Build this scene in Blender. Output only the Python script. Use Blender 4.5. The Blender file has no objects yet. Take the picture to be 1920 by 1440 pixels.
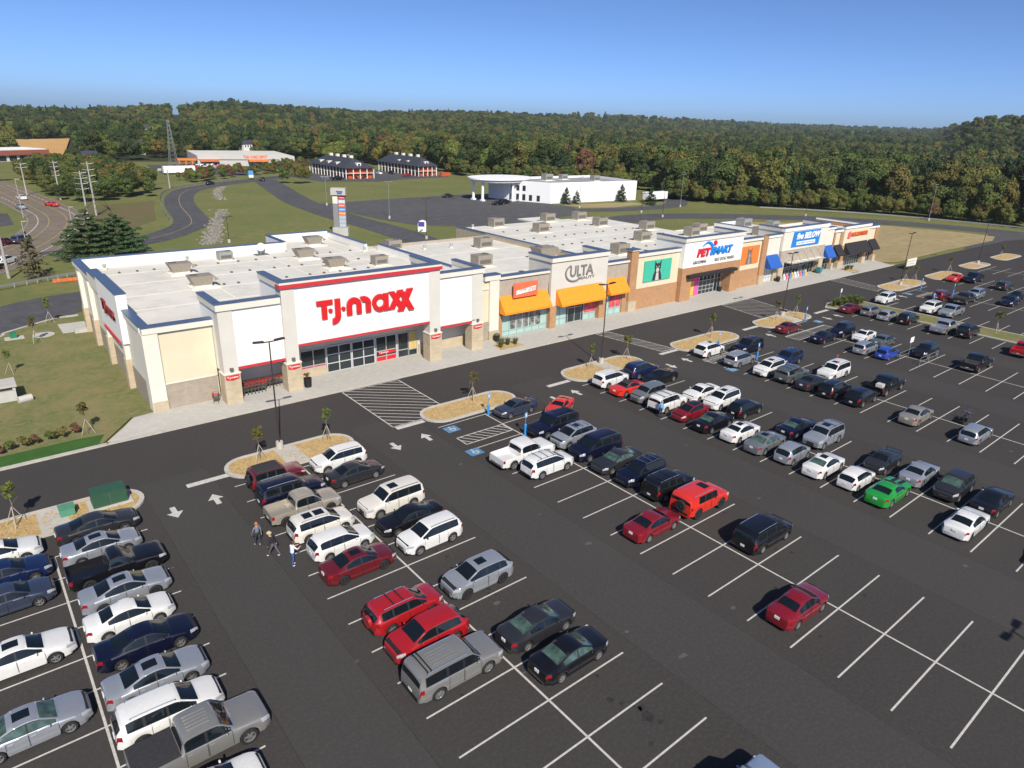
import bpy, bmesh, math, random
import numpy as np
from mathutils import Vector, Matrix

random.seed(7)
scene = bpy.context.scene
COL = scene.collection

# ------------------------------------------------------------------ camera
FPX, PITCH, ROLL, YAW, CAMH = 1281.3, math.radians(21.168), math.radians(1.8934), math.radians(39.652), 27.04
def cam_axes():
    cp, sp = math.cos(PITCH), math.sin(PITCH)
    f = Vector((math.sin(YAW) * cp, math.cos(YAW) * cp, -sp))
    r = Vector((math.cos(YAW), -math.sin(YAW), 0))
    u = r.cross(f)
    c, s = math.cos(ROLL), math.sin(ROLL)
    return f, c * r + s * u, -s * r + c * u
_f, _r, _u = cam_axes()
cam_data = bpy.data.cameras.new('camera')
cam_data.sensor_fit = 'HORIZONTAL'
cam_data.sensor_width = 36.0
cam_data.lens = 36.0 * FPX / 1920.0
cam_data.clip_start = 0.5
cam_data.clip_end = 20000
cam = bpy.data.objects.new('camera', cam_data)
cam.matrix_world = Matrix(((_r.x, _u.x, -_f.x, 0), (_r.y, _u.y, -_f.y, 0), (_r.z, _u.z, -_f.z, CAMH), (0, 0, 0, 1)))
COL.objects.link(cam)
scene.camera = cam

def in_view(x, y, z=0.0, m=0.06):
    d = Vector((x, y, z - CAMH))
    w = d.dot(_f)
    if w < 1: return False
    a = d.dot(_r) / w * FPX / 960.0; b = d.dot(_u) / w * FPX / 720.0
    return abs(a) < 1 + m and abs(b) < 1 + m

# ------------------------------------------------------------------ sky, sun, exposure
SUN_EL = math.radians(40.5)
SUN_AZ = math.radians(21.0 + 180.0)        # where the sun stands, clockwise from +Y
world = bpy.data.worlds.new('World')
scene.world = world
world.use_nodes = True
wn = world.node_tree.nodes; wl = world.node_tree.links
wn.clear()
sky = wn.new('ShaderNodeTexSky'); sky.sky_type = 'NISHITA'
sky.sun_disc = False
sky.sun_elevation = SUN_EL
sky.sun_rotation = SUN_AZ
sky.altitude = 600
sky.air_density = 0.40; sky.dust_density = 1.25; sky.ozone_density = 7.5
bg = wn.new('ShaderNodeBackground'); bg.inputs['Strength'].default_value = 0.122
wo = wn.new('ShaderNodeOutputWorld')
wl.new(sky.outputs['Color'], bg.inputs['Color']); wl.new(bg.outputs['Background'], wo.inputs['Surface'])
sun_data = bpy.data.lights.new('sun', 'SUN')
sun_data.energy = 4.2; sun_data.angle = math.radians(0.53); sun_data.color = (1.0, 0.93, 0.815)
sun = bpy.data.objects.new('sun', sun_data)
_sd = Vector((math.sin(SUN_AZ) * math.cos(SUN_EL), math.cos(SUN_AZ) * math.cos(SUN_EL), math.sin(SUN_EL)))
sun.rotation_euler = _sd.to_track_quat('Z', 'Y').to_euler()
sun.location = _sd * 200
COL.objects.link(sun)
scene.view_settings.view_transform = 'Standard'
scene.view_settings.look = 'None'
scene.view_settings.gamma = 1.0
scene.view_settings.use_curve_mapping = False
scene.view_settings.exposure = 0.40
scene.render.engine = 'CYCLES'
cy = scene.cycles
cy.use_denoising = True
cy.max_bounces = 6; cy.diffuse_bounces = 3; cy.glossy_bounces = 3; cy.transmission_bounces = 3
cy.transparent_max_bounces = 6; cy.volume_bounces = 1
cy.caustics_reflective = False; cy.caustics_refractive = False

# ------------------------------------------------------------------ materials
MATS = {}
def pm(name, c, rough=0.7, metal=0.0, var=0.12, scale=2.0, bump=0.0, bscale=30.0, coat=0.0, spec=0.4, objvar=0.0, detail=4.0):
    """principled material: base colour broken up by noise in object space"""
    if name in MATS: return MATS[name]
    m = bpy.data.materials.new(name); m.use_nodes = True
    nt = m.node_tree; b = nt.nodes['Principled BSDF']
    b.inputs['Roughness'].default_value = rough
    b.inputs['Metallic'].default_value = metal
    b.inputs['Coat Weight'].default_value = coat
    b.inputs['Coat Roughness'].default_value = 0.06
    b.inputs['Specular IOR Level'].default_value = spec
    c = tuple(c)
    tc = nt.nodes.new('ShaderNodeTexCoord')
    if var > 0:
        n = nt.nodes.new('ShaderNodeTexNoise'); n.inputs['Scale'].default_value = scale; n.inputs['Detail'].default_value = detail
        nt.links.new(tc.outputs['Object'], n.inputs['Vector'])
        r = nt.nodes.new('ShaderNodeValToRGB')
        r.color_ramp.elements[0].position = 0.3; r.color_ramp.elements[1].position = 0.72
        r.color_ramp.elements[0].color = tuple(max(0, v * (1 - var)) for v in c) + (1,)
        r.color_ramp.elements[1].color = tuple(min(1, v * (1 + var)) for v in c) + (1,)
        nt.links.new(n.outputs['Fac'], r.inputs['Fac'])
        out = r.outputs['Color']
        if objvar > 0:
            oi = nt.nodes.new('ShaderNodeObjectInfo')
            hs = nt.nodes.new('ShaderNodeHueSaturation')
            mr = nt.nodes.new('ShaderNodeMapRange')
            mr.inputs['To Min'].default_value = 1 - objvar; mr.inputs['To Max'].default_value = 1 + objvar
            nt.links.new(oi.outputs['Random'], mr.inputs['Value']); nt.links.new(mr.outputs['Result'], hs.inputs['Value'])
            nt.links.new(out, hs.inputs['Color']); out = hs.outputs['Color']
        nt.links.new(out, b.inputs['Base Color'])
    else:
        b.inputs['Base Color'].default_value = c + (1,)
    if bump > 0:
        n2 = nt.nodes.new('ShaderNodeTexNoise'); n2.inputs['Scale'].default_value = bscale; n2.inputs['Detail'].default_value = 3
        nt.links.new(tc.outputs['Object'], n2.inputs['Vector'])
        bp = nt.nodes.new('ShaderNodeBump'); bp.inputs['Strength'].default_value = bump; bp.inputs['Distance'].default_value = 0.05
        nt.links.new(n2.outputs['Fac'], bp.inputs['Height']); nt.links.new(bp.outputs['Normal'], b.inputs['Normal'])
    MATS[name] = m
    return m

def ground_mat(name, cols, s1, s2, rough=0.95, bump=0.3, bscale=8.0, stretch=(1, 1, 1)):
    """two noises of different size mixing three colours"""
    m = bpy.data.materials.new(name); m.use_nodes = True
    nt = m.node_tree; b = nt.nodes['Principled BSDF']
    b.inputs['Roughness'].default_value = rough; b.inputs['Specular IOR Level'].default_value = 0.15
    tc = nt.nodes.new('ShaderNodeTexCoord'); mp = nt.nodes.new('ShaderNodeMapping'); mp.inputs['Scale'].default_value = stretch
    nt.links.new(tc.outputs['Object'], mp.inputs['Vector'])
    def noise(sc, det=5):
        n = nt.nodes.new('ShaderNodeTexNoise'); n.inputs['Scale'].default_value = sc; n.inputs['Detail'].default_value = det
        n.inputs['Roughness'].default_value = 0.62
        nt.links.new(mp.outputs['Vector'], n.inputs['Vector']); return n
    a = noise(s1); c = noise(s2, 8)
    r = nt.nodes.new('ShaderNodeValToRGB'); r.color_ramp.elements[0].position = 0.36; r.color_ramp.elements[1].position = 0.64
    r.color_ramp.elements[0].color = cols[0] + (1,); r.color_ramp.elements[1].color = cols[1] + (1,)
    nt.links.new(a.outputs['Fac'], r.inputs['Fac'])
    mx = nt.nodes.new('ShaderNodeMix'); mx.data_type = 'RGBA'
    r2 = nt.nodes.new('ShaderNodeValToRGB'); r2.color_ramp.elements[0].position = 0.45; r2.color_ramp.elements[1].position = 0.7
    nt.links.new(c.outputs['Fac'], r2.inputs['Fac']); nt.links.new(r2.outputs['Color'], mx.inputs['Factor'])
    nt.links.new(r.outputs['Color'], mx.inputs['A']); mx.inputs['B'].default_value = cols[2] + (1,)
    nt.links.new(mx.outputs['Result'], b.inputs['Base Color'])
    bn = noise(bscale, 4); bp = nt.nodes.new('ShaderNodeBump'); bp.inputs['Strength'].default_value = bump; bp.inputs['Distance'].default_value = 0.08
    nt.links.new(bn.outputs['Fac'], bp.inputs['Height']); nt.links.new(bp.outputs['Normal'], b.inputs['Normal'])
    MATS[name] = m
    return m

def brick_mat(name, c1, c2, mortar, w=0.4, h=0.2, rough=0.85):
    m = bpy.data.materials.new(name); m.use_nodes = True
    nt = m.node_tree; b = nt.nodes['Principled BSDF']; b.inputs['Roughness'].default_value = rough; b.inputs['Specular IOR Level'].default_value = 0.2
    tc = nt.nodes.new('ShaderNodeTexCoord'); sp = nt.nodes.new('ShaderNodeSeparateXYZ'); cb = nt.nodes.new('ShaderNodeCombineXYZ')
    nt.links.new(tc.outputs['Object'], sp.inputs[0])
    ad = nt.nodes.new('ShaderNodeMath'); ad.operation = 'ADD'
    nt.links.new(sp.outputs['X'], ad.inputs[0]); nt.links.new(sp.outputs['Y'], ad.inputs[1])
    nt.links.new(ad.outputs[0], cb.inputs['X']); nt.links.new(sp.outputs['Z'], cb.inputs['Y'])
    br = nt.nodes.new('ShaderNodeTexBrick'); br.inputs['Color1'].default_value = c1 + (1,); br.inputs['Color2'].default_value = c2 + (1,)
    br.inputs['Mortar'].default_value = mortar + (1,); br.inputs['Scale'].default_value = 1.0
    br.inputs['Brick Width'].default_value = w; br.inputs['Row Height'].default_value = h; br.inputs['Mortar Size'].default_value = 0.012
    nt.links.new(cb.outputs[0], br.inputs['Vector'])
    n = nt.nodes.new('ShaderNodeTexNoise'); n.inputs['Scale'].default_value = 1.3; nt.links.new(tc.outputs['Object'], n.inputs['Vector'])
    hs = nt.nodes.new('ShaderNodeHueSaturation'); mr = nt.nodes.new('ShaderNodeMapRange')
    mr.inputs['To Min'].default_value = 0.8; mr.inputs['To Max'].default_value = 1.2
    nt.links.new(n.outputs['Fac'], mr.inputs['Value']); nt.links.new(mr.outputs['Result'], hs.inputs['Value']); nt.links.new(br.outputs['Color'], hs.inputs['Color'])
    nt.links.new(hs.outputs['Color'], b.inputs['Base Color'])
    bp = nt.nodes.new('ShaderNodeBump'); bp.inputs['Strength'].default_value = 0.4; bp.inputs['Distance'].default_value = 0.02; bp.invert = True
    nt.links.new(br.outputs['Fac'], bp.inputs['Height']); nt.links.new(bp.outputs['Normal'], b.inputs['Normal'])
    MATS[name] = m
    return m

def leaf_mat(name, c, var=0.35, trans=0.25):
    m = bpy.data.materials.new(name); m.use_nodes = True
    nt = m.node_tree; b = nt.nodes['Principled BSDF']; b.inputs['Roughness'].default_value = 0.75; b.inputs['Specular IOR Level'].default_value = 0.15
    oi = nt.nodes.new('ShaderNodeObjectInfo'); tc = nt.nodes.new('ShaderNodeTexCoord')
    n = nt.nodes.new('ShaderNodeTexNoise'); n.inputs['Scale'].default_value = 0.55; n.inputs['Detail'].default_value = 3
    nt.links.new(tc.outputs['Object'], n.inputs['Vector'])
    hs = nt.nodes.new('ShaderNodeHueSaturation'); hs.inputs['Color'].default_value = c + (1,)
    m1 = nt.nodes.new('ShaderNodeMapRange'); m1.inputs['To Min'].default_value = 0.475; m1.inputs['To Max'].default_value = 0.52
    m2 = nt.nodes.new('ShaderNodeMapRange'); m2.inputs['From Min'].default_value = 0.3; m2.inputs['From Max'].default_value = 0.7
    m2.inputs['To Min'].default_value = 1 - var; m2.inputs['To Max'].default_value = 1 + var
    nt.links.new(oi.outputs['Random'], m1.inputs['Value']); nt.links.new(m1.outputs['Result'], hs.inputs['Hue'])
    nt.links.new(n.outputs['Fac'], m2.inputs['Value']); nt.links.new(m2.outputs['Result'], hs.inputs['Value'])
    nt.links.new(hs.outputs['Color'], b.inputs['Base Color'])
    tr = nt.nodes.new('ShaderNodeBsdfTranslucent'); nt.links.new(hs.outputs['Color'], tr.inputs['Color'])
    mx = nt.nodes.new('ShaderNodeMixShader'); mx.inputs['Fac'].default_value = trans
    nt.links.new(b.outputs[0], mx.inputs[1]); nt.links.new(tr.outputs[0], mx.inputs[2])
    nt.links.new(mx.outputs[0], nt.nodes['Material Output'].inputs['Surface'])
    MATS[name] = m
    return m

# ------------------------------------------------------------------ mesh helpers
class MB:
    """collects shapes for one mesh object"""
    def __init__(s): s.v = []; s.f = []; s.m = []; s.mats = []
    def mi(s, mat):
        if mat not in s.mats: s.mats.append(mat)
        return s.mats.index(mat)
    def poly(s, pts, faces, mat):
        b = len(s.v); s.v += [tuple(p) for p in pts]; k = s.mi(mat)
        for f in faces: s.f.append([b + i for i in f]); s.m.append(k)
    def box(s, x0, x1, y0, y1, z0, z1, mat, rz=0.0, c=None):
        p = [(x, y, z) for z in (z0, z1) for y in (y0, y1) for x in (x0, x1)]
        if rz:
            cx, cy_ = c if c else ((x0 + x1) / 2, (y0 + y1) / 2); a, b_ = math.cos(rz), math.sin(rz)
            p = [(cx + (x - cx) * a - (y - cy_) * b_, cy_ + (x - cx) * b_ + (y - cy_) * a, z) for x, y, z in p]
        s.poly(p, [(0, 2, 3, 1), (4, 5, 7, 6), (0, 1, 5, 4), (2, 6, 7, 3), (0, 4, 6, 2), (1, 3, 7, 5)], mat)
    def cyl(s, p0, p1, r0, r1, mat, n=8, cap=True):
        p0 = Vector(p0); p1 = Vector(p1); d = (p1 - p0)
        if d.length < 1e-6: return
        d.normalize(); a = d.orthogonal().normalized(); b = d.cross(a)
        pts = []
        for q, r in ((p0, r0), (p1, r1)):
            for i in range(n):
                t = 2 * math.pi * i / n; pts.append(q + a * (r * math.cos(t)) + b * (r * math.sin(t)))
        fs = [(i, (i + 1) % n, n + (i + 1) % n, n + i) for i in range(n)]
        if cap: fs += [tuple(range(n - 1, -1, -1)), tuple(range(n, 2 * n))]
        s.poly(pts, fs, mat)
    def prism(s, outline, z0, z1, mat):
        n = len(outline)
        pts = [(x, y, z0) for x, y in outline] + [(x, y, z1) for x, y in outline]
        fs = [(i, (i + 1) % n, n + (i + 1) % n, n + i) for i in range(n)] + [tuple(range(n - 1, -1, -1)), tuple(range(n, 2 * n))]
        s.poly(pts, fs, mat)
    def blob(s, c, r, mat, nu=8, nv=6, jit=0.0):
        pts = [(c[0], c[1], c[2] - r[2])]
        for j in range(1, nv):
            t = -math.pi / 2 + math.pi * j / nv
            for i in range(nu):
                a = 2 * math.pi * i / nu; k = 1 + random.uniform(-jit, jit)
                pts.append((c[0] + r[0] * k * math.cos(t) * math.cos(a), c[1] + r[1] * k * math.cos(t) * math.sin(a), c[2] + r[2] * k * math.sin(t)))
        pts.append((c[0], c[1], c[2] + r[2])); fs = []
        for i in range(nu): fs.append((0, 1 + (i + 1) % nu, 1 + i))
        for j in range(nv - 2):
            for i in range(nu):
                a = 1 + j * nu + i; b = 1 + j * nu + (i + 1) % nu; fs.append((a, b, b + nu, a + nu))
        l = len(pts) - 1; o = 1 + (nv - 2) * nu
        for i in range(nu): fs.append((o + i, o + (i + 1) % nu, l))
        s.poly(pts, fs, mat)
    def mesh(s, name, smooth=False, off=(0, 0, 0), sharp=None):
        me = bpy.data.meshes.new(name)
        ox, oy, oz = off
        me.from_pydata([(x - ox, y - oy, z - oz) for x, y, z in s.v], [], s.f)
        for m in s.mats: me.materials.append(m)
        me.polygons.foreach_set('material_index', s.m)
        if smooth: me.polygons.foreach_set('use_smooth', [True] * len(me.polygons))
        me.update()
        if sharp: me.set_sharp_from_angle(angle=math.radians(sharp))
        return me
    def build(s, name, parent=None, smooth=False, sharp=None):
        off = tuple(parent_origin(parent)) if parent else (0, 0, 0)
        o = bpy.data.objects.new(name, s.mesh(name, smooth, off, sharp)); COL.objects.link(o)
        if parent: o.parent = parent
        return o

def parent_origin(p):
    v = Vector((0, 0, 0))
    while p is not None: v += p.location; p = p.parent
    return v

def new_obj(name, me, parent=None, loc=(0, 0, 0), rz=0.0, scale=None):
    o = bpy.data.objects.new(name, me); COL.objects.link(o)
    if parent: o.parent = parent
    o.location = loc
    if rz: o.rotation_euler = (0, 0, rz)
    if scale: o.scale = scale
    return o

def tag(o, label=None, cat=None, group=None, kind=None):
    if label: o['label'] = label
    if cat: o['category'] = cat
    if group: o['group'] = group
    if kind: o['kind'] = kind
    return o

def thing(name, label, cat, loc=(0, 0, 0), group=None, rz=0.0):
    o = bpy.data.objects.new(name, None); COL.objects.link(o)
    o.location = loc; o.rotation_euler = (0, 0, rz); o.empty_display_size = 0.3
    return tag(o, label, cat, group)

def copy_tree(o, parent=None):
    c = o.copy(); COL.objects.link(c); c.parent = parent
    for ch in list(o.children): copy_tree(ch, c)
    return c

def part_box(name, parent, x0, x1, y0, y1, z0, z1, mat):
    b = MB(); b.box(x0, x1, y0, y1, z0, z1, mat); return b.build(name, parent)

def smooth_path(pts, n=6):
    """Catmull-Rom through the points"""
    P = [Vector((p[0], p[1], 0)) for p in pts]; P = [2 * P[0] - P[1]] + P + [2 * P[-1] - P[-2]]; out = []
    for i in range(1, len(P) - 2):
        for k in range(n):
            t = k / n; a, b, c, d = P[i - 1:i + 3]
            out.append(0.5 * ((2 * b) + (c - a) * t + (2 * a - 5 * b + 4 * c - d) * t * t + (3 * b - a - 3 * c + d) * t ** 3))
    out.append(P[-2]); return out

def strip(name, left, right, z, mat, parent=None, n=6):
    L = smooth_path(left, n); R = smooth_path(right, n)
    m = max(len(L), len(R))
    def res(Q):
        return [Q[min(len(Q) - 1, round(i * (len(Q) - 1) / (m - 1)))] for i in range(m)]
    L, R = res(L), res(R); b = MB()
    b.poly([(p.x, p.y, z) for p in L] + [(p.x, p.y, z) for p in R], [(i, m + i, m + i + 1, i + 1) for i in range(m - 1)], mat)
    return b.build(name, parent)

def path_strip(name, pts, w, z, mat, parent=None, n=6, off=0.0):
    Q = smooth_path(pts, n); b = MB(); A = []; B = []
    for i, p in enumerate(Q):
        d = (Q[min(i + 1, len(Q) - 1)] - Q[max(i - 1, 0)]).normalized(); s = Vector((d.y, -d.x, 0))
        A.append(p + s * (off - w / 2)); B.append(p + s * (off + w / 2))
    m = len(Q)
    b.poly([(p.x, p.y, z) for p in A] + [(p.x, p.y, z) for p in B], [(i, i + 1, m + i + 1, m + i) for i in range(m - 1)], mat)
    return b.build(name, parent)
def flat(name, outline, z, mat, parent=None):
    b = MB(); b.poly([(x, y, z) for x, y in outline], [tuple(range(len(outline)))], mat); return b.build(name, parent)
# ------------------------------------------------------------------ cars
def paint(name, c, metal=0.0, rough=0.32, coat=1.0):
    return pm('paint_' + name, c, rough=rough, metal=metal, var=0.04, scale=6, coat=coat, spec=0.5)
PAINT = {
    'white': paint('white', (0.70, 0.70, 0.685)), 'pearl': paint('pearl', (0.66, 0.635, 0.57)),
    'silver': paint('silver', (0.40, 0.425, 0.465), 0.5, 0.30), 'tan': paint('tan', (0.42, 0.38, 0.31), 0.4, 0.36),
    'pewter': paint('pewter', (0.30, 0.295, 0.28), 0.45, 0.32), 'gold': paint('gold', (0.40, 0.36, 0.30), 0.5, 0.35), 'grey': paint('grey', (0.22, 0.23, 0.24), 0.45, 0.33),
    'charcoal': paint('charcoal', (0.038, 0.039, 0.045), 0.4, 0.3, .6), 'black': paint('black', (0.006, 0.006, 0.008), 0.0, .3, .5),
    'navy': paint('navy', (0.006, 0.008, 0.026), 0.2, 0.28, .6), 'blue': paint('blue', (0.018, 0.07, 0.46), 0.2, 0.3),
    'steel': paint('steel', (0.055, 0.070, 0.115), 0.45, 0.3), 'deepblue': paint('deepblue', (0.010, 0.022, 0.085), 0.3, 0.3),
    'maroon': paint('maroon', (0.15, 0.010, 0.016), 0.25, 0.3), 'red': paint('red', (0.34, 0.010, 0.014)), 'cherry': paint('cherry', (0.215, 0.008, 0.016), 0.15, 0.3),
    'brightred': paint('brightred', (0.62, 0.030, 0.018)), 'green': paint('green', (0.02, 0.33, 0.045), 0.2, 0.3),
    'greengrey': paint('greengrey', (0.12, 0.15, 0.155), 0.4, 0.33), 'lightblue': paint('lightblue', (0.36, 0.45, 0.60), 0.5, 0.33),
}
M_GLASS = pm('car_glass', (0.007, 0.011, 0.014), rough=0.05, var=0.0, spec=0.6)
M_GLASS2 = pm('car_glass_green_glare', (0.055, 0.095, 0.080), rough=0.06, var=0.5, scale=2.5, spec=0.6)  # paler green glass; on some cars its colour stands in for sky reflections
M_TYRE = pm('tyre_rubber', (0.018, 0.018, 0.018), rough=0.9, var=0.2)
M_RIM = pm('alloy_rim', (0.52, 0.52, 0.53), rough=0.35, metal=0.8, var=0.05)
M_RIMD = pm('dark_rim', (0.06, 0.06, 0.065), rough=0.4, metal=0.6, var=0.05)
M_BLACK = pm('black_trim', (0.016, 0.016, 0.017), rough=0.65, var=0.15)
M_CLOTH = pm('soft_top_fabric', (0.03, 0.03, 0.034), rough=0.95, var=0.2, scale=8)
M_CHROME = pm('chrome_trim', (0.62, 0.62, 0.64), rough=0.2, metal=0.9, var=0.0)
M_HEAD = pm('headlight_lens', (0.36, 0.38, 0.40), rough=0.12, var=0.15, scale=12, spec=0.8)
M_TAIL = pm('taillight_lens', (0.24, 0.008, 0.012), rough=0.18, var=0.15, scale=9, spec=0.7)
M_AMBER = pm('amber_lens', (0.55, 0.20, 0.03), rough=0.2, var=0.1)
M_PLATE = pm('licence_plate', (0.66, 0.67, 0.66), rough=0.5, var=0.1, scale=10)
M_SHADE = pm('sun_shade', (0.42, 0.50, 0.42), rough=0.7, var=0.4, scale=5)

def wheel_meshes(R, wd, dark, spokes):
    n = 22; b = MB()
    prof = [(R * 0.66, -wd * .46), (R * 0.90, -wd / 2), (R * 0.985, -wd * .40), (R, -wd * .2), (R, wd * .2), (R * 0.985, wd * .40), (R * 0.90, wd / 2), (R * 0.66, wd * .46)]
    pts = []; k = len(prof)
    for i in range(n):
        a = 2 * math.pi * i / n
        for r, y in prof: pts.append((r * math.cos(a), y, r * math.sin(a)))
    fs = []
    for i in range(n):
        for j in range(k - 1):
            p = i * k + j; q = ((i + 1) % n) * k + j; fs.append((p, q, q + 1, p + 1))
    b.poly(pts, fs, M_TYRE); tyre = b.mesh('wheel', True, sharp=50)
    m = M_RIMD if dark else M_RIM
    b = MB(); r0 = R * 0.67
    b.cyl((0, -wd * .1, 0), (0, wd * .12, 0), r0, r0, M_BLACK, 18)
    for i in range(n):
        pass
    ring = []; nn = 18
    for i in range(nn):
        a = 2 * math.pi * i / nn
        for r, y in ((r0 * 1.02, wd * .44), (r0 * 0.9, wd * .40), (r0 * 0.86, wd * .1)): ring.append((r * math.cos(a), y, r * math.sin(a)))
    b.poly(ring, [(3 * i + j, 3 * ((i + 1) % nn) + j, 3 * ((i + 1) % nn) + j + 1, 3 * i + j + 1) for i in range(nn) for j in range(2)], m)
    for i in range(spokes):
        a = 2 * math.pi * i / spokes; ca, sa = math.cos(a), math.sin(a)
        q = []
        for y in (wd * .14, wd * .34):
            for (rr, t) in ((0.03, R * .11), (r0 * .93, R * .07)):
                for s in (-1, 1): q.append((ca * rr - sa * s * t, y + (0.03 if rr < .1 and y > wd * .2 else 0), sa * rr + ca * s * t))
        b.poly(q, [(4, 5, 7, 6), (0, 4, 6, 2), (1, 3, 7, 5), (2, 6, 7, 3)], m)
    b.cyl((0, wd * .1, 0), (0, wd * .42, 0), R * .16, R * .13, m, 10)
    return tyre, b.mesh('rim', False)

def chaikin(P):
    Q = [P[0]]
    for a, b in zip(P[:-1], P[1:]):
        Q.append((a[0] * .75 + b[0] * .25, a[1] * .75 + b[1] * .25)); Q.append((a[0] * .25 + b[0] * .75, a[1] * .25 + b[1] * .75))
    Q.append(P[-1]); return Q

class CarType:
    def __init__(s, name, L, W, H, R, belt, hood, nose, cowl, head, rroof, tail, wb=None, zb=0.22, roofw=0.66, rf=0.34, x0f=0.75, rr=0.26,
                 x0r=0.6, split=None, sidewin=None, deck=None, glass_base=None, tail_top=None, bed=None, open_bed=False, doors=None,
                 rails=False, bars=False, sunroof=None, cladding=False, spare=False, flat_glass=False, spokes=5, dark_rims=False, tumble=1.0,
                 wagon_windows=True, soft=None, taillow=False, spoiler=False, grille_h=0.11, ribs=False):
        s.__dict__.update(locals()); s.wb = wb or L * 0.575
        s.xw = (s.wb / 2 + (0.03 if tail != 'truck' else 0.05), -s.wb / 2 + 0.03)
        h = L / 2
        if tail == 'notch':
            P = [(-h, .52), (-h + .03, deck - .20), (-h + .09, deck - .04), (-h + .24, deck), (glass_base, deck + .03), (rroof - .12, H - .11), (rroof + .15, H - .03)]
        elif tail == 'hatch':
            P = [(-h, .48), (-h + .02, belt - .28), (-h + .05, belt + .02), (tail_top - .05, H - .20), (tail_top + .08, H - .06), (tail_top + .35, H - .015)]
        else:
            P = [(-h, .60), (-h + .012, belt - .05), (-h + .03, belt + .02), (bed - .03, belt + .025), (bed, belt + .10), (bed + .10, H - .16), (bed + .20, H - .05), (bed + .45, H - .01)]
        P += [((P[-1][0] + head) / 2, H), (head - .22, H - .015), (head, H - .06), (cowl, hood + .035), (cowl + .22, hood), (h - .42, nose + .09), (h - .18, nose + .02), (h - .06, nose - .05), (h - .012, nose - .18), (h, nose - .32)]
        if tail != 'truck': P = chaikin(P)
        else:
            P = chaikin(P)
        xs, zs = [], []
        for x, z in P:
            if not xs or x > xs[-1] + 1e-4: xs.append(x); zs.append(z)
        s.px = np.array(xs); s.pz = np.array(zs)
        S = set(np.arange(-h, h, .12).tolist() + [h - .001, h]) | set(xs)
        for xw in s.xw:
            for k in range(10):
                S.add(xw + (R + .05) * math.cos(math.pi * k / 9.0))
            S.add(xw + R + .053); S.add(xw - R - .053)
        if open_bed:
            S |= {-h + .07, -h + .08, bed - .045, bed - .055}
        S = sorted(v for v in S if -h <= v <= h); T = [S[0]]
        for v in S[1:]:
            if v - T[-1] > .006: T.append(v)
        s.stations = T
        s.meshes()
    def top(s, x): return float(np.interp(x, s.px, s.pz))
    def sec(s, x):
        h = s.L / 2; W2 = s.W / 2
        zt = s.top(x)
        if x > s.cowl: bz = s.belt + (s.nose - .02 - s.belt) * ((x - s.cowl) / (h - s.cowl)) ** 1.2
        else: bz = s.belt + .04 * (s.cowl - x) / s.L
        zs_ = min(bz, zt - .025)
        ax = abs(x); x0 = h - (s.x0f if x > 0 else s.x0r); k = s.rf if x > 0 else s.rr
        w = W2 * (1 - k * max(0.0, (ax - x0) / (h - x0)) ** 2.4)
        g = max(0.0, min(1.0, (zt - zs_) / (s.H - s.belt)))
        zb = s.zb + (0.08 if ax > h - .25 else 0)
        for xw in s.xw:
            d = abs(x - xw)
            if d < s.R + .05: zb = max(zb, s.R + math.sqrt((s.R + .05) ** 2 - d * d))
        zb = min(zb, zs_ - .06)
        gb = w - .05 * s.tumble - .02
        wr = min(s.roofw * (s.W / 2) / 0.91, gb)
        gy = gb * .90 + (wr - gb * .90) * g
        ez = zs_ + (zt - zs_) * (.55 + .38 * g)
        rows = [(w - .10, zb), (w - .02, zb + .02), (w, zb + .38 * (zs_ - zb)), (w, zb + .72 * (zs_ - zb)), (w - .025, zs_),
                (gb, zs_ + .22 * (zt - zs_) * (1 - g) + .02 * g), (gy, ez), (gy * .55, zt - .22 * (zt - ez)), (0, zt)]
        if s.open_bed and -h + .075 < x < s.bed - .05:
            fl = s.belt - .33
            rows[5] = (w - .09, zs_); rows[6] = (w - .10, fl); rows[7] = ((w - .1) * .5, fl); rows[8] = (0, fl)
        return rows
    def pt(s, x, v, side=1):
        r = s.sec(x); i = min(7, int(v)); t = v - i
        y = r[i][0] * (1 - t) + r[i + 1][0] * t; z = r[i][1] * (1 - t) + r[i + 1][1] * t
        return Vector((x, y * side, z))
    def npt(s, x, v, side, off):
        e = .02; v0 = max(0.0, v - .04); v1 = min(8.0, v + .04)
        a = s.pt(x + e, v, side) - s.pt(x - e, v, side); b = s.pt(x, v1, side) - s.pt(x, v0, side)
        n = a.cross(b) * side
        if n.length < 1e-9: n = Vector((0, side, 0))
        n.normalize(); p = s.pt(x, v, side)
        if n.dot(p - Vector((x * .8, 0, .5))) < 0: n = -n
        return p + n * off
    def patch(s, name, x0, x1, v0, v1, side, mat, off=.008, nx=6, nv=3, xfun=None, both=False):
        b = MB(); G = []
        V = [v0 + (v1 - v0) * j / nv for j in range(nv + 1)]
        cols = [(v, 1) for v in V] + ([(v, -1) for v in reversed(V[:-1])] if both else [])
        if not both: cols = [(v, side) for v in V]
        for i in range(nx + 1):
            for j, (v, sd) in enumerate(cols):
                t = i / nx; xa, xb = (x0, x1) if xfun is None else xfun((v - v0) / (v1 - v0))
                G.append(s.npt(xa + (xb - xa) * t, v, sd, off))
        m = len(cols)
        b.poly(G, [(i * m + j, (i + 1) * m + j, (i + 1) * m + j + 1, i * m + j + 1) for i in range(nx) for j in range(m - 1)], mat)
        return b.mesh(name, True)
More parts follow.
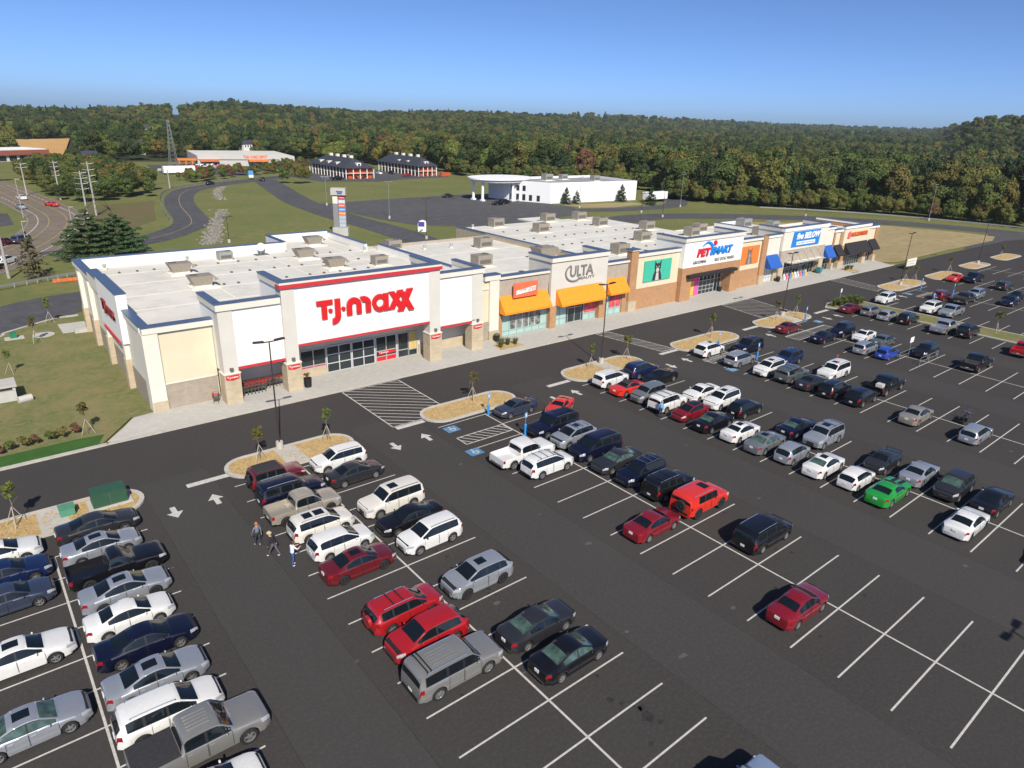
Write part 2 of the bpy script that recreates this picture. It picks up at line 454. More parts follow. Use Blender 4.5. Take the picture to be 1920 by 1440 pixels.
    def meshes(s):
        h = s.L / 2; P = PAINT['white']; out = []
        n = 9; secs = [(x, s.sec(x)) for x in s.stations]; pts = []
        for x, r in secs:
            pts += [(x, y, z) for y, z in r] + [(x, -y, z) for y, z in reversed(r[:-1])]
        m = 2 * n - 1; b = MB(); fs = []
        for i in range(len(secs) - 1):
            for j in range(m - 1): fs.append((i * m + j, i * m + j + 1, (i + 1) * m + j + 1, (i + 1) * m + j))
        fs.append(tuple(range(m - 1, -1, -1))); o = (len(secs) - 1) * m; fs.append(tuple(range(o, o + m)))
        b.poly(pts, fs, P); me = b.mesh('body', True, sharp=52)
        out.append(('body', me, 'paint', (0, 0, 0), []))
        b = MB(); b.box(-h + .12, h - .12, -s.W / 2 + .26, s.W / 2 - .26, s.zb - .03, s.belt - .1 if not s.open_bed else .56, M_BLACK)
        b.box(-h + .5, h - .5, -s.W / 2 + .12, s.W / 2 - .12, s.zb - .01, s.zb + .06, M_BLACK)
        if s.cladding or s.tail == 'truck':
            b.box(h - .16, h - .01, -s.W * .36, s.W * .36, s.zb + .06, s.zb + .22, M_BLACK); b.box(-h + .01 - .03, -h + .2, -s.W * .37, s.W * .37, s.zb + .08, s.zb + .26, M_BLACK if s.cladding else M_CHROME)
        out.append(('underbody', b.mesh('underbody'), None, (0, 0, 0), []))
        # glass
        def ws(t): return (s.head + .05, s.cowl - .05)
        out.append(('windshield', s.patch('windshield', s.head + .03, s.cowl - .06, 6.22, 8, 1, M_GLASS, .010, 6, 3, both=True), 'glass', (0, 0, 0), []))
        if s.tail == 'notch': rg = (s.glass_base + .06, s.rroof - .10)
        elif s.tail == 'hatch': rg = (-h + .065, s.tail_top - .06)
        else: rg = (s.bed - .004, s.bed + .09)
        out.append(('rear_window', s.patch('rear_window', rg[0], rg[1], 6.25 if s.tail != 'hatch' else 6.05, 8, 1, M_GLASS, .010, 5, 3, both=True), 'rear', (0, 0, 0), []))
        for side in (1, -1):
            xs0 = min(q[0] for q in s.split) - .05; xs1 = max(q[1] for q in s.split) + .05
            out.append(('window_trim', s.patch('window_trim', xs0, xs1, 5.03, 5.93, side, M_BLACK, .004, 14, 3), None, (0, 0, 0), []))
            for a, c in s.split:
                out.append(('side_window', s.patch('side_window', a, c, 5.10, 5.86, side, M_GLASS, .008, 7, 3), 'side', (0, 0, 0), []))
            for a, c in s.doors:
                dm = s.patch('door', a, c, 1.35, 3.98, side, P, .006, 4, 6)
                hb = MB(); p = s.npt(a + .16, 3.3, side, .02); hb.box(p.x - .10, p.x + .10, p.y - .02, p.y + .02, p.z - .022, p.z + .022, P)
                out.append(('door', dm, 'paint', (0, 0, 0), [('handle', hb.mesh('handle'), 'paint')]))
            gp = MB()
            for xg in sorted({round(q, 3) for d_ in s.doors for q in (d_[0] - .02, d_[1] + .02)}):
                L_ = [s.npt(xg, 1.3 + (4.95 - 1.3) * i / 6, side, .005) for i in range(7)]
                gp.poly([tuple(p + Vector((e, 0, 0))) for p in L_ for e in (-.011, .011)], [(2 * i, 2 * i + 1, 2 * i + 3, 2 * i + 2) for i in range(6)], M_BLACK)
            out.append(('panel_gap', gp.mesh('panel_gap'), None, (0, 0, 0), []))
            mb = MB(); mx = s.cowl - .42; p = s.pt(mx, 5, side)
            mb.blob((p.x, p.y + side * .11, p.z + .05), (.055, .10, .065), P, 8, 6); mb.box(p.x - .04, p.x + .04, min(p.y - side * .02, p.y + side * .1), max(p.y - side * .02, p.y + side * .1), p.z + .0, p.z + .04, M_BLACK)
            out.append(('mirror', mb.mesh('mirror', True, sharp=50), 'paint', (0, 0, 0), []))
            out.append(('headlight', s.patch('headlight', h - .46, h - .05, 3.05, 4.35, side, M_HEAD, .010, 6, 3), None, (0, 0, 0), []))
            if s.tail == 'truck': tl = (-h + .02, -h + .20, 2.6, 3.9)
            elif s.tail == 'hatch': tl = (-h + .02, -h + .26, 2.9, 4.0) if not s.taillow else (-h + .02, -h + .2, 2.2, 3.2)
            else: tl = (-h + .03, -h + .30, 3.1, 4.15)
            out.append(('taillight', s.patch('taillight', tl[0], tl[1], tl[2], tl[3], side, M_TAIL, .010, 4, 3), None, (0, 0, 0), []))
            for k, xw in enumerate(s.xw):
                out.append(('wheel', 'W', None, (xw, side * (s.W / 2 - .125), s.R), side))
            if s.rails:
                rb = MB(); xa, xb = s.rails
                q = [s.npt(xa + (xb - xa) * t / 5, 6.25, side, .05) for t in range(6)]
                for a, c in zip(q[:-1], q[1:]): rb.cyl(a, c, .022, .022, M_BLACK if s.rails_dark else M_CHROME, 5)
                for qq in (q[0], q[-1]): rb.cyl(qq, qq + Vector((0, 0, -.06)), .022, .022, M_BLACK, 5)
                out.append(('roof_rail', rb.mesh('roof_rail'), None, (0, 0, 0), []))
        if s.bars:
            for xb in s.bars:
                rb = MB(); y = s.roofw - .06
                rb.box(xb - .03, xb + .03, -y, y, s.top(xb) + .05, s.top(xb) + .075, M_BLACK)
                for sd in (-1, 1): rb.box(xb - .03, xb + .03, sd * y - .03, sd * y + .03, s.top(xb) - .06, s.top(xb) + .05, M_BLACK)
                out.append(('roof_bar', rb.mesh('roof_bar'), None, (0, 0, 0), []))
        if s.ribs:
            for j in range(5):
                y = -.42 + .21 * j; rb = MB(); rb.box(s.ribs[0], s.ribs[1], y - .012, y + .012, s.top(sum(s.ribs) / 2) - .05, s.top(sum(s.ribs) / 2) + .014, P)
                out.append(('roof_rib', rb.mesh('roof_rib'), 'paint', (0, 0, 0), []))
        gb = MB(); zc = s.nose - .31 - s.grille_h / 2
        gb.box(h - .05, h + .006, -s.W * .17, s.W * .17, zc - s.grille_h / 2, zc + s.grille_h / 2, M_BLACK)
        gb.box(h - .05, h + .012, -s.W * .16, s.W * .16, zc - .018, zc + .018, M_CHROME)
        gb.box(h - .05, h + .005, -s.W * .20, s.W * .20, s.zb + .10, s.zb + .20, M_BLACK)
        out.append(('grille', gb.mesh('grille'), None, (0, 0, 0), []))
        pb = MB(); pz = (s.deck - .28) if s.tail == 'notch' else .62
        pb.box(-h - .012, -h + .06, -.155, .155, pz - .08, pz + .08, M_PLATE)
        out.append(('licence_plate', pb.mesh('licence_plate'), None, (0, 0, 0), []))
        if s.soft:
            out.append(('soft_top', s.patch('soft_top', s.soft[0], s.soft[1], 5.06, 8, 1, M_CLOTH, .006, 12, 6, both=True), None, (0, 0, 0), []))
        if s.spare:
            out.append(('spare_wheel', 'S', None, (-h - .10, -.12, s.belt - .05), []))
        if s.spoiler:
            sb = MB(); xx = -h + .16; z = s.top(xx)
            sb.box(xx - .1, xx + .1, -s.W * .38, s.W * .38, z + .14, z + .17, P)
            for sd in (-1, 1): sb.box(xx - .06, xx + .06, sd * s.W * .35 - .02, sd * s.W * .35 + .02, z - .03, z + .14, P)
            out.append(('spoiler', sb.mesh('spoiler'), 'paint', (0, 0, 0), []))
        s.wheel = wheel_meshes(s.R, .22 if s.tail != 'truck' else .26, s.dark_rims, s.spokes)
        s.parts = out
        s.roof_patch = {}
    def sunroof_mesh(s, a, c, wide=0.55):
        k = (a, c, wide)
        if k not in s.roof_patch: s.roof_patch[k] = s.patch('sunroof', a, c, 8 - 1.55 * wide, 8, 1, M_GLASS, .008, 3, 2, both=True)
        return s.roof_patch[k]
    def top_patch(s, name, a, c, v0, mat, off=.02):
        k = (name, a, c, v0, mat.name)
        if k not in s.roof_patch: s.roof_patch[k] = s.patch(name, a, c, v0, 8, 1, mat, off, 6, 3, both=True)
        return s.roof_patch[k]
CarType.rails_dark = False

CT = {}
CT['sedan'] = CarType('sedan', 4.82, 1.83, 1.46, .33, .93, 1.0, .80, 1.12, .38, -.72, 'notch', deck=1.06, glass_base=-1.58, split=[(-.08, .92), (-1.12, -.16)], doors=[(-.10, 1.02), (-.96, -.15)], roofw=.60)
CT['compact'] = CarType('compact', 4.52, 1.77, 1.44, .31, .92, .98, .80, 1.10, .34, -.72, 'notch', deck=1.07, glass_base=-1.48, split=[(-.10, .90), (-1.10, -.18)], doors=[(-.12, .96), (-.90, -.17)], roofw=.58)
CT['winged'] = CarType('winged', 4.52, 1.77, 1.42, .31, .92, .98, .78, 1.10, .34, -.72, 'notch', deck=1.05, glass_base=-1.48, split=[(-.10, .90), (-1.10, -.18)], doors=[(-.12, .96), (-.90, -.17)], roofw=.58, spoiler=True)
CT['coupe'] = CarType('coupe', 4.78, 1.90, 1.37, .36, .96, 1.02, .84, .92, .16, -.80, 'notch', deck=1.06, glass_base=-1.70, split=[(-.62, .72)], doors=[(-.55, .90)], roofw=.58, tumble=1.5, spoiler=False, dark_rims=False)
CT['convertible'] = CarType('convertible', 4.60, 1.80, 1.36, .33, .90, .96, .76, 1.05, .34, -.62, 'notch', deck=1.00, glass_base=-1.30, split=[(-.45, .86)], doors=[(-.45, 1.0)], roofw=.56, soft=(-1.30, .36))
CT['hatch'] = CarType('hatch', 3.95, 1.70, 1.52, .30, .95, 1.02, .82, 1.08, .28, 0, 'hatch', tail_top=-1.52, split=[(-.14, .88), (-.98, -.22), (-1.36, -1.06)], doors=[(-.16, .88), (-.80, -.22)], roofw=.60, wb=2.46)
CT['liftback'] = CarType('liftback', 4.48, 1.75, 1.49, .31, .94, 1.0, .78, 1.25, .30, 0, 'hatch', tail_top=-1.35, split=[(-.14, 1.02), (-1.05, -.22)], doors=[(-.16, 1.0), (-.92, -.22)], roofw=.58)
CT['wagon'] = CarType('wagon', 4.42, 1.77, 1.55, .32, .96, 1.02, .84, 1.10, .30, 0, 'hatch', tail_top=-1.82, split=[(-.12, .90), (-1.0, -.20), (-1.70, -1.10)], doors=[(-.14, .96), (-.88, -.20)], roofw=.60)
CT['crossover'] = CarType('crossover', 4.60, 1.86, 1.69, .36, 1.06, 1.13, .94, 1.22, .42, 0, 'hatch', tail_top=-1.98, split=[(-.10, 1.0), (-1.06, -.20), (-1.78, -1.18)], doors=[(-.12, .96), (-.86, -.20)], roofw=.64, cladding=True, rails=(-1.6, .25), zb=.27)
CT['sleek'] = CarType('sleek', 4.72, 1.89, 1.68, .38, 1.10, 1.15, .94, 1.32, .45, 0, 'hatch', tail_top=-1.72, split=[(-.10, 1.06), (-1.10, -.20), (-1.66, -1.22)], doors=[(-.12, 1.0), (-.92, -.20)], roofw=.63, cladding=True, zb=.27)
CT['boxsuv'] = CarType('boxsuv', 4.55, 1.85, 1.80, .37, 1.12, 1.20, 1.04, 1.02, .48, 0, 'hatch', tail_top=-2.10, split=[(-.06, .80), (-.92, -.16), (-1.95, -1.05)], doors=[(-.08, .88), (-.82, -.16)], roofw=.72, cladding=True, rails=(-1.8, .3), bars=(-1.5, -.5), rf=.2, x0f=.45, rr=.12, x0r=.35, zb=.32, tumble=.6, grille_h=.26)
CT['bigsuv'] = CarType('bigsuv', 5.10, 2.0, 1.92, .39, 1.16, 1.22, 1.05, 1.20, .62, 0, 'hatch', tail_top=-2.36, split=[(.06, .98), (-.86, -.04), (-2.12, -1.0)], doors=[(.04, 1.02), (-.86, -.04)], roofw=.78, cladding=True, rails=(-2.0, .35), bars=(-1.95, -1.75), rf=.2, x0f=.45, rr=.1, x0r=.3, zb=.33, tumble=.6, grille_h=.24, ribs=(-1.5, -.2))
CT['luxsuv'] = CarType('luxsuv', 4.80, 1.90, 1.86, .38, 1.12, 1.19, 1.02, 1.12, .50, 0, 'hatch', tail_top=-2.20, split=[(-.04, .90), (-.94, -.14), (-2.02, -1.08)], doors=[(-.06, .96), (-.86, -.14)], roofw=.72, rails=(-1.9, .3), rf=.24, x0f=.5, rr=.14, x0r=.4, zb=.30, tumble=.7, grille_h=.24)
CT['minivan'] = CarType('minivan', 5.12, 2.0, 1.76, .34, 1.06, 1.14, .92, 1.55, .60, 0, 'hatch', tail_top=-2.32, split=[(.10, 1.25), (-1.10, 0.0), (-2.12, -1.20)], doors=[(.08, 1.10), (-1.0, 0.0)], roofw=.74, rails=(-2.0, .2), rr=.14, x0r=.4)
CT['boxcar'] = CarType('boxcar', 4.12, 1.80, 1.66, .34, 1.05, 1.12, .92, 1.10, .52, 0, 'hatch', tail_top=-1.86, split=[(-.06, .90), (-.92, -.14), (-1.70, -1.02)], doors=[(-.08, .86), (-.80, -.14)], roofw=.70, rr=.14, x0r=.35, tumble=.8)
CT['wrangler'] = CarType('wrangler', 4.15, 1.87, 1.82, .41, 1.10, 1.16, 1.04, .62, .42, 0, 'hatch', tail_top=-1.86, split=[(-.22, .52), (-.86, -.32), (-1.76, -.96)], doors=[(-.24, .56), (-.80, -.30)], roofw=.76, rf=.22, x0f=.4, rr=.06, x0r=.25, zb=.42, tumble=.4, cladding=True, soft=(-2.02, .40), spare=True, dark_rims=True, wb=2.6)
CT['hummer'] = CarType('hummer', 4.75, 1.99, 1.95, .43, 1.20, 1.26, 1.12, .92, .70, 0, 'hatch', tail_top=-2.26, split=[(.14, .76), (-.56, .02), (-1.36, -.76)], doors=[(.10, .84), (-.66, .0)], roofw=.80, rf=.14, x0f=.35, rr=.05, x0r=.25, zb=.44, tumble=.4, cladding=True, spare=True, dark_rims=True, rails=(-1.9, .4))
CT['singlecab'] = CarType('singlecab', 5.30, 1.93, 1.74, .38, 1.08, 1.14, 1.0, .92, .32, 0, 'truck', bed=-.55, open_bed=True, split=[(-.42, .72)], doors=[(-.40, .90)], roofw=.70, rf=.2, x0f=.45, rr=.05, x0r=.3, zb=.36, wb=3.3, tumble=.6, grille_h=.22)
CT['crewcab'] = CarType('crewcab', 5.75, 2.0, 1.88, .41, 1.16, 1.24, 1.08, 1.30, .70, 0, 'truck', bed=-.95, open_bed=True, split=[(.14, 1.08), (-.78, .02)], doors=[(.12, 1.12), (-.80, .04)], roofw=.76, rf=.2, x0f=.45, rr=.05, x0r=.3, zb=.38, wb=3.55, tumble=.6, grille_h=.26)
CT['covered'] = CarType('covered', 5.75, 2.0, 1.88, .41, 1.16, 1.24, 1.08, 1.30, .70, 0, 'truck', bed=-.95, open_bed=False, split=[(.14, 1.08), (-.78, .02)], doors=[(.12, 1.12), (-.80, .04)], roofw=.76, rf=.2, x0f=.45, rr=.05, x0r=.3, zb=.38, wb=3.55, tumble=.6, grille_h=.26, ribs=(-.55, .4))
CT['shortbed'] = CarType('shortbed', 5.2, 1.86, 1.80, .37, 1.10, 1.18, 1.02, 1.22, .62, 0, 'truck', bed=-.85, open_bed=True, split=[(.10, 1.0), (-.70, -.02)], doors=[(.08, 1.02), (-.72, .0)], roofw=.70, rf=.2, x0f=.45, rr=.05, x0r=.3, zb=.36, wb=3.25, tumble=.6, cladding=True, ribs=(-.5, .35))

WORD = {'sedan': 'sedan', 'compact': 'compact sedan', 'winged': 'sedan', 'coupe': 'coupe', 'convertible': 'convertible', 'hatch': 'hatchback', 'liftback': 'hatchback',
        'wagon': 'wagon', 'crossover': 'crossover', 'sleek': 'crossover', 'boxsuv': 'SUV', 'bigsuv': 'large SUV', 'luxsuv': 'SUV', 'minivan': 'minivan',
        'boxcar': 'boxy hatchback', 'wrangler': 'open jeep', 'hummer': 'boxy SUV', 'singlecab': 'pickup', 'crewcab': 'crew cab pickup', 'covered': 'pickup', 'shortbed': 'pickup'}
CWORD = {'pearl': 'cream white', 'charcoal': 'charcoal', 'steel': 'slate blue', 'deepblue': 'deep blue', 'navy': 'navy', 'maroon': 'dark red', 'cherry': 'dark red', 'brightred': 'bright red', 'greengrey': 'green grey', 'gold': 'gold beige', 'lightblue': 'pale blue'}

ALT = {}
def alt_rim(t):
    k = (t.R, t.tail)
    if k not in ALT:
        wd = .22 if t.tail != 'truck' else .26
        ALT[k] = [wheel_meshes(t.R, wd, False, 10)[1], wheel_meshes(t.R, wd, True, 5)[1], wheel_meshes(t.R, wd, False, 7)[1]]
    return random.choice(ALT[k])
def add_car(kind, colour, x, y, facing, label, name=None, group='cars parked in the lot', opts='', cat=None, z=0.0, rz=None, sc=1.0):
    t = CT[kind]; a = (0 if facing > 0 else math.pi) + random.uniform(-.018, .018)
    if rz is not None: a = rz
    word = 'pickup_truck' if t.tail == 'truck' else 'parked_car'
    root = thing(name or word, label, cat or ('pickup truck' if t.tail == 'truck' else 'car'), (x, y, z), group, a)
    k1, k2 = random.uniform(.965, 1.03), random.uniform(.965, 1.035); root.scale = (sc * k1, sc, sc * k2)
    rim2 = t.wheel[1] if random.random() < .55 else alt_rim(t)
    pt_ = PAINT[colour]
    shade = 's' in opts
    for nm, me, mk, loc, kids in t.parts:
        if me == 'W':
            side = kids
            w = new_obj('wheel', t.wheel[0], root, loc, 0 if side > 0 else math.pi)
            r = bpy.data.objects.new('rim', rim2); COL.objects.link(r); r.parent = w
            continue
        if me == 'S':
            w = new_obj('spare_wheel', t.wheel[0], root, loc, math.pi / 2)
            r = bpy.data.objects.new('rim', t.wheel[1]); COL.objects.link(r); r.parent = w
            continue
        if nm == 'soft_top' and 'h' in opts: continue
        o = new_obj(nm, me, root, loc)
        if mk == 'paint':
            sl = o.material_slots[0]; sl.link = 'OBJECT'; sl.material = M_BLACK if (nm == 'mirror' and 'k' in opts) else pt_
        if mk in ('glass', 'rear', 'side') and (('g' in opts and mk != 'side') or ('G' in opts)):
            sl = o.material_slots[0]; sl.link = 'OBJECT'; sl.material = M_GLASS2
        if isinstance(kids, list):
            for kn, km, kk in kids:
                q = new_obj(kn, km, o)
                if kk == 'paint': q.material_slots[0].link = 'OBJECT'; q.material_slots[0].material = pt_
    hx = t.head
    if 'u' in opts: new_obj('sunroof', t.sunroof_mesh(hx - .95, hx - .28), root)
    if 'p' in opts:
        new_obj('sunroof', t.sunroof_mesh(hx - .95, hx - .25, .62), root); new_obj('sunroof', t.sunroof_mesh(hx - 1.75, hx - 1.12, .62), root)
    if 't' in opts: new_obj('bed_cover', t.top_patch('bed_cover', -t.L / 2 + .05, t.bed - .03, 5.0, M_CLOTH, .03), root)
    return root
# ------------------------------------------------------------------ ground, roads, lot
M_ASPH = ground_mat('lot_asphalt', [(0.0455, 0.0415, 0.0402), (0.0550, 0.0505, 0.0490), (0.0610, 0.0570, 0.0555)], 0.03, 5.0, rough=0.92, bump=0.3, bscale=16)
M_ASPH2 = ground_mat('old_asphalt', [(0.075, 0.075, 0.080), (0.092, 0.092, 0.096), (0.125, 0.123, 0.122)], 0.03, 0.30, rough=0.95, bump=0.2, bscale=9, stretch=(1, 3, 1))
M_ROAD = ground_mat('road_asphalt', [(0.070, 0.070, 0.078), (0.088, 0.088, 0.095), (0.110, 0.108, 0.108)], 0.08, 0.5, rough=0.95)
M_HWAY = ground_mat('highway_surface', [(0.185, 0.150, 0.112), (0.215, 0.178, 0.138), (0.160, 0.132, 0.105)], 0.06, 0.4, rough=0.95)
M_GRASS = ground_mat('dry_grass', [(0.140, 0.155, 0.050), (0.192, 0.180, 0.068), (0.112, 0.142, 0.044)], 0.045, 0.5, bump=0.7, bscale=5)
M_LAWN = ground_mat('lawn_grass', [(0.215, 0.188, 0.082), (0.120, 0.152, 0.048), (0.235, 0.198, 0.105)], 0.22, 1.6, bump=0.9, bscale=7)
M_SOD = ground_mat('sod_grass', [(0.040, 0.105, 0.022), (0.052, 0.130, 0.028), (0.048, 0.110, 0.026)], 0.5, 3.0, bump=0.8, bscale=10)
M_DIRT = ground_mat('bare_dirt', [(0.31, 0.240, 0.125), (0.37, 0.290, 0.165), (0.25, 0.220, 0.095)], 0.05, 0.25, bump=0.5, bscale=3, stretch=(1, 1.8, 1))
M_CLAY = ground_mat('orange_clay', [(0.54, 0.335, 0.125), (0.50, 0.27, 0.10), (0.56, 0.38, 0.16)], 0.02, 0.1)
M_BRUSH = ground_mat('weedy_slope', [(0.15, 0.115, 0.058), (0.11, 0.125, 0.045), (0.17, 0.120, 0.068)], 0.06, 0.4, bump=1.0, bscale=1.5)
M_HILL = ground_mat('wood_floor', [(0.030, 0.042, 0.016), (0.045, 0.050, 0.020), (0.060, 0.048, 0.022)], 0.01, 0.08, bump=1.0, bscale=0.15)
M_CONC = ground_mat('concrete', [(0.42, 0.41, 0.375), (0.47, 0.455, 0.42), (0.50, 0.485, 0.45)], 0.25, 1.4, rough=0.9, bump=0.08)
M_KERB = ground_mat('kerb_concrete', [(0.44, 0.42, 0.375), (0.50, 0.475, 0.42), (0.38, 0.36, 0.32)], 0.3, 2.2, rough=0.9, bump=0.15)
M_GRAVEL = ground_mat('tan_gravel', [(0.46, 0.32, 0.14), (0.55, 0.41, 0.21), (0.34, 0.22, 0.09)], 1.2, 5.0, bump=1.0, bscale=9)
M_ROCK = ground_mat('ditch_rock', [(0.22, 0.21, 0.18), (0.30, 0.28, 0.24), (0.15, 0.14, 0.12)], 0.6, 2.0, bump=1.0, bscale=3)
M_LINE = pm('line_paint', (0.50, 0.485, 0.45), rough=0.8, var=0.16, scale=4)
M_YLINE = pm('yellow_paint', (0.42, 0.30, 0.12), rough=0.8, var=0.2, scale=3)
M_BLUEP = pm('blue_paint', (0.085, 0.22, 0.38), rough=0.8, var=0.2, scale=3)

def ridge(az):
    """(radius, tree-top height) of the skyline at an azimuth in degrees"""
    A = [-40, 0, 4, 7.6, 10, 14.5, 18, 21, 28, 36.5, 42.7, 47, 53, 57.5, 64, 69, 70.2, 71.3, 72.7, 76, 85, 110]
    R = [1500, 1500, 1450, 1400, 1450, 1500, 1500, 1600, 1800, 1900, 2000, 2300, 3000, 3600, 3900, 3900, 2200, 1300, 1250, 1250, 1400, 1800]
    E = [-.2, -.35, -.42, -.40, -.22, .10, .48, .32, .12, .42, .33, .30, .26, .16, .13, .10, .35, .80, 1.08, 1.05, .6, .2]
    r = float(np.interp(az, A, R)); e = float(np.interp(az, A, E))
    return r, 27.0 + r * math.tan(math.radians(e)) - 15.0
def terrain_z(x, y):
    r = math.hypot(x, y); az = math.degrees(math.atan2(x, y))
    R, h = ridge(az)
    r0 = 430.0
    if r <= r0: return 0.0
    t = (r - r0) / (R - r0)
    if t <= 1:
        ex = float(np.interp(az, [18, 36, 46, 69, 70.5], [1.25, 1.6, 4.0, 5.0, 1.6]))
        return (h + 4) * (t ** ex) - 4 * min(1, (r - r0) / 150.0) + 2.5 * math.sin(x * .006 + 1) * math.sin(y * .005) * min(1, t * 3) * (1 - t)
    return h - 20.0 * min(1.0, (r - R) / 900.0)

b = MB(); azs = [a for a in np.arange(-180, -12, 8)] + [a for a in np.arange(-12, 92, 1.0)] + [a for a in np.arange(92, 180.1, 8)]
rad = [0.5, 120, 300, 430, 480, 540, 620, 720, 840, 980, 1120, 1250, 1400, 1500, 1650, 1800, 1950, 2100, 2400, 2800, 3200, 3600, 3900, 4150, 4400]
V = []
for r in rad:
    for a in azs:
        x = r * math.sin(math.radians(a)); y = r * math.cos(math.radians(a)); V.append((x, y, terrain_z(x, y) - 0.06))
n = len(azs); F = [(j * n + i, j * n + i + 1, (j + 1) * n + i + 1, (j + 1) * n + i) for j in range(len(rad) - 1) for i in range(n - 1)]
Fg = [f for k, f in enumerate(F) if k // (n - 1) < 3]; Fh = [f for k, f in enumerate(F) if k // (n - 1) >= 3]
b.poly(V, Fg, M_GRASS); kk = b.mi(M_HILL)
for f in Fh: b.f.append(f[::-1][::-1]); b.m.append(kk)
terrain = tag(b.build('terrain', smooth=True), kind='structure')

lot = tag(flat('parking_lot', [(-80, -70), (240, -70), (242, 58), (225, 61.5), (190, 62.0), (158, 62.1), (-80, 62.2)], 0.0, M_ASPH), kind='structure')
M_LOTB = M_ASPH
pad = tag(flat('dirt_ground', [(158, 66), (163, 63.5), (190, 64), (222, 63.5), (232, 66), (232, 74), (226, 92), (206, 110), (185, 122), (158, 112)], 0.03, M_DIRT), kind='structure')
tag(path_strip('road', [(-90, 70), (-40, 92), (0, 108), (14, 117), (60, 121), (110, 126), (145, 138), (176, 141), (214, 119), (237, 92), (247, 62), (250, 20), (250, -40)], 12, -0.02, M_ROAD, n=8), kind='structure')
tag(path_strip('road', [(200, 57), (226, 60), (246, 66)], 12, -0.012, M_ROAD), kind='structure')
tag(flat('old_parking_lot', [(92, 212), (120, 216), (156, 219), (163, 186), (167, 174), (160, 158), (128, 150), (110, 149), (97, 160), (94, 172), (93, 195)], -0.03, M_ASPH2), kind='structure')
tag(path_strip('road', [(158, 165), (172, 160), (190, 158), (206, 160), (222, 172), (236, 188)], 8, -0.035, M_ROAD), kind='structure')
KRB = smooth_path([(-39, 83.5), (-2, 99.5), (3.2, 103.8), (8.6, 107.6), (11.5, 108.2)], 8)
bk_ = MB()
for p_, q_ in zip(KRB[:-1], KRB[1:]):
    d_ = (q_ - p_).normalized(); n_ = Vector((-d_.y, d_.x, 0)) * .2
    bk_.prism([(p_ - n_)[:2], (q_ - n_)[:2], (q_ + n_)[:2], (p_ + n_)[:2]], -.05, .125, M_KERB)
tag(bk_.build('kerb'), kind='structure')
drive = tag(path_strip('road', [(14, 157), (31, 165.5), (40, 174), (49, 190), (55.5, 225), (62.5, 252), (71, 270), (86, 286), (105, 300), (124, 314), (150, 330)], 8.5, -0.025, M_ROAD, n=8), kind='structure')
path_strip('centre_line', [(31, 165.5), (40, 174), (49, 190), (55.5, 225), (62.5, 252), (71, 270), (86, 286)], .14, -0.015, M_YLINE, n=8).parent = drive
tag(path_strip('road', [(108, 298), (93.5, 235), (89.5, 213), (87, 182), (87, 161), (86, 143), (84, 122)], 9.5, -0.015, M_ROAD, n=8), kind='structure')
hway = tag(path_strip('highway', [(-40, 96), (-14, 128), (2, 150), (13, 172), (20, 195), (22.5, 215), (21.5, 235), (18.5, 270), (15, 305), (8, 360)], 13.5, -0.03, M_HWAY, n=8), kind='structure')
HP = [(-40, 96), (-14, 128), (2, 150), (13, 172), (20, 195), (22.5, 215), (21.5, 235), (18.5, 270), (15, 305)]
M_FAINT = pm('worn_line_paint', (0.32, 0.29, 0.26), var=.2)
for off, mt in ((-6.3, M_FAINT), (6.3, M_FAINT), (-1.9, M_YLINE), (1.9, M_YLINE)):
    path_strip('lane_line', HP, .16, -0.015, mt, n=8, off=off).parent = hway
Q = smooth_path(HP, 30)
for off in (-4.2, 4.2):
    for i in range(0, len(Q) - 2, 4):
        d = (Q[i + 1] - Q[i]).normalized(); s_ = Vector((d.y, -d.x, 0)); p = Q[i] + s_ * off
        bb = MB(); q = [p + s_ * .12, p - s_ * .12, p + d * 3 - s_ * .12, p + d * 3 + s_ * .12]
        bb.poly([(v.x, v.y, -0.014) for v in q], [(0, 1, 2, 3)], M_LINE); bb.build('lane_dash', hway)
tag(flat('weed_slope', [(24, 180), (33, 184), (42, 196), (48, 224), (52, 240), (34, 234), (29, 226), (30, 205)], -0.045, M_BRUSH), kind='structure')
tag(flat('old_parking_lot', [(127, 284), (150, 276), (165, 282), (196, 288), (196, 330), (150, 345), (124, 308)], -0.04, M_ROAD), kind='structure')
tag(flat('old_parking_lot', [(78, 340), (105, 322), (150, 372), (112, 400), (84, 396)], -0.045, M_ROAD), kind='structure')
tag(flat('old_parking_lot', [(8, 200), (12.5, 203), (13, 225), (6, 232), (-6, 210)], -0.04, M_ROAD), kind='structure')
cb_ = MB(); G_ = []
for i in range(13):
    t_ = i / 12.0; xa = 41 + (50 - 41) * t_; xb = 53 + (102 - 53) * t_; yy_ = 440 + (735 - 440) * t_
    for j in range(7):
        x_ = xa + (xb - xa) * j / 6.0; G_.append((x_, yy_ + 4 * j * t_, terrain_z(x_, yy_ + 4 * j * t_) + .5 + 1.5 * t_))
cb_.poly(G_, [(i * 7 + j, i * 7 + j + 1, (i + 1) * 7 + j + 1, (i + 1) * 7 + j) for i in range(12) for j in range(6)], M_CLAY)
tag(cb_.build('clay_slope', smooth=True), kind='structure')
def rocks(name, pts, w):
    Q = smooth_path(pts, 8); bb = MB()
    for i in range(len(Q) - 1):
        for k in range(int(w * 7)):
            t = random.random(); p = Q[i].lerp(Q[i + 1], t); d = (Q[i + 1] - Q[i]).normalized(); s_ = Vector((d.y, -d.x, 0))
            c = p + s_ * random.gauss(0, w * .3); r = random.uniform(.2, .55)
            bb.blob((c.x, c.y, 0), (r, r * random.uniform(.7, 1.2), r * .5), M_ROCK, 5, 3, .3)
    return tag(bb.build(name), kind='stuff')
rocks('ditch_stones', [(63.2, 210.4), (53, 183.5), (47.5, 167.4), (43, 155.2)], 3.2)
rocks('ditch_stones', [(84.2, 275.5), (76, 258), (70, 234)], 2.4)

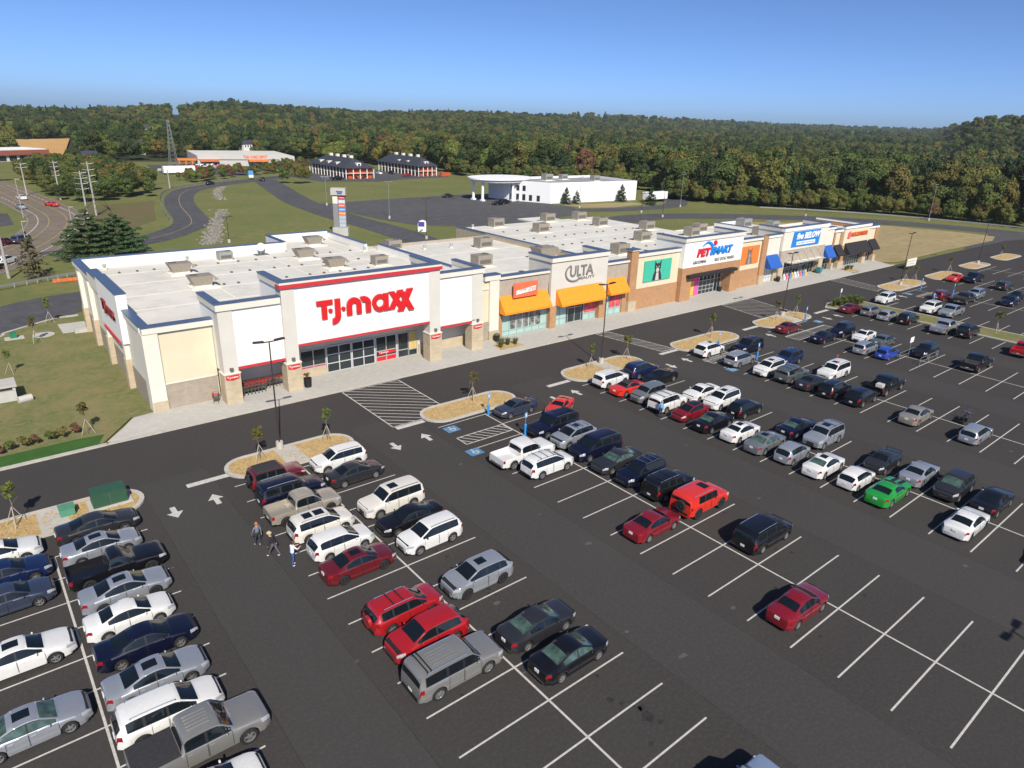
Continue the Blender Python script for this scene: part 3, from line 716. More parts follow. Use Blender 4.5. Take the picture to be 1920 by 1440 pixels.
# lawn left of the first store
lawn = tag(flat('lawn', [(-80, 60), (6.6, 62.55), (9.6, 66.9), (11.8, 67.2), (11.8, 104), (9, 108), (3, 103.5), (-40, 84), (-80, 66)], 0.09, M_LAWN), kind='structure')
tag(flat('sod_strip', [(-80, 60.4), (6.2, 62.4), (7.0, 64.4), (5.0, 64.6), (-80, 62.2)], 0.105, M_SOD), kind='structure')
b = MB(); b.prism([(-80, 60.0), (6.8, 62.02), (6.8, 62.4), (-80, 60.4)], -.05, .13, M_KERB); tag(b.build('kerb'), kind='structure')
b = MB(); b.box(-80, 6.8, -.25, 0, -.05, .1, M_KERB)
# sidewalk made of slabs
walk = tag(bpy.data.objects.new('sidewalk', None), kind='structure'); COL.objects.link(walk)
b = MB(); b.prism([(6.8, 62.05), (157.5, 62.2), (160.0, 68.0), (11.8, 69.0), (11.8, 67.1), (9.8, 66.8)], -.05, .115, M_KERB); b.build('slab_bed', walk)
SL = {}
def slab(x0, x1, y0, y1):
    k = (round(x1 - x0, 2), round(y1 - y0, 2))
    if k not in SL:
        m_ = MB(); g = .012; m_.box(g, k[0] - g, g, k[1] - g, -.06, 0, M_CONC); SL[k] = m_.mesh('slab')
    new_obj('slab', SL[k], walk, (x0, y0, .13))
x = 12.0
while x < 156:
    slab(x, x + 3.0, 62.62, 64.62); slab(x, x + 3.0, 64.62, 66.62); slab(x, x + 3.0, 66.62, 69.4); x += 3.0
b = MB(); b.prism([(6.95, 62.62), (11.95, 62.62), (11.95, 66.95), (9.9, 66.65)], .06, .13, M_CONC); b.build('slab', walk)
x = 11.5
while x < 157:
    m_ = 'kerb_piece'
    if m_ not in SL:
        q = MB(); q.box(.006, 2.994, 0, .40, -.12, .004, M_KERB); SL[m_] = q.mesh('kerb_piece')
    new_obj('kerb_piece', SL[m_], walk, (x, 62.2, .13)); x += 3.0

# the aisles were paved in a paler mix than the stalls
M_AISLE = ground_mat('aisle_asphalt', [(0.0505, 0.0468, 0.0456), (0.0595, 0.0555, 0.0542), (0.0660, 0.0625, 0.0610)], 0.03, 5.0, rough=0.92, bump=0.3, bscale=16)
RX_ = [-17.4, .99, 18.54, 37.23, 56.06, 74.47, 92.86, 109.6]
for a_, c_ in zip(RX_[:-1], RX_[1:]):
    tag(flat('drive_aisle', [(a_ + 6.4, -40), (c_ - 6.4, -40), (c_ - 6.4, 53.2), (a_ + 6.4, 53.2)], .0015, M_AISLE), kind='structure')
# ---- painted markings
ROWX = {2: .99, 3: 18.54, 4: 37.23, 5: 56.06, 6: 74.47, 7: 92.86, 9: 136.2, 10: 154.6, 11: 173.0}
ROWY = {2: 38.28, 3: 43.35, 4: 35.18, 5: 16.06, 6: 27.07, 7: 32.55, 9: 32.5, 10: 32.5, 11: 32.5}
SW = 2.743; HL = 5.45
def mark(name, pts, mat=None, z=.004):
    bb = MB(); bb.poly([(x, y, z) for x, y in pts], [tuple(range(len(pts)))], mat or M_LINE); return bb.build(name, lot)
LM = {}
def line_x(x0, x1, y, w=.10):
    k = round(x1 - x0, 2)
    if k not in LM:
        bb = MB(); bb.poly([(0, -w / 2, 0), (k, -w / 2, 0), (k, w / 2, 0), (0, w / 2, 0)], [(0, 1, 2, 3)], M_LINE); LM[k] = bb.mesh('stall_line')
    new_obj('stall_line', LM[k], lot, (x0, y, .004))
for r in ROWX:
    k = math.ceil((ROWY[r] - 49.2) / SW); ytop = ROWY[r] - k * SW
    y = ytop; ylow = None
    while y > -12:
        if any(in_view(ROWX[r] + dx, y) for dx in (-HL, 0, HL)):
            if not (r == 4 and 43.5 < y < 47): line_x(ROWX[r] - HL, ROWX[r] + HL, y)
            else: line_x(ROWX[r] + .0, ROWX[r] + HL, y)
            ylow = y
        y -= SW
    ylow = (ylow or ytop - 20) - SW
    mark('row_line', [(ROWX[r] - .06, ylow), (ROWX[r] + .06, ylow), (ROWX[r] + .06, ytop), (ROWX[r] - .06, ytop)], z=.0085)
for sx, xs in ((-1, 109.6), (1, 120.6)):           # stalls along the grass median
    y = 46.3
    while y > 18:
        if in_view(xs, y): line_x(xs - 2.8, xs + 2.6, y)
        y -= SW
def hatch(poly, edges, nlines, shift=.5):
    """outline plus slanted bars between two edges given as point pairs"""
    (a0, a1), (c0, c1) = edges
    def seg(p, q, w=.10, z=.012):
        p = Vector((p[0], p[1], 0)); q = Vector((q[0], q[1], 0)); d = (q - p).normalized(); s_ = Vector((d.y, -d.x, 0)) * w / 2
        mark('hatch_bar', [(p + s_)[:2], (q + s_)[:2], (q - s_)[:2], (p - s_)[:2]], z=z)
    for p, q in zip(poly, poly[1:] + poly[:1]): seg(p, q, .11, .0045)
    def at(a, t):
        l = (a0[0] + (a1[0] - a0[0]) * t, a0[1] + (a1[1] - a0[1]) * t); r = (c0[0] + (c1[0] - c0[0]) * t, c0[1] + (c1[1] - c0[1]) * t)
        return (l[0] + (r[0] - l[0]) * a, l[1] + (r[1] - l[1]) * a)
    for i in range(1, nlines + 1):
        t0 = -shift + (1 + shift) * i / (nlines + 1.0); lo = max(0.0, -t0 / shift); hi = min(1.0, (1 - t0) / shift)
        if hi - lo > .12: seg(at(lo, t0 + shift * lo), at(hi, t0 + shift * hi))
hatch([(28.4, 61.9), (35.0, 61.9), (35.0, 53.35), (31.5, 51.4), (28.4, 51.4)], (((28.4, 61.9), (28.4, 51.4)), ((35.0, 61.9), (35.0, 51.4))), 15)
hatch([(65.9, 61.9), (68.2, 61.9), (69.9, 51.8), (67.6, 51.8)], (((65.9, 61.9), (67.6, 51.8)), ((68.2, 61.9), (69.9, 51.8))), 13, .2)
hatch([(95.0, 61.9), (102.9, 61.9), (101.5, 53.6), (93.6, 53.6)], (((95, 61.9), (93.6, 53.6)), ((102.9, 61.9), (101.5, 53.6))), 13, .6)
hatch([(130.2, 61.9), (134.4, 61.9), (132.4, 53.0), (128.6, 52.4)], (((130.2, 61.9), (128.6, 52.4)), ((134.4, 61.9), (132.4, 53))), 11, .4)
hatch([(31.9, 46.05), (31.9, 44.5), (37.1, 44.5), (37.1, 46.05)], (((31.9, 46.05), (37.1, 46.05)), ((31.9, 44.5), (37.1, 44.5))), 8, .22)
hatch([(69.3, 46.8), (69.3, 45.2), (74.4, 45.2), (74.4, 46.8)], (((69.3, 46.8), (74.4, 46.8)), ((69.3, 45.2), (74.4, 45.2))), 8, .22)
hatch([(87.6, 46.4), (87.6, 44.4), (98.2, 44.4), (98.2, 46.4)], (((87.6, 46.4), (98.2, 46.4)), ((87.6, 44.4), (98.2, 44.4))), 13, .14)
hatch([(130.9, 46.6), (130.9, 44.9), (136.0, 44.9), (136.0, 46.6)], (((130.9, 46.6), (136, 46.6)), ((130.9, 44.9), (136, 44.9))), 6)
for (x0, x1, y) in ((10.2, 13.4, 51.0), (28.5, 31.5, 50.95), (47.3, 50.5, 50.95), (66.5, 69.9, 51.2), (85.3, 89.2, 51.6), (103.4, 107.4, 50.6), (127.4, 131.2, 51.0)):
    mark('stop_bar', [(x0, y - .3), (x1, y - .3), (x1, y + .3), (x0, y + .3)])
AR = [(-.16, -.75), (.16, -.75), (.16, .05), (.48, .05), (0, .85), (-.48, .05), (-.16, .05)]
def arrow(x, y, down):
    s = -1 if down else 1
    mark('lane_arrow', [(x + px * s * 1.15, y + py * s * 1.05) for px, py in AR])
for x, y, dn in ((8.5, 47.7, 1), (11.4, 47.8, 0), (26.6, 47.8, 1), (29.8, 47.8, 0), (45.6, 47.8, 1), (48.7, 47.9, 0), (64.2, 47.6, 1), (67.6, 47.9, 0), (83.2, 47.9, 1), (86.4, 47.9, 0), (102.3, 48.0, 1), (105.3, 47.8, 0), (125.4, 47.9, 1), (128.6, 47.9, 0)):
    arrow(x, y, dn)
def access_symbol(x, y):
    bb = MB(); z = .016
    def q(pts, m, dz=0): bb.poly([(x + a * .75, y + c * .75, z + dz) for a, c in pts], [tuple(range(len(pts)))], m)
    q([(-.9, -.8), (.9, -.8), (.9, .8), (-.9, .8)], M_BLUEP)
    ring = [(.08 + .42 * math.cos(t), -.12 + .42 * math.sin(t)) for t in np.linspace(-4.0, 1.0, 12)]; ri = [(.08 + .28 * math.cos(t), -.12 + .28 * math.sin(t)) for t in np.linspace(1.0, -4.0, 12)]
    for i in range(11):
        q([ring[i], ring[i + 1], ri[10 - i], ri[11 - i]], M_LINE, .004)
    q([(-.1, .1), (.03, .1), (.03, .48), (-.1, .48)], M_LINE, .005); q([(-.1, -.02), (.3, -.02), (.3, .1), (-.1, .1)], M_LINE, .006); q([(.3, -.4), (.42, -.4), (.42, .1), (.3, .1)], M_LINE, .007)
    q([(-.035 + .13 * math.cos(t), .62 + .13 * math.sin(t)) for t in np.linspace(0, 5.6, 9)], M_LINE, .005)
    bb.build('access_symbol', lot)
for x, y in ((32.6, 47.9), (31.6, 42.9), (69.3, 42.6), (70.4, 48.1), (99.2, 47.8), (131.6, 48.1)): access_symbol(x, y)

# oil stains and paving joints
M_OIL = pm('oil_stain', (0.028, 0.0255, 0.025), rough=.7, var=.3, scale=3); M_JOINT = pm('paving_joint', (0.030, 0.027, 0.026), rough=.9, var=.2); M_SCUFF = pm('pale_scuff', (0.085, 0.082, 0.078), rough=.95, var=.2)
rs = random.Random(11)
def stain(x, y, r, mat, ax=1.0, z=.003):
    n = 9; a0 = rs.uniform(0, 6.28); q = []
    for i in range(n):
        a = 2 * math.pi * i / n; k = r * rs.uniform(.55, 1.15); q.append((x + k * ax * math.cos(a + a0), y + k * math.sin(a + a0)))
    mark('oil_stain' if mat is M_OIL else 'scuff', q, mat, z)
for r in (2, 3, 4, 5, 6, 7):
    y = 46.0
    while y > -6:
        for s_ in (-1, 1):
            x = ROWX[r] + s_ * rs.uniform(2.2, 4.2)
            if rs.random() < .7 and in_view(x, y):
                for k in range(rs.randint(1, 4)): stain(x + rs.gauss(0, .5), y + rs.gauss(0, .35), rs.choice([.05, .07, .1, .16]), M_OIL)
        y -= SW
for k in range(26):
    x, y = rs.uniform(5, 90), rs.uniform(4, 46)
    if in_view(x, y): stain(x, y, rs.uniform(.08, .22), M_SCUFF, rs.uniform(1, 2.2))
for x, y, r in ((21.7, 14.9, .42), (21.9, 15.5, .22), (21.3, 16.3, .16), (21.0, 16.8, .3), (22.0, 14.4, .2)): stain(x, y, r, M_OIL)
for r in (2, 3, 4, 5, 6, 7):
    for s_ in (-6.4, 6.4):
        x = ROWX[r] + s_; mark('paving_joint', [(x - .02, -8), (x + .02, -8), (x + .02, 48), (x - .02, 48)], M_JOINT, .002)
# ---- kerbed islands
def island(x0, x1, y0, y1, label, strip_at=None, rnd=1.0):
    t = thing('traffic_island', label, 'island', ((x0 + x1) / 2, (y0 + y1) / 2, 0), 'gravel islands at the row ends')
    def out(m):
        r = max(.2, min((y1 - y0) / 2 - m, rnd * (y1 - y0) / 2)); q = []
        for cx, cy_, a0 in ((x1 - m - r, y1 - m - r, 0), (x0 + m + r, y1 - m - r, 90), (x0 + m + r, y0 + m + r, 180), (x1 - m - r, y0 + m + r, 270)):
            for k in range(7):
                a = math.radians(a0 + 15 * k); q.append((cx + r * math.cos(a), cy_ + r * math.sin(a)))
        return q
    b1 = MB(); o = out(0); i_ = out(.34); n_ = len(o)
    b1.poly([(x, y, 0) for x, y in o] + [(x, y, .15) for x, y in o] + [(x, y, .15) for x, y in i_] + [(x, y, .0) for x, y in i_],
            [(k, (k + 1) % n_, n_ + (k + 1) % n_, n_ + k) for k in range(n_)] + [(n_ + k, n_ + (k + 1) % n_, 2 * n_ + (k + 1) % n_, 2 * n_ + k) for k in range(n_)] + [(2 * n_ + k, 2 * n_ + (k + 1) % n_, 3 * n_ + (k + 1) % n_, 3 * n_ + k) for k in range(n_)], M_KERB)
    b1.build('kerb', t)
    b2 = MB(); b2.poly([(x, y, .11) for x, y in i_], [tuple(range(n_))], M_GRAVEL); b2.build('gravel_bed', t)
    b4 = MB()
    for k in range(int((x1 - x0) * (y1 - y0) * 5)):
        gx = random.uniform(x0 + .8, x1 - .8); gy = random.uniform(y0 + .5, y1 - .5); r = random.uniform(.05, .13)
        b4.blob((gx, gy, .11), (r, r, r * .6), M_GRAVEL, 5, 3, .2)
    tag(b4.build('loose_gravel', t), kind='stuff')
    if strip_at:
        b3 = MB(); b3.box(strip_at - .9, strip_at + .9, y0 + .345, y1 - .345, .02, .135, M_KERB); b3.build('concrete_strip', t)
    return t
ISL = [(-40, 7.3, 49.4, 53.3, 'gravel island with green utility boxes beside the charcoal sedan', 1.6),
       (13.2, 24.2, 49.4, 53.3, 'gravel island with two staked saplings behind the open jeep', 18.6),
       (31.6, 42.6, 49.4, 53.3, 'gravel island with one green sapling facing the red sign store', None),
       (50.6, 62.8, 49.4, 53.8, 'gravel island with lamp post behind the white and blue crossovers', 57.4),
       (69.8, 82.4, 49.4, 53.4, 'gravel island behind the white crossover with dark sunroof and navy SUV', None),
       (88.9, 101.6, 49.4, 53.4, 'gravel island with lamp post and blue sign behind dark red car', 96.8),
       (131.2, 145.6, 50.0, 54.4, 'gravel island with lamp post facing the shoe store', 138),
       (150.0, 161.8, 49.4, 53.4, 'gravel island behind the bright red coupe', None),
       (169.4, 180.5, 50.2, 54.0, 'gravel island carrying the far lamp post by the open dirt', 177),
       (188.6, 201.0, 50.2, 54.0, 'bare gravel island at the far end of the lot', None)]
for a in ISL: island(a[0], a[1], a[2], a[3], a[4], a[5])
# grass median
t = thing('grass_median', 'long kerbed grass median with tall grasses between two stall rows', 'median', (115.2, 30, 0))
def med(m): return [(112.6 + m, 0), (118.0 - m, 0), (118.0 - m, 50), (116.8 - m, 52.6 - m), (111.2, 52.8 - m), (108.4 + m, 51.6), (109.2 + m, 49.6), (112.6 + m, 47.0)]
o = med(0); i_ = med(.3); n_ = len(o); b1 = MB()
b1.poly([(x, y, 0) for x, y in o] + [(x, y, .15) for x, y in o] + [(x, y, .15) for x, y in i_], [(k, (k + 1) % n_, n_ + (k + 1) % n_, n_ + k) for k in range(n_)] + [(n_ + k, n_ + (k + 1) % n_, 2 * n_ + (k + 1) % n_, 2 * n_ + k) for k in range(n_)], M_KERB)
b1.build('kerb', t); b2 = MB(); b2.poly([(x, y, .14) for x, y in i_], [tuple(range(n_))], M_LAWN); b2.build('turf', t)
# ------------------------------------------------------------------ the cars of the lot: row, side, stall, kind, colour, facing, options, extra words
CARS = """
2 L -3.5 compact white 1 u |white sedan with dark sunroof nosing in beside the gravel island
2 L -2.5 sedan deepblue 1 - |deep blue sedan between the white sunroof sedan and slate sedan
2 L -1.5 compact steel 1 - |slate blue sedan next to an empty stall, nose to the silver sedans
2 L .5 sedan white 1 u |white sedan with black sunroof, empty stalls on both sides
2 L 2.5 sedan silver 1 uG |silver sedan with paper on its dashboard, alone opposite the white crossover
2 R -3.5 sedan charcoal 1 - |charcoal sedan parked against the island with green utility boxes
2 R -2.5 compact silver 1 u |silver sedan squeezed between the charcoal sedan and black pickup
2 R -1.5 singlecab black 1 - |black single cab pickup with an empty open bed
2 R -.5 sedan silver 1 u |silver sedan with sunroof between black pickup and white sedan
2 R .5 compact white 1 - |white sedan with black wheels between silver sedan and navy sedan
2 R 1.5 sedan navy 1 - |navy sedan jutting out between white sedan and silver sunroof sedan
2 R 2.5 sedan silver 1 u |silver sedan with sunroof between navy sedan and white crossover
2 R 3.5 crossover white 1 - |white crossover beside the silver pickup with covered bed
2 R 4.5 covered pewter 1 t |silver grey crew cab pickup with black covered bed and ribbed roof
2 R 5.5 compact white 1 - |white car just beyond the pickup with black covered bed
3 L -1.5 wrangler maroon 1 - |dark red open jeep with black soft top and rear spare wheel
3 L -.5 luxsuv navy 1 - |navy SUV between the soft top jeep and the beige pickup
3 L .5 shortbed tan 1 - |beige crew cab pickup with black bed floor and ribbed roof
3 L 1.5 crossover pearl 1 p |cream white SUV with two dark roof panels next to beige pickup
3 L 2.5 wagon white 1 - |white hatchback that the person in white shirt stands behind
3 L 3.5 sedan maroon 1 u |dark red sedan beside the white hatchback and the walking people
3 L 5.5 crossover red 1 r |red SUV with roof bars and spare wheel on its tailgate
3 L 6.5 sleek red -1 - |bright red crossover facing out beside the boxy silver SUV
3 L 7.5 bigsuv pewter 1 - |boxy silver grey SUV with ribbed roof and roof rack
3 R -1.5 crossover white -1 - |white crossover tucked against the island behind the soft top jeep
3 R -.5 sedan charcoal 1 - |charcoal sedan nose out beside the white crossover at the island
3 R 1.5 luxsuv pearl -1 u |cream white SUV with open sunroof and roof rails beside black sedan
3 R 2.5 sedan black -1 - |black sedan between the cream SUV and a white slatted grille SUV
3 R 3.5 crossover white -1 k |white SUV with slatted grille beside the black sedan
3 R 5.5 sleek silver -1 u |silver crossover with sunroof standing alone, facing the red SUV
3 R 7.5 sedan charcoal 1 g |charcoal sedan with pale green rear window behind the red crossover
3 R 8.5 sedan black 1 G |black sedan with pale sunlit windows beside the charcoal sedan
3 R 12.5 boxsuv lightblue 1 - |pale blue roofed SUV casting a dark rounded shadow
4 L -1.5 crewcab white 1 - |white crew cab pickup with open black lined bed
4 L -.5 crossover white 1 b |white crossover with three roof bars beside the white pickup
4 L 3.5 sedan cherry 1 - |dark red sedan opposite the boxy red SUV with spare wheel
4 L 7.5 compact cherry 1 - |dark red sedan parked alone among empty stalls, long shadow behind
4 R -4.5 winged steel -1 - |slate blue sedan with rear wing behind the blue sign post
4 R -2.5 bigsuv navy -1 - |large navy SUV beside the second blue sign post
4 R -1.5 sleek silver -1 ub |silver crossover with roof bars between navy SUV and navy minivan
4 R -.5 minivan navy -1 - |navy minivan facing out between silver crossover and charcoal sedan
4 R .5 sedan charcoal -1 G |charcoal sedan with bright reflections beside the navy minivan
4 R 1.5 crossover navy -1 b |navy crossover with roof bars between charcoal sedan and black SUV
4 R 2.5 boxsuv black 1 - |black SUV with roof rack beside the bright red boxy SUV
4 R 3.5 hummer brightred 1 u |bright red boxy SUV with dark spare wheel on its tail
4 R 5.5 minivan black 1 - |black minivan standing alone with an empty stall each side
5 L -11.5 crossover white 1 - |white crossover at the lamp post island beside the red convertible
5 L -10.5 convertible brightred 1 - |bright red convertible with black soft top
5 L -9.5 boxcar grey -1 - |grey boxy hatchback between red convertible and white SUV with rack
5 L -8.5 boxsuv white 1 - |white SUV with roof rack beside the man in blue shirt
5 L -7.5 liftback cherry -1 - |red hatchback with black roof beside the man in blue shirt
5 L -6.5 sedan black 1 g |black sedan with pale rear window beside the red hatchback
5 L -5.5 compact white 1 u |white sedan with sunroof between black sedan and grey sedan
5 L -4.5 sedan grey 1 uG |grey sedan with bright green tinted rear window
5 L -3.5 hatch silver 1 - |silver hatchback between grey sedan and white sunroof sedan
5 L -2.5 sedan white 1 ug |white sedan with sunroof between silver hatchback and white hatchback
5 L -1.5 hatch white 1 - |small white hatchback beside the bright green coupe
5 L -.5 coupe green 1 - |bright green coupe with dark rear window and hood stripes
5 L 1.5 sedan white 1 - |white sedan alone beyond the green coupe, an empty stall between
5 R -11.5 crossover deepblue 1 - |deep blue crossover at the lamp post island beside the black coupe
5 R -10.5 coupe black -1 - |black coupe beside the deep blue crossover
5 R -8.5 sedan white -1 - |white sedan facing out between empty stall and white crossover
5 R -7.5 crossover white -1 u |white crossover with sunroof behind the red black-roofed hatchback
5 R -6.5 wagon black 1 - |black wagon beside the white crossover with sunroof
5 R -4.5 sedan navy 1 g |navy sedan with pale rear window beside the silver boxy SUV
5 R -3.5 boxsuv silver -1 u |silver boxy SUV with sunroof and roof rack
5 R -1.5 winged charcoal -1 - |charcoal sedan with rear wing facing out behind small white hatchback
5 R -.5 sedan silver 1 - |silver sedan nose out behind the green coupe
5 R .5 sleek charcoal -1 g |charcoal crossover with bright V grille facing out
5 R 1.5 sedan black 1 - |black sedan beside the charcoal crossover with bright grille
6 L -7.5 sleek white 1 u |white crossover with dark sunroof at the island end
6 L -5.9 crossover silver 1 - |silver crossover in the marked access stall
6 L -4.5 crossover white -1 u |white SUV with sunroof between silver crossover and green grey SUV
6 L -3.5 boxsuv greengrey 1 - |green grey SUV beside the white sunroof SUV
6 L -2.5 sedan charcoal 1 - |charcoal sedan between green grey SUV and black crossover
6 L -1.5 crossover black 1 - |black crossover next to the charcoal sedan
6 L -.5 sleek black 1 - |black crossover last in its run, in front of the black pickup
6 L 1.5 sedan gold 1 - |beige gold sedan with rear shelf clutter, empty stalls around
6 L 3.5 wagon silver 1 - |silver wagon parked by the motorcycle
6 R -6.7 boxsuv navy -1 - |navy SUV with roof rack by the blue sign post
6 R -4.7 boxsuv deepblue -1 k |dark blue boxy SUV facing out beside an empty stall
6 R -2.6 luxsuv white -1 u |white square SUV with black sunroof and small red flags
6 R -.5 crewcab black 1 - |black pickup with a pale box in its open bed
7 L -5.5 compact maroon 1 - |dark red sedan by the island lamp post and hatched aisle
7 L -3.5 sedan navy 1 - |navy sedan beside the hatched aisle
7 L -1.5 wagon silver 1 - |silver wagon beside the bright blue hatchback
7 L -.5 hatch blue 1 - |bright blue hatchback next to the cart corral
7 R -3.6 crossover navy -1 - |navy SUV facing out beside the white sunroof sedan
7 R -2.5 compact white -1 u |white sedan with sunroof between navy SUV and green grey sedan
7 R -1.5 sedan greengrey 1 - |green grey sedan behind the silver wagon
7 R .5 crossover black -1 - |black crossover nose to the cart corral"""
ABS = """
95.6 25.4 crewcab black 1 t |black pickup with covered bed among empty stalls
109.6 48.0 coupe maroon 1 - |dark red coupe at the rounded end of the grass median
110.6 45.3 wagon grey 1 - |grey wagon along the grass median beside dark red coupe
110.0 42.5 liftback silver 1 - |silver hatchback along the grass median between two dark cars
110.6 39.7 crossover black 1 - |black SUV with bumper to the median, beside silver hatchback
110.2 34.4 crewcab silver 1 - |silver crew cab pickup backed over from the grass median
110.6 31.5 boxsuv black 1 k |black SUV beside the silver crew cab pickup
121.0 47.7 crossover white -1 - |white crossover across the median from the dark red coupe
120.6 40.4 boxsuv white -1 - |white SUV with roof rack facing the grass median
121.4 37.6 crewcab silver -1 - |silver pickup facing the median beside the white SUV
132.6 43.2 crossover maroon 1 - |dark red SUV where a person in blue stands behind
133.4 39.8 crewcab charcoal 1 t |charcoal pickup with covered bed beside the dark red SUV
139.3 40.1 crossover silver -1 - |silver crossover nose to the charcoal covered pickup
152.4 48.1 coupe brightred -1 - |bright red coupe by the gravel island beyond the shoe store
154.6 45.6 crewcab navy -1 - |navy pickup beside the bright red coupe
152.4 39.6 crossover charcoal 1 - |charcoal SUV parked alone near the lot's far corner
138.8 34.6 sedan navy -1 - |navy sedan parked alone beyond the grass median
144.6 35.4 compact black -1 - |black sedan tail to tail with the lone navy sedan
107.8 23.7 crewcab red 1 - |red pickup at the grass median's kerb
54.0 6.3 sedan black 1 - |black sedan beyond the white sedan and green coupe"""
used = {}
for ln in CARS.strip().split('\n'):
    h_, lab = ln.split('|'); r, sd, k, kind, colour, fc, op = h_.split()
    r = int(r); s_ = -1 if sd == 'L' else 1; t = CT[kind]
    dx = max(2.45, t.L / 2 + .12) + random.uniform(0, .3)
    yy = ROWY[r] - float(k) * SW + random.uniform(-.12, .12)
    root = add_car(kind, colour, ROWX[r] + s_ * dx, yy, int(fc), lab.strip(), opts=op)
    used[(r, sd, float(k))] = root
    if 'b' in op:
        for xb in (.1, -.55, -1.2):
            q = MB(); z = t.top(xb) + .05; yv = t.roofw - .08; q.box(xb - .025, xb + .025, -yv, yv, z, z + .022, M_CHROME)
            for e in (-1, 1): q.box(xb - .025, xb + .025, e * yv - .03, e * yv + .03, z - .09, z, M_BLACK)
            new_obj('roof_bar', q.mesh('roof_bar'), root)
    if 'r' in op:
        for xb in (-.35, -.95):
            q = MB(); z = t.top(xb) + .05; yv = t.roofw - .08; q.box(xb - .03, xb + .03, -yv, yv, z, z + .03, M_BLACK); new_obj('roof_bar', q.mesh('roof_bar'), root)
        q = MB(); q.cyl((-t.L / 2 - .16, -.1, .92), (-t.L / 2 + .02, -.1, .92), .34, .36, PAINT['red'], 18); new_obj('spare_wheel', q.mesh('spare_wheel', False), root)
for ln in ABS.strip().split('\n'):
    h_, lab = ln.split('|'); x, y, kind, colour, fc, op = h_.split()
    add_car(kind, colour, float(x), float(y), int(fc), lab.strip(), opts=op)
add_car('coupe', 'brightred', 43.6, 45.1, 1, 'bright red coupe turning in the aisle beside the navy SUV', rz=math.radians(205), sc=.92)
g_ = used[(5, 'L', -.5)]
for sd in (-1, 1):
    q = MB(); tt = CT['coupe']; P_ = []
    for x in np.linspace(1.0, 2.1, 6):
        for yv in (sd * .12, sd * .42):
            s0 = tt.sec(float(x)); yr = [p[0] for p in s0[::-1][:4]]; zr = [p[1] for p in s0[::-1][:4]]; P_.append((x, yv, float(np.interp(abs(yv), yr, zr)) + .012))
    q.poly(P_, [(2 * i, 2 * i + 1, 2 * i + 3, 2 * i + 2) for i in range(5)], M_BLACK); new_obj('hood_stripe', q.mesh('hood_stripe', True), g_)
q = MB(); tt = CT['liftback']; new_obj('roof_panel', tt.top_patch('roof_panel', -1.2, .28, 6.2, PAINT['black'], .006), used[(5, 'L', -7.5)])
q = MB(); q.box(-1.9, -1.2, -.4, .3, .84, 1.2, PAINT['white']); bx = new_obj('storage_box', q.mesh('storage_box'), None, tuple(used[(6, 'R', -.5)].location)); tag(bx, 'pale box lying in the bed of the black pickup', 'box')
for a in (.9, -1.5):
    q = MB(); q.cyl((a, .62 if a > 0 else -.62, 1.85), (a, .62 if a > 0 else -.62, 2.3), .012, .01, M_CHROME, 5); q.poly([(a, .62 if a > 0 else -.62, 2.28), (a - .25, .64 if a > 0 else -.6, 2.26), (a - .25, .64 if a > 0 else -.6, 2.02), (a, .62 if a > 0 else -.62, 2.02)], [(0, 1, 2, 3)], PAINT['brightred'])
    new_obj('window_flag', q.mesh('window_flag'), used[(6, 'R', -2.6)])
q = MB(); q.box(.58, .83, -.28, -.02, 1.30, 1.306, M_PLATE)
# ------------------------------------------------------------------ stores
M_WHITE = pm('white_stucco', (0.80, 0.79, 0.75), rough=0.9, var=0.03, scale=0.6, bump=0.05, bscale=20)
M_CREAM = pm('cream_stucco', (0.66, 0.585, 0.42), rough=0.9, var=0.04, scale=0.5)
M_PALE = pm('pale_stucco', (0.69, 0.655, 0.565), rough=0.9, var=0.04, scale=0.5)
M_BEIGE = pm('beige_stucco', (0.60, 0.575, 0.515), rough=0.9, var=0.04, scale=0.5)
M_STONE = brick_mat('tan_block', (0.47, 0.385, 0.26), (0.52, 0.43, 0.30), (0.42, 0.36, 0.27), 0.8, 0.2)
M_BLOCK = brick_mat('brown_block', (0.34, 0.29, 0.235), (0.38, 0.325, 0.26), (0.30, 0.26, 0.21), 0.4, 0.2)
M_BRICK = brick_mat('orange_brick', (0.42, 0.215, 0.10), (0.47, 0.25, 0.12), (0.40, 0.27, 0.17), 0.3, 0.1)
M_TAUPE = brick_mat('taupe_brick', (0.40, 0.345, 0.28), (0.44, 0.38, 0.31), (0.38, 0.34, 0.29), 0.3, 0.1)
M_ROOF = ground_mat('roof_membrane', [(0.60, 0.58, 0.525), (0.67, 0.65, 0.595), (0.55, 0.53, 0.48)], 0.06, 0.35, rough=0.8, bump=0.05)
M_SEAM = pm('roof_seam', (0.76, 0.73, 0.64), rough=0.8, var=0.08)
M_COPE = pm('blue_coping', (0.10, 0.145, 0.24), rough=0.4, metal=0.35, var=0.06)
M_RED = pm('sign_red', (0.62, 0.018, 0.022), rough=0.35, var=0.04)
M_REDTRIM = pm('red_trim', (0.55, 0.035, 0.045), rough=0.5, var=0.05)
M_ORANGE = pm('orange_awning', (0.80, 0.275, 0.018), rough=0.75, var=0.05)
M_BLUEAW = pm('blue_awning', (0.02, 0.10, 0.40), rough=0.7, var=0.05)
M_BLACKAW = pm('black_awning', (0.022, 0.020, 0.022), rough=0.75, var=0.1)
M_SGLASS = pm('store_glass', (0.020, 0.030, 0.033), rough=0.08, var=0.35, scale=0.6, spec=0.6)
M_TEAL = pm('frosted_glass', (0.36, 0.52, 0.47), rough=0.2, var=0.08, scale=0.8, spec=0.5)
M_FRAME = pm('aluminium_frame', (0.50, 0.51, 0.52), rough=0.45, metal=0.4, var=0.03)
M_POSTER = pm('poster_pink', (0.62, 0.08, 0.10), rough=0.5, var=0.5, scale=1.2)
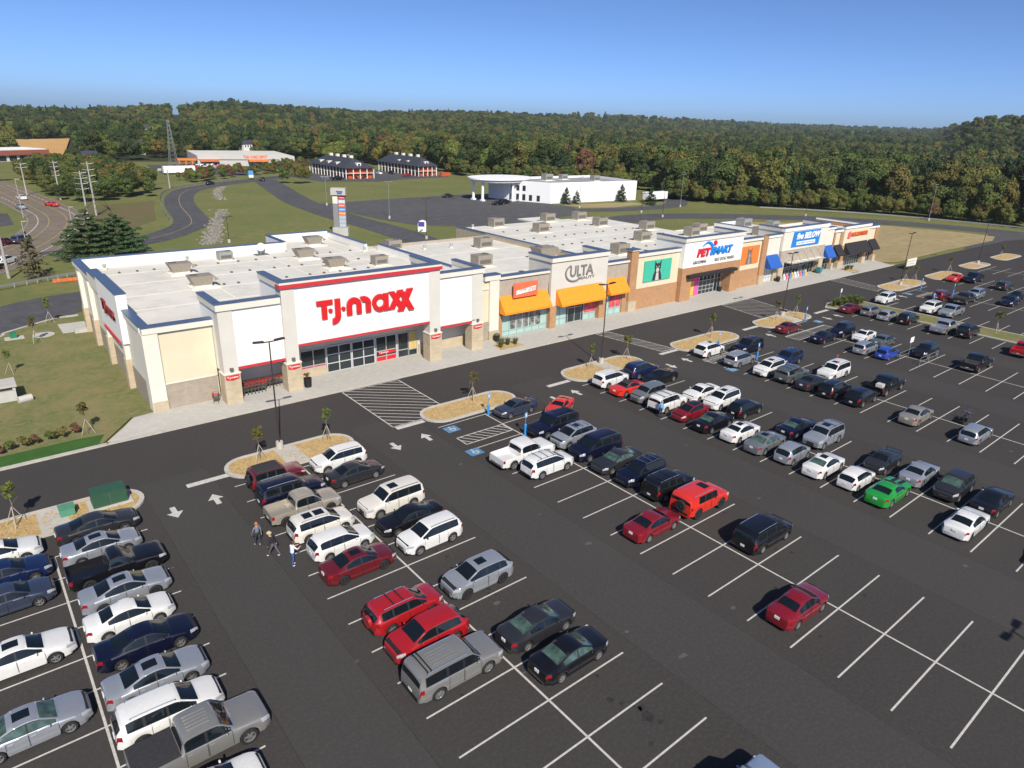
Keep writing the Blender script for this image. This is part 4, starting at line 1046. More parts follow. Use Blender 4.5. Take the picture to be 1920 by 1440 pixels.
M_GREYL = pm('grey_letters', (0.20, 0.19, 0.18), rough=0.5, var=0.05)
M_TANU = pm('tan_sheet_metal', (0.30, 0.265, 0.215), rough=0.55, metal=0.15, var=0.08, scale=3)
M_GREYU = pm('grey_sheet_metal', (0.30, 0.31, 0.29), rough=0.55, metal=0.2, var=0.1, scale=3)
M_LOUV = pm('dark_louvre', (0.12, 0.115, 0.105), rough=0.7, var=0.25, scale=12)
M_WOOD = pm('yellow_panel', (0.60, 0.45, 0.16), rough=0.7, var=0.1)

def text_mesh(s, bold=0.0, depth=0.08):
    cu = bpy.data.curves.new('lettering', 'FONT'); cu.body = s; cu.size = 1.0; cu.extrude = depth; cu.offset = bold; cu.resolution_u = 3
    cu.align_x = 'LEFT'
    o = bpy.data.objects.new('lettering', cu); COL.objects.link(o); bpy.context.view_layer.update()
    me = bpy.data.meshes.new_from_object(o.evaluated_get(bpy.context.evaluated_depsgraph_get())); bpy.data.objects.remove(o); bpy.data.curves.remove(cu)
    v = np.empty(len(me.vertices) * 3); me.vertices.foreach_get('co', v); v = v.reshape(-1, 3); mn = v.min(0); mx = v.max(0)
    v[:, :2] = (v[:, :2] - mn[:2]) / (mx[:2] - mn[:2]); me.vertices.foreach_set('co', v.ravel()); me.update()
    return me
def lettering(parent, s, x0, x1, z0, z1, Y, mat, bold=0.0, depth=0.06, slant=0.0, name='lettering', wall_x=None):
    """letters on a wall that faces -Y (or -X when wall_x is given), stretched to a box"""
    me = text_mesh(s, bold, depth); me.materials.clear(); me.materials.append(mat)
    if slant:
        for v in me.vertices: v.co.x += v.co.y * slant; 
    o = bpy.data.objects.new(name, me); COL.objects.link(o); o.parent = parent; org = parent_origin(parent)
    o.scale = (x1 - x0, z1 - z0, 1.0)
    if wall_x is None:
        o.rotation_euler = (math.pi / 2, 0, 0); o.location = Vector((x0, Y, z0)) - org
    else:
        o.rotation_euler = (math.pi / 2, 0, -math.pi / 2); o.location = Vector((wall_x, x1, z0)) - org
    return o
def rect_part(name, parent, polys, y0, y1, mat):
    """flat shapes in the X-Z plane extruded from y0 to y1"""
    b = MB()
    for P in polys:
        n = len(P); y0 -= .0025; pts = [(x, y0, z) for x, z in P] + [(x, y1, z) for x, z in P]
        b.poly(pts, [tuple(range(n)), tuple(range(2 * n - 1, n - 1, -1))] + [(i, n + i, n + (i + 1) % n, (i + 1) % n) for i in range(n)], mat)
    return b.build(name, parent)
def ringpoly(cx, cz, ro, ri, a0, a1, n=14):
    A = np.radians(np.linspace(a0, a1, n))
    return [[(cx + ro * math.cos(A[i]), cz + ro * math.sin(A[i])), (cx + ro * math.cos(A[i + 1]), cz + ro * math.sin(A[i + 1])),
             (cx + ri * math.cos(A[i + 1]), cz + ri * math.sin(A[i + 1])), (cx + ri * math.cos(A[i]), cz + ri * math.sin(A[i]))] for i in range(n - 1)]
def disc(cx, cz, r, n=16): return [(cx + r * math.cos(2 * math.pi * i / n), cz + r * math.sin(2 * math.pi * i / n)) for i in range(n)]
def R4(x0, x1, z0, z1): return [(x0, z0), (x1, z0), (x1, z1), (x0, z1)]

def storefront(parent, x0, x1, z0, z1, Y, nc, rows, pane=None, lower=None, name='shop_window', fr=None, fw=.05):
    """frame plus one pane object per opening; rows are relative heights of the transoms"""
    fr = fr or M_FRAME; b = MB(); zs = [z0] + [z0 + (z1 - z0) * r for r in rows] + [z1]
    for i in range(nc + 1):
        x = x0 + (x1 - x0) * i / nc; b.box(x - fw, x + fw, Y - .06, Y + .06, z0, z1, fr)
    for z in zs: b.box(x0 + fw * .5, x1 - fw * .5, Y - .05, Y + .05, z - fw, z + fw, fr)
    f = b.build(name, parent)
    for i in range(nc):
        for j in range(len(zs) - 1):
            xa = x0 + (x1 - x0) * i / nc; xb = x0 + (x1 - x0) * (i + 1) / nc
            m = (lower if (lower and j == 0) else pane) or M_SGLASS
            q = MB(); q.box(xa + fw, xb - fw, Y - .015, Y + .015, zs[j] + fw, zs[j + 1] - fw, m); q.build('pane', f)
    return f
def awning(parent, x0, x1, ztop, zbot, Y, out, mat, rod=False):
    b = MB(); yo = Y - out
    P = [(x0, Y, ztop), (x1, Y, ztop), (x1, yo, zbot + .22), (x0, yo, zbot + .22), (x0, yo, zbot), (x1, yo, zbot), (x1, Y, zbot), (x0, Y, zbot)]
    b.poly(P, [(0, 1, 2, 3), (3, 2, 5, 4), (0, 3, 4, 7), (1, 6, 5, 2)], mat)
    aw = b.build('awning', parent)
    k = max(2, int((x1 - x0) / 1.1)); r = MB()
    for i in range(1, k):
        x = x0 + (x1 - x0) * i / k; r.cyl((x, Y - .02, ztop + .004), (x, yo, zbot + .226), .009, .009, mat, 4, False)
    r.cyl((x0, yo - .005, zbot + .22), (x1, yo - .005, zbot + .22), .022, .022, mat, 5); r.build('awning_rib', aw)
    return aw
def parapet(parent, x0, x1, y0, y1, z0, z1, mat, cope=.16, cap=True):
    b = MB(); b.box(x0, x1, y0, y1, z0, z1 - .08, mat); o = b.build('parapet', parent)
    if cap:
        c = MB(); c.box(x0 - .05, x1 + .05, y0 - .05, y1 + .05, z1 - .08, z1 + .03, M_COPE); c.build('coping', o)
    return o
def wallb(parent, x0, x1, y0, y1, z0, z1, mat, name='wall'): return part_box(name, parent, x0, x1, y0, y1, z0, z1, mat)

# ---- discount store with the red sign
tj = thing('store_building', 'big white store with red letters, red bands and tan block columns', 'store', (12, 67, 0))
wallb(tj, 11.8, 12.15, 67.52, 104, 0, 7.9, M_PALE); wallb(tj, 11.8, 17.8, 67.1, 67.5, 0, 7.75, M_CREAM)
wallb(tj, 11.7, 12.95, 66.85, 67.09, 0, 7.72, M_PALE, 'corner_pilaster'); wallb(tj, 11.62, 11.79, 66.86, 68.3, 0, 7.72, M_PALE, 'corner_pilaster')
wallb(tj, 12.97, 17.7, 67.02, 67.09, 0, 2.6, M_BLOCK, 'block_base'); wallb(tj, 11.66, 12.99, 66.80, 66.84, 0, 1.1, M_STONE, 'block_base')
wallb(tj, 11.73, 11.79, 68.4, 103.9, 0, 2.6, M_BLOCK, 'block_base')
wallb(tj, 12.99, 17.75, 66.98, 67.02, 2.6, 2.75, M_PALE, 'ledge')
parapet(tj, 11.68, 17.9, 66.78, 67.6, 7.76, 8.42, M_PALE); parapet(tj, 11.6, 12.4, 67.62, 74.4, 7.76, 8.40, M_PALE)
parapet(tj, 11.25, 12.2, 74.45, 84.9, 4.9, 10.0, M_WHITE); parapet(tj, 11.5, 12.6, 84.95, 92.3, 7.5, 9.2, M_PALE); parapet(tj, 11.55, 12.4, 92.35, 103.7, 7.8, 8.5, M_PALE)
for y in (75.2, 84.2, 92.3, 99.0):
    wallb(tj, 11.2, 11.78, y - .55, y + .55, 0, 3.2, M_STONE, 'pilaster_base'); wallb(tj, 11.3, 11.78, y - .45, y + .45, 3.2, 7.7 if y > 85 else 4.88, M_PALE, 'pilaster')
wallb(tj, 11.12, 11.4, 76.0, 83.4, 4.6, 4.88, M_REDTRIM, 'red_band')
lettering(tj, 'T.J.maxx', 76.4, 82.4, 6.6, 8.0, None, pm('dark_red_letters', (0.20, 0.01, 0.012), rough=.5, var=.05), .03, .12, wall_x=11.17, name='sign_lettering')
wallb(tj, 11.8, 53.0, 103.7, 104.0, 0, 6.79, M_PALE); parapet(tj, 12.5, 39.6, 103.6, 104.1, 6.9, 8.45, M_WHITE)
wallb(tj, 39.7, 50.2, 104.05, 111.6, 0, 6.79, M_PALE); parapet(tj, 39.7, 40.1, 104.2, 111.6, 7.0, 8.4, M_WHITE); parapet(tj, 40.2, 50.2, 111.3, 111.7, 7.0, 8.4, M_WHITE); parapet(tj, 50.3, 50.7, 98, 111.6, 6.9, 8.2, M_WHITE)
wallb(tj, 52.6, 53.0, 68.2, 103.6, 0, 6.9, M_PALE); parapet(tj, 52.5, 53.05, 68.3, 97.9, 6.9, 8.0, M_WHITE)
deck = part_box('roof', tj, 12.16, 52.58, 67.6, 103.58, 6.8, 7.0, M_ROOF)
part_box('roof', tj, 40.2, 50.1, 103.7, 111.2, 6.81, 7.0, M_ROOF)
for y in (72.5, 79.0, 85.5, 92.0, 98.5):
    part_box('roof_seam', deck, 13.0, 52.4, y - .14, y + .14, 7.0, 7.012, M_SEAM)
for x in (24, 36, 47): part_box('roof_seam', deck, x - .12, x + .12, 73, 103, 7.013, 7.022, M_SEAM)
# alcove walls and storefront
wallb(tj, 17.8, 53.2, 68.05, 68.35, 0, 7.6, M_BEIGE, 'entrance_wall'); wallb(tj, 17.82, 26.6, 67.95, 68.04, 0, 1.1, M_STONE, 'block_base'); wallb(tj, 26.65, 29.5, 67.9, 68.04, 0, .95, M_STONE, 'block_base')
wallb(tj, 41.4, 49.9, 67.95, 68.04, 0, 1.3, M_STONE, 'block_base')
wallb(tj, 19.0, 24, 65.2, 68.0, 3.72, 3.82, M_BEIGE, 'soffit'); wallb(tj, 25.4, 41.2, 65.2, 68.0, 5.02, 5.12, M_BEIGE, 'soffit'); wallb(tj, 42.7, 48, 65.4, 68.0, 3.9, 4.0, M_BEIGE, 'soffit')
storefront(tj, 26.65, 29.5, 1.0, 3.05, 68.0, 2, [.12], lower=M_REDTRIM)
storefront(tj, 29.6, 32.5, .13, 3.1, 67.9, 2, [.34, .68], name='sliding_door', fr=pm('white_frame', (.52, .53, .54), var=.02), fw=.05); storefront(tj, 32.65, 35.45, .13, 3.1, 67.9, 2, [.34, .68], name='sliding_door', fr=MATS['white_frame'], fw=.05)
storefront(tj, 35.7, 38.35, .13, 3.12, 68.0, 2, [.2, .42], lower=M_RED); storefront(tj, 38.6, 40.0, .13, 3.1, 68.0, 1, [.3]); storefront(tj, 40.05, 41.2, .13, 3.1, 68.0, 1, [.25], pane=M_WOOD, lower=M_SGLASS)
b = MB(); b.box(36.0, 38.2, 67.93, 67.955, .98, 1.32, M_RED); b.build('red_decal', tj)
lettering(tj, 'T.J.maxx', 36.05, 37.3, 1.02, 1.28, 67.92, M_WHITE, .01, .004)
def column(x0, x1, y0, y1, ztop, zs=3.15):
    wallb(tj, x0 - .1, x1 + .1, y0 - .1, y1, 0.1, zs, M_STONE, 'column_base'); wallb(tj, x0 - .16, x1 + .16, y0 - .16, y1, zs, zs + .12, M_PALE, 'column_cap')
    wallb(tj, x0, x1, y0, y1, zs + .12, ztop, M_BEIGE, 'column')
    xm = (x0 + x1) / 2
    s = rect_part('column_sign', tj, [R4(xm - .62, xm + .62, zs - .48, zs - .08), [(xm - .5, zs - .48), (xm, zs - .58), (xm + .5, zs - .48)]], y0 - .17, y0 - .105, M_RED)
    lettering(s, 'T.J.maxx', xm - .55, xm + .55, zs - .42, zs - .16, y0 - .18, M_WHITE, .02, .01)
    q = MB(); q.box(xm - .16, xm + .16, y0 - .22, y0 - .005, zs + .35, zs + .65, M_LOUV); q.build('wall_lamp', tj)
column(17.85, 19.2, 64.95, 66.3, 9.5); column(23.95, 25.3, 64.75, 66.1, 10.9, 3.1); column(41.05, 42.5, 64.75, 66.1, 11.0, 3.4); column(47.55, 49.1, 65.4, 66.7, 9.7, 3.4)
wallb(tj, 19.2, 23.94, 65.05, 65.4, 3.75, 9.5, M_WHITE, 'sign_panel'); wallb(tj, 19.2, 23.94, 64.98, 65.41, 3.5, 3.74, M_REDTRIM, 'red_band')
wallb(tj, 25.3, 41.05, 64.85, 65.2, 5.0, 10.9, M_WHITE, 'sign_panel'); wallb(tj, 25.3, 41.05, 64.76, 65.21, 4.78, 4.99, M_REDTRIM, 'red_band')
wallb(tj, 42.5, 47.55, 65.5, 65.8, 3.85, 9.7, M_WHITE, 'sign_panel'); wallb(tj, 42.5, 47.55, 65.43, 65.81, 3.62, 3.84, M_REDTRIM, 'red_band')
wallb(tj, 17.86, 18.2, 66.3, 70.5, 3.3, 9.5, M_WHITE, 'side_return'); wallb(tj, 23.96, 24.3, 66.1, 70.5, 7.0, 10.9, M_WHITE, 'side_return'); wallb(tj, 42.1, 42.45, 66.1, 70.5, 7.0, 10.9, M_WHITE, 'side_return'); wallb(tj, 48.7, 49.05, 66.7, 71.5, 3.3, 9.7, M_WHITE, 'side_return')
parapet(tj, 17.7, 23.86, 64.8, 65.5, 9.5, 10.22, M_PALE); parapet(tj, 17.7, 18.35, 65.52, 70.5, 9.5, 10.22, M_PALE)
wallb(tj, 23.75, 42.7, 64.55, 65.6, 10.92, 11.28, M_REDTRIM, 'red_cornice'); parapet(tj, 23.82, 42.63, 64.62, 65.5, 11.29, 11.62, M_PALE)
parapet(tj, 23.82, 24.5, 65.7, 70.5, 10.92, 11.62, M_PALE); parapet(tj, 41.95, 42.63, 65.7, 70.5, 10.92, 11.62, M_PALE)
parapet(tj, 42.72, 49.3, 65.25, 66.0, 9.7, 10.35, M_PALE); parapet(tj, 48.65, 49.3, 66.05, 71.5, 9.7, 10.35, M_PALE)
wallb(tj, 49.3, 53.2, 67.7, 68.04, 0, 7.9, M_CREAM); wallb(tj, 51.75, 53.25, 67.4, 67.69, 1.35, 8.0, M_PALE, 'pilaster'); wallb(tj, 51.7, 53.3, 67.3, 67.69, .1, 1.35, M_STONE, 'block_base'); wallb(tj, 49.9, 51.7, 67.6, 67.69, .1, 2.6, M_BLOCK, 'block_base')
parapet(tj, 50.9, 53.35, 67.3, 68.4, 8.0, 8.72, M_PALE)
# the letters
sg = rect_part('sign_letter', tj, [R4(27.5, 29.25, 8.72, 9.2), R4(28.02, 28.6, 7.25, 8.72)], 64.62, 64.84, M_RED)
rect_part('sign_dot', tj, [disc(28.99, 8.04, .22)], 64.64, 64.84, M_RED); rect_part('sign_dot', tj, [disc(30.44, 8.05, .22)], 64.64, 64.84, M_RED)
rect_part('sign_letter', tj, [R4(29.5, 30.1, 7.45, 9.2)] + ringpoly(29.2, 7.45, .9, .3, -95, 0, 9), 64.62, 64.84, M_RED)
rect_part('sign_letter', tj, [R4(30.8, 31.4, 7.25, 8.25), R4(31.92, 32.5, 7.25, 8.25), R4(33.0, 33.6, 7.25, 8.25)] + ringpoly(31.65, 8.25, .85, .27, 0, 180, 12) + ringpoly(32.75, 8.25, .85, .27, 0, 118, 9), 64.62, 64.84, M_RED)
rect_part('sign_letter', tj, ringpoly(34.72, 8.12, .95, .48, 0, 360, 24) + [R4(35.14, 35.72, 7.2, 9.08)], 64.62, 64.84, M_RED)
rect_part('sign_letter', tj, [[(35.78, 9.15), (37.05, 7.1), (37.75, 7.1), (36.48, 9.15)], [(35.76, 7.15), (36.46, 7.15), (37.62, 9.2), (36.92, 9.2)]], 64.64, 64.84, M_RED)
rect_part('sign_letter', tj, [[(37.0, 9.0), (38.25, 6.8), (38.98, 6.8), (37.72, 9.0)], [(36.85, 6.85), (37.6, 6.85), (38.85, 9.25), (38.1, 9.25)]], 64.58, 64.84, M_RED)

# ---- beauty store with the orange awnings
ul = thing('store_building', 'tan brick beauty store with three orange awnings and grey letters', 'store', (53.4, 67.6, 0))
wallb(ul, 53.4, 61.95, 67.65, 68.0, 3.2, 7.9, M_TAUPE); wallb(ul, 53.3, 53.95, 67.5, 68.0, .1, 3.2, M_BRICK, 'pier'); wallb(ul, 73.0, 77.9, 67.65, 68.0, 3.2, 7.75, M_TAUPE); wallb(ul, 76.95, 77.95, 67.5, 68.0, .1, 3.2, M_BRICK, 'pier')
wallb(ul, 62.0, 72.9, 67.2, 67.6, 3.2, 9.3, M_BEIGE); wallb(ul, 61.95, 63.1, 67.05, 68.0, .1, 3.2, M_BRICK, 'pier'); wallb(ul, 71.6, 72.9, 67.05, 68.0, .1, 3.2, M_BRICK, 'pier')
wallb(ul, 62.0, 62.4, 67.61, 72.0, 6.5, 9.3, M_BEIGE, 'side_return'); wallb(ul, 72.5, 72.9, 67.61, 72.0, 6.5, 9.3, M_BEIGE, 'side_return')
parapet(ul, 53.4, 61.9, 67.4, 68.2, 7.9, 8.35, M_PALE); parapet(ul, 73.0, 77.9, 67.4, 68.2, 7.75, 8.2, M_PALE); parapet(ul, 61.85, 73.05, 66.98, 67.8, 9.3, 9.98, M_PALE); parapet(ul, 61.85, 62.6, 67.85, 72, 9.3, 9.98, M_PALE); parapet(ul, 72.3, 73.05, 67.85, 72, 9.3, 9.98, M_PALE)
wallb(ul, 53.1, 77.4, 101.6, 102.0, 0, 6.9, M_TAUPE)
dk = part_box('roof', ul, 53.1, 77.3, 68.3, 101.6, 6.2, 6.45, M_ROOF)
for y in (76, 84, 92): part_box('roof_seam', dk, 53.6, 77, y - .14, y + .14, 6.45, 6.462, M_SEAM)
part_box('roof_seam', dk, 60 - .12, 60 + .12, 69, 101, 6.463, 6.472, M_SEAM)
storefront(ul, 53.97, 61.9, .15, 3.2, 67.75, 6, [.22], pane=M_TEAL, lower=M_TEAL, fr=pm('teal_frame', (.28, .36, .36), rough=.4, var=.03))
storefront(ul, 63.15, 65.6, .15, 3.1, 67.75, 2, [.3], pane=M_TEAL, lower=M_TEAL, fr=MATS['teal_frame']); storefront(ul, 66.1, 68.8, .15, 3.1, 67.95, 2, [.72], name='shop_door'); storefront(ul, 69.0, 71.5, .15, 3.1, 67.75, 2, [.3], pane=M_TEAL, lower=M_TEAL, fr=MATS['teal_frame']); storefront(ul, 73.0, 76.9, .15, 3.1, 67.75, 3, [.3], pane=M_TEAL, lower=M_TEAL, fr=MATS['teal_frame'])
for i, x in enumerate((55.9, 57.0, 58.1, 59.2, 60.3)):
    q = MB(); q.box(x - .42, x + .42, 67.66, 67.68, 1.0, 2.9, pm('photo_grey', (.22, .20, .19), rough=.6, var=.9, scale=1.1)); q.build('window_poster', ul)
for x0, x1 in ((69.2, 70.2), (70.35, 71.4), (74.4, 75.6), (75.8, 76.8)):
    q = MB(); q.box(x0, x1, 67.66, 67.68, 1.25, 2.9, M_POSTER); q.build('window_poster', ul)
awning(ul, 53.4, 61.6, 5.65, 3.45, 67.64, 1.4, M_ORANGE); awning(ul, 63.0, 71.9, 5.5, 3.3, 67.19, 1.4, M_ORANGE); awning(ul, 73.1, 77.2, 5.7, 3.5, 67.64, 1.4, M_ORANGE)
p = rect_part('banner', ul, [R4(55.3, 59.4, 5.35, 7.25)], 66.95, 67.1, pm('banner_orange', (.80, .16, .07), rough=.5, var=.06))
rect_part('banner_strip', p, [[(55.7, 5.75), (59.0, 6.05), (59.05, 6.65), (55.75, 6.3)]], 66.93, 66.945, M_WHITE)
lettering(p, 'now open', 55.9, 58.8, 5.9, 6.5, 66.92, M_GREYL, .0, .004, .15)
ls = [('U', 65.4, 66.55), ('L', 66.75, 67.5), ('T', 67.45, 68.6), ('A', 68.5, 69.95)]
for ch, x0, x1 in ls: lettering(ul, ch, x0, x1, 6.95, 8.45, 67.14, M_GREYL, .015, .06, name='sign_letter')
lettering(ul, 'BEAUTY', 67.0, 70.3, 6.42, 6.78, 67.15, M_GREYL, .0, .04, name='sign_lettering')
rect_part('sign_swoosh', ul, [[(66.2 + 1.75 * math.cos(a) * 1.0, 7.5 + 1.25 * math.sin(a)), (66.2 + 1.75 * math.cos(a2), 7.5 + 1.25 * math.sin(a2)), (66.2 + 1.75 * math.cos(a2) + .22 * math.sin((a2 - 2.0) * 1.1), 7.5 + 1.08 * math.sin(a2)), (66.2 + 1.75 * math.cos(a) + .22 * math.sin((a - 2.0) * 1.1), 7.5 + 1.08 * math.sin(a))] for a, a2 in zip(np.linspace(2.0, 5.2, 16)[:-1], np.linspace(2.0, 5.2, 16)[1:])], 67.06, 67.19, M_GREYL)

# ---- pet store
ps = thing('store_building', 'pet store with green dog poster, orange cat poster and brick base', 'store', (78, 67.6, 0))
wallb(ps, 78.0, 79.55, 67.2, 68.2, 1.7, 9.35, M_BRICK, 'pier'); wallb(ps, 77.97, 79.7, 67.05, 68.2, .1, 1.7, M_STONE, 'pier_base'); parapet(ps, 77.9, 79.7, 67.05, 68.3, 9.35, 9.6, M_PALE)
wallb(ps, 79.6, 89.9, 67.6, 68.0, 3.35, 8.3, M_CREAM); wallb(ps, 79.72, 89.9, 67.5, 68.0, .1, 3.35, M_BRICK, 'brick_base'); parapet(ps, 79.7, 89.9, 67.35, 68.2, 8.3, 8.9, M_PALE)
wallb(ps, 106.0, 113.3, 67.6, 68.0, 3.3, 8.3, M_CREAM); wallb(ps, 106.0, 113.3, 67.5, 68.0, .1, 3.3, M_BRICK, 'brick_base'); parapet(ps, 106.0, 113.3, 67.35, 68.2, 8.3, 8.85, M_PALE)
wallb(ps, 113.35, 114.9, 67.25, 68.2, 1.7, 8.85, M_BRICK, 'pier'); wallb(ps, 113.3, 115.0, 67.1, 68.2, .1, 1.7, M_STONE, 'pier_base')
wallb(ps, 89.95, 105.95, 66.75, 67.2, 5.6, 9.75, M_WHITE, 'sign_panel'); wallb(ps, 89.92, 105.98, 66.72, 67.2, 4.5, 5.58, M_BRICK, 'brick_band'); wallb(ps, 89.9, 92.6, 66.7, 69, .1, 4.5, M_BRICK, 'pier'); wallb(ps, 103.6, 106.0, 66.7, 69, .1, 4.5, M_BRICK, 'pier')
wallb(ps, 89.95, 90.4, 67.21, 72.6, 5.6, 9.75, M_WHITE, 'side_return'); wallb(ps, 105.5, 105.95, 67.21, 72.6, 5.6, 9.75, M_WHITE, 'side_return'); wallb(ps, 89.94, 90.41, 67.21, 69.5, 4.5, 5.59, M_BRICK, 'brick_band')
parapet(ps, 89.8, 106.1, 66.55, 67.3, 9.75, 10.45, M_PALE); parapet(ps, 89.8, 90.5, 67.35, 72.6, 9.75, 10.45, M_PALE); parapet(ps, 105.4, 106.1, 67.35, 72.6, 9.75, 10.45, M_PALE)
wallb(ps, 91.0, 104.2, 65.9, 66.69, 4.0, 4.46, M_BLACKAW, 'canopy'); wallb(ps, 92.6, 103.6, 68.6, 69.0, .1, 4.5, M_BEIGE, 'entrance_wall')
storefront(ps, 97.1, 101.3, .15, 3.5, 68.45, 4, [.2, .4, .68], name='sliding_door'); storefront(ps, 101.4, 103.2, .15, 3.5, 68.45, 2, [.68])
part_box('window_decal', ps, 94.6, 95.8, 68.4, 68.58, .2, 3.4, pm('decal_yellow', (.75, .45, .05), var=.1)); part_box('window_decal', ps, 95.85, 97.0, 68.4, 68.58, .2, 3.4, pm('decal_pink', (.72, .10, .38), var=.1)); part_box('window_decal', ps, 94.6, 97.0, 68.38, 68.395, 2.7, 3.4, pm('decal_red', (.6, .03, .16), var=.1))
dp = rect_part('poster', ps, [R4(81.4, 87.8, 4.25, 7.48)], 67.42, 67.58, pm('poster_green', (.06, .46, .32), rough=.5, var=.05))
M_DK = pm('animal_dark', (.03, .03, .035), var=.3, scale=6); M_LT = pm('animal_pale', (.55, .50, .46), var=.2, scale=6); M_PK = pm('animal_pink', (.5, .2, .2), var=.1)
def animal(parent, x, z, s, dark, light, Y):
    rect_part('printed_animal', parent, [[(x - .95 * s, z), (x + 1.0 * s, z), (x + .85 * s, z + .8 * s), (x + .5 * s, z + 1.4 * s), (x - .5 * s, z + 1.4 * s), (x - .85 * s, z + .7 * s)], disc(x, z + 1.72 * s, .66 * s), [(x - .64 * s, z + 1.8 * s), (x - .18 * s, z + 2.25 * s), (x - .66 * s, z + 2.75 * s)], [(x + .64 * s, z + 1.8 * s), (x + .18 * s, z + 2.25 * s), (x + .72 * s, z + 2.75 * s)]], Y - .012, Y, dark)
    rect_part('printed_animal', parent, [disc(x, z + 1.42 * s, .34 * s, 10), [(x - .34 * s, z), (x + .4 * s, z), (x + .26 * s, z + 1.05 * s), (x - .22 * s, z + 1.05 * s)], disc(x - .26 * s, z + 1.9 * s, .09 * s, 8), disc(x + .26 * s, z + 1.9 * s, .09 * s, 8)], Y - .02, Y - .0125, light)
animal(dp, 84.5, 4.3, 1.12, M_DK, M_LT, 67.42)
cp_ = rect_part('poster', ps, [R4(106.5, 112.6, 4.3, 7.45)], 67.42, 67.58, pm('poster_orange', (.82, .20, .04), rough=.5, var=.05))
animal(cp_, 109.6, 4.35, 1.02, pm('animal_grey', (.17, .13, .11), var=.7, scale=5), pm('animal_fawn', (.36, .28, .22), var=.4, scale=5), 67.42)
M_PRED = pm('logo_red', (.66, .02, .05), rough=.4, var=.03); M_PBLUE = pm('logo_blue', (.02, .22, .66), rough=.4, var=.03)
lettering(ps, 'PET', 93.2, 96.5, 7.1, 8.45, 66.68, M_PRED, .05, .09, .08, name='sign_lettering'); lettering(ps, 'SMART', 96.6, 102.6, 7.15, 8.5, 66.68, M_PBLUE, .05, .09, .05, name='sign_lettering')
rect_part('sign_ball', ps, [disc(97.75, 9.15, .38)], 66.5, 66.74, M_PRED)
rect_part('sign_swoosh', ps, [[(94.6 + 2.4 * t, 8.95 + .55 * math.sin(math.pi * t * .9)), (94.6 + 2.4 * (t + .125), 8.95 + .55 * math.sin(math.pi * (t + .125) * .9)), (94.6 + 2.4 * (t + .125), 8.72 + .62 * math.sin(math.pi * (t + .125) * .9) - .5 * (t + .125) ** 2), (94.6 + 2.4 * t, 8.72 + .62 * math.sin(math.pi * t * .9) - .5 * t * t)] for t in np.linspace(0, .875, 8)], 66.6, 66.74, M_PBLUE)
rect_part('sign_swoosh', ps, [[(96.7, 8.2), (97.05, 8.2), (97.6, 8.9), (97.4, 9.0)]], 66.6, 66.74, M_PBLUE)
lettering(ps, 'GROOMING', 92.4, 95.9, 6.05, 6.55, 66.7, M_GREYL, .0, .05, name='sign_lettering'); lettering(ps, 'SELF DOG WASH', 98.2, 103.6, 6.05, 6.55, 66.7, M_GREYL, .0, .05, name='sign_lettering')
dk = part_box('roof', ps, 77.4, 114.6, 68.25, 111.3, 6.6, 6.95, M_ROOF); part_box('roof', ps, 97.0, 105.0, 111.35, 117.0, 6.6, 6.9, M_ROOF)
wallb(ps, 77.0, 77.38, 68.4, 111.5, 0, 7.1, M_STONE); parapet(ps, 76.95, 77.4, 68.45, 111.4, 7.1, 7.35, M_BEIGE); wallb(ps, 77.4, 97, 111.32, 111.6, 0, 6.9, M_STONE)
for y in (75, 83, 91, 99, 107): part_box('roof_seam', dk, 78, 114, y - .13, y + .13, 6.95, 6.962, M_SEAM)
for x in (86, 98, 108): part_box('roof_seam', dk, x - .12, x + .12, 69, 111, 6.963, 6.972, M_SEAM)

# ---- five dollar store with the blue sign
fb = thing('store_building', 'cream store with big blue panel sign and two blue awnings', 'store', (115, 67.6, 0))
wallb(fb, 115.02, 119.6, 67.6, 68.0, 2.7, 8.4, M_PALE); parapet(fb, 115.0, 119.6, 67.4, 68.2, 8.4, 8.9, M_WHITE); wallb(fb, 118.6, 119.65, 67.45, 68, .1, 2.68, M_STONE, 'pier_base')
storefront(fb, 115.1, 118.5, .15, 2.66, 67.8, 4, [.33, .66], pane=pm('milky_glass', (.62, .63, .62), rough=.3, var=.08), lower=MATS['milky_glass'])
wallb(fb, 119.7, 135.9, 67.1, 67.5, 5.65, 9.2, M_PALE, 'sign_panel'); wallb(fb, 119.72, 135.88, 67.15, 67.5, 3.4, 5.64, M_TAUPE, 'brick_band'); parapet(fb, 119.55, 136.05, 66.95, 67.7, 9.2, 9.95, M_WHITE)
wallb(fb, 119.7, 120.1, 67.51, 72.5, 3.4, 9.2, M_BEIGE, 'side_return'); parapet(fb, 119.55, 120.2, 67.75, 72.5, 9.2, 9.95, M_BEIGE); wallb(fb, 135.5, 135.9, 67.51, 72.5, 3.4, 9.2, M_BEIGE, 'side_return'); parapet(fb, 135.4, 136.05, 67.75, 72.5, 9.2, 9.95, M_BEIGE)
wallb(fb, 119.7, 121.3, 67.1, 68.6, .1, 3.38, M_STONE, 'pier'); wallb(fb, 134.4, 136.0, 67.1, 68.6, .1, 3.38, M_STONE, 'pier')
storefront(fb, 121.35, 131.0, .15, 3.35, 68.0, 8, [.62]); storefront(fb, 131.05, 134.35, .15, 3.35, 68.2, 3, [.65], name='shop_door')
wallb(fb, 121.6, 133.9, 65.6, 67.1, 3.3, 3.46, pm('canopy_metal', (.42, .40, .36), rough=.5, metal=.3, var=.08), 'canopy')
for i in range(5):
    x = 122.6 + i * 2.6; q = MB(); q.cyl((x, 65.8, 3.46), (x, 67.12, 5.1), .03, .03, M_LOUV, 5); q.build('canopy_rod', fb)
    q = MB(); q.box(121.8 + i * 2.45, 123.9 + i * 2.45, 65.75, 67.0, 3.465, 3.49, M_PALE); q.build('canopy_panel', fb)
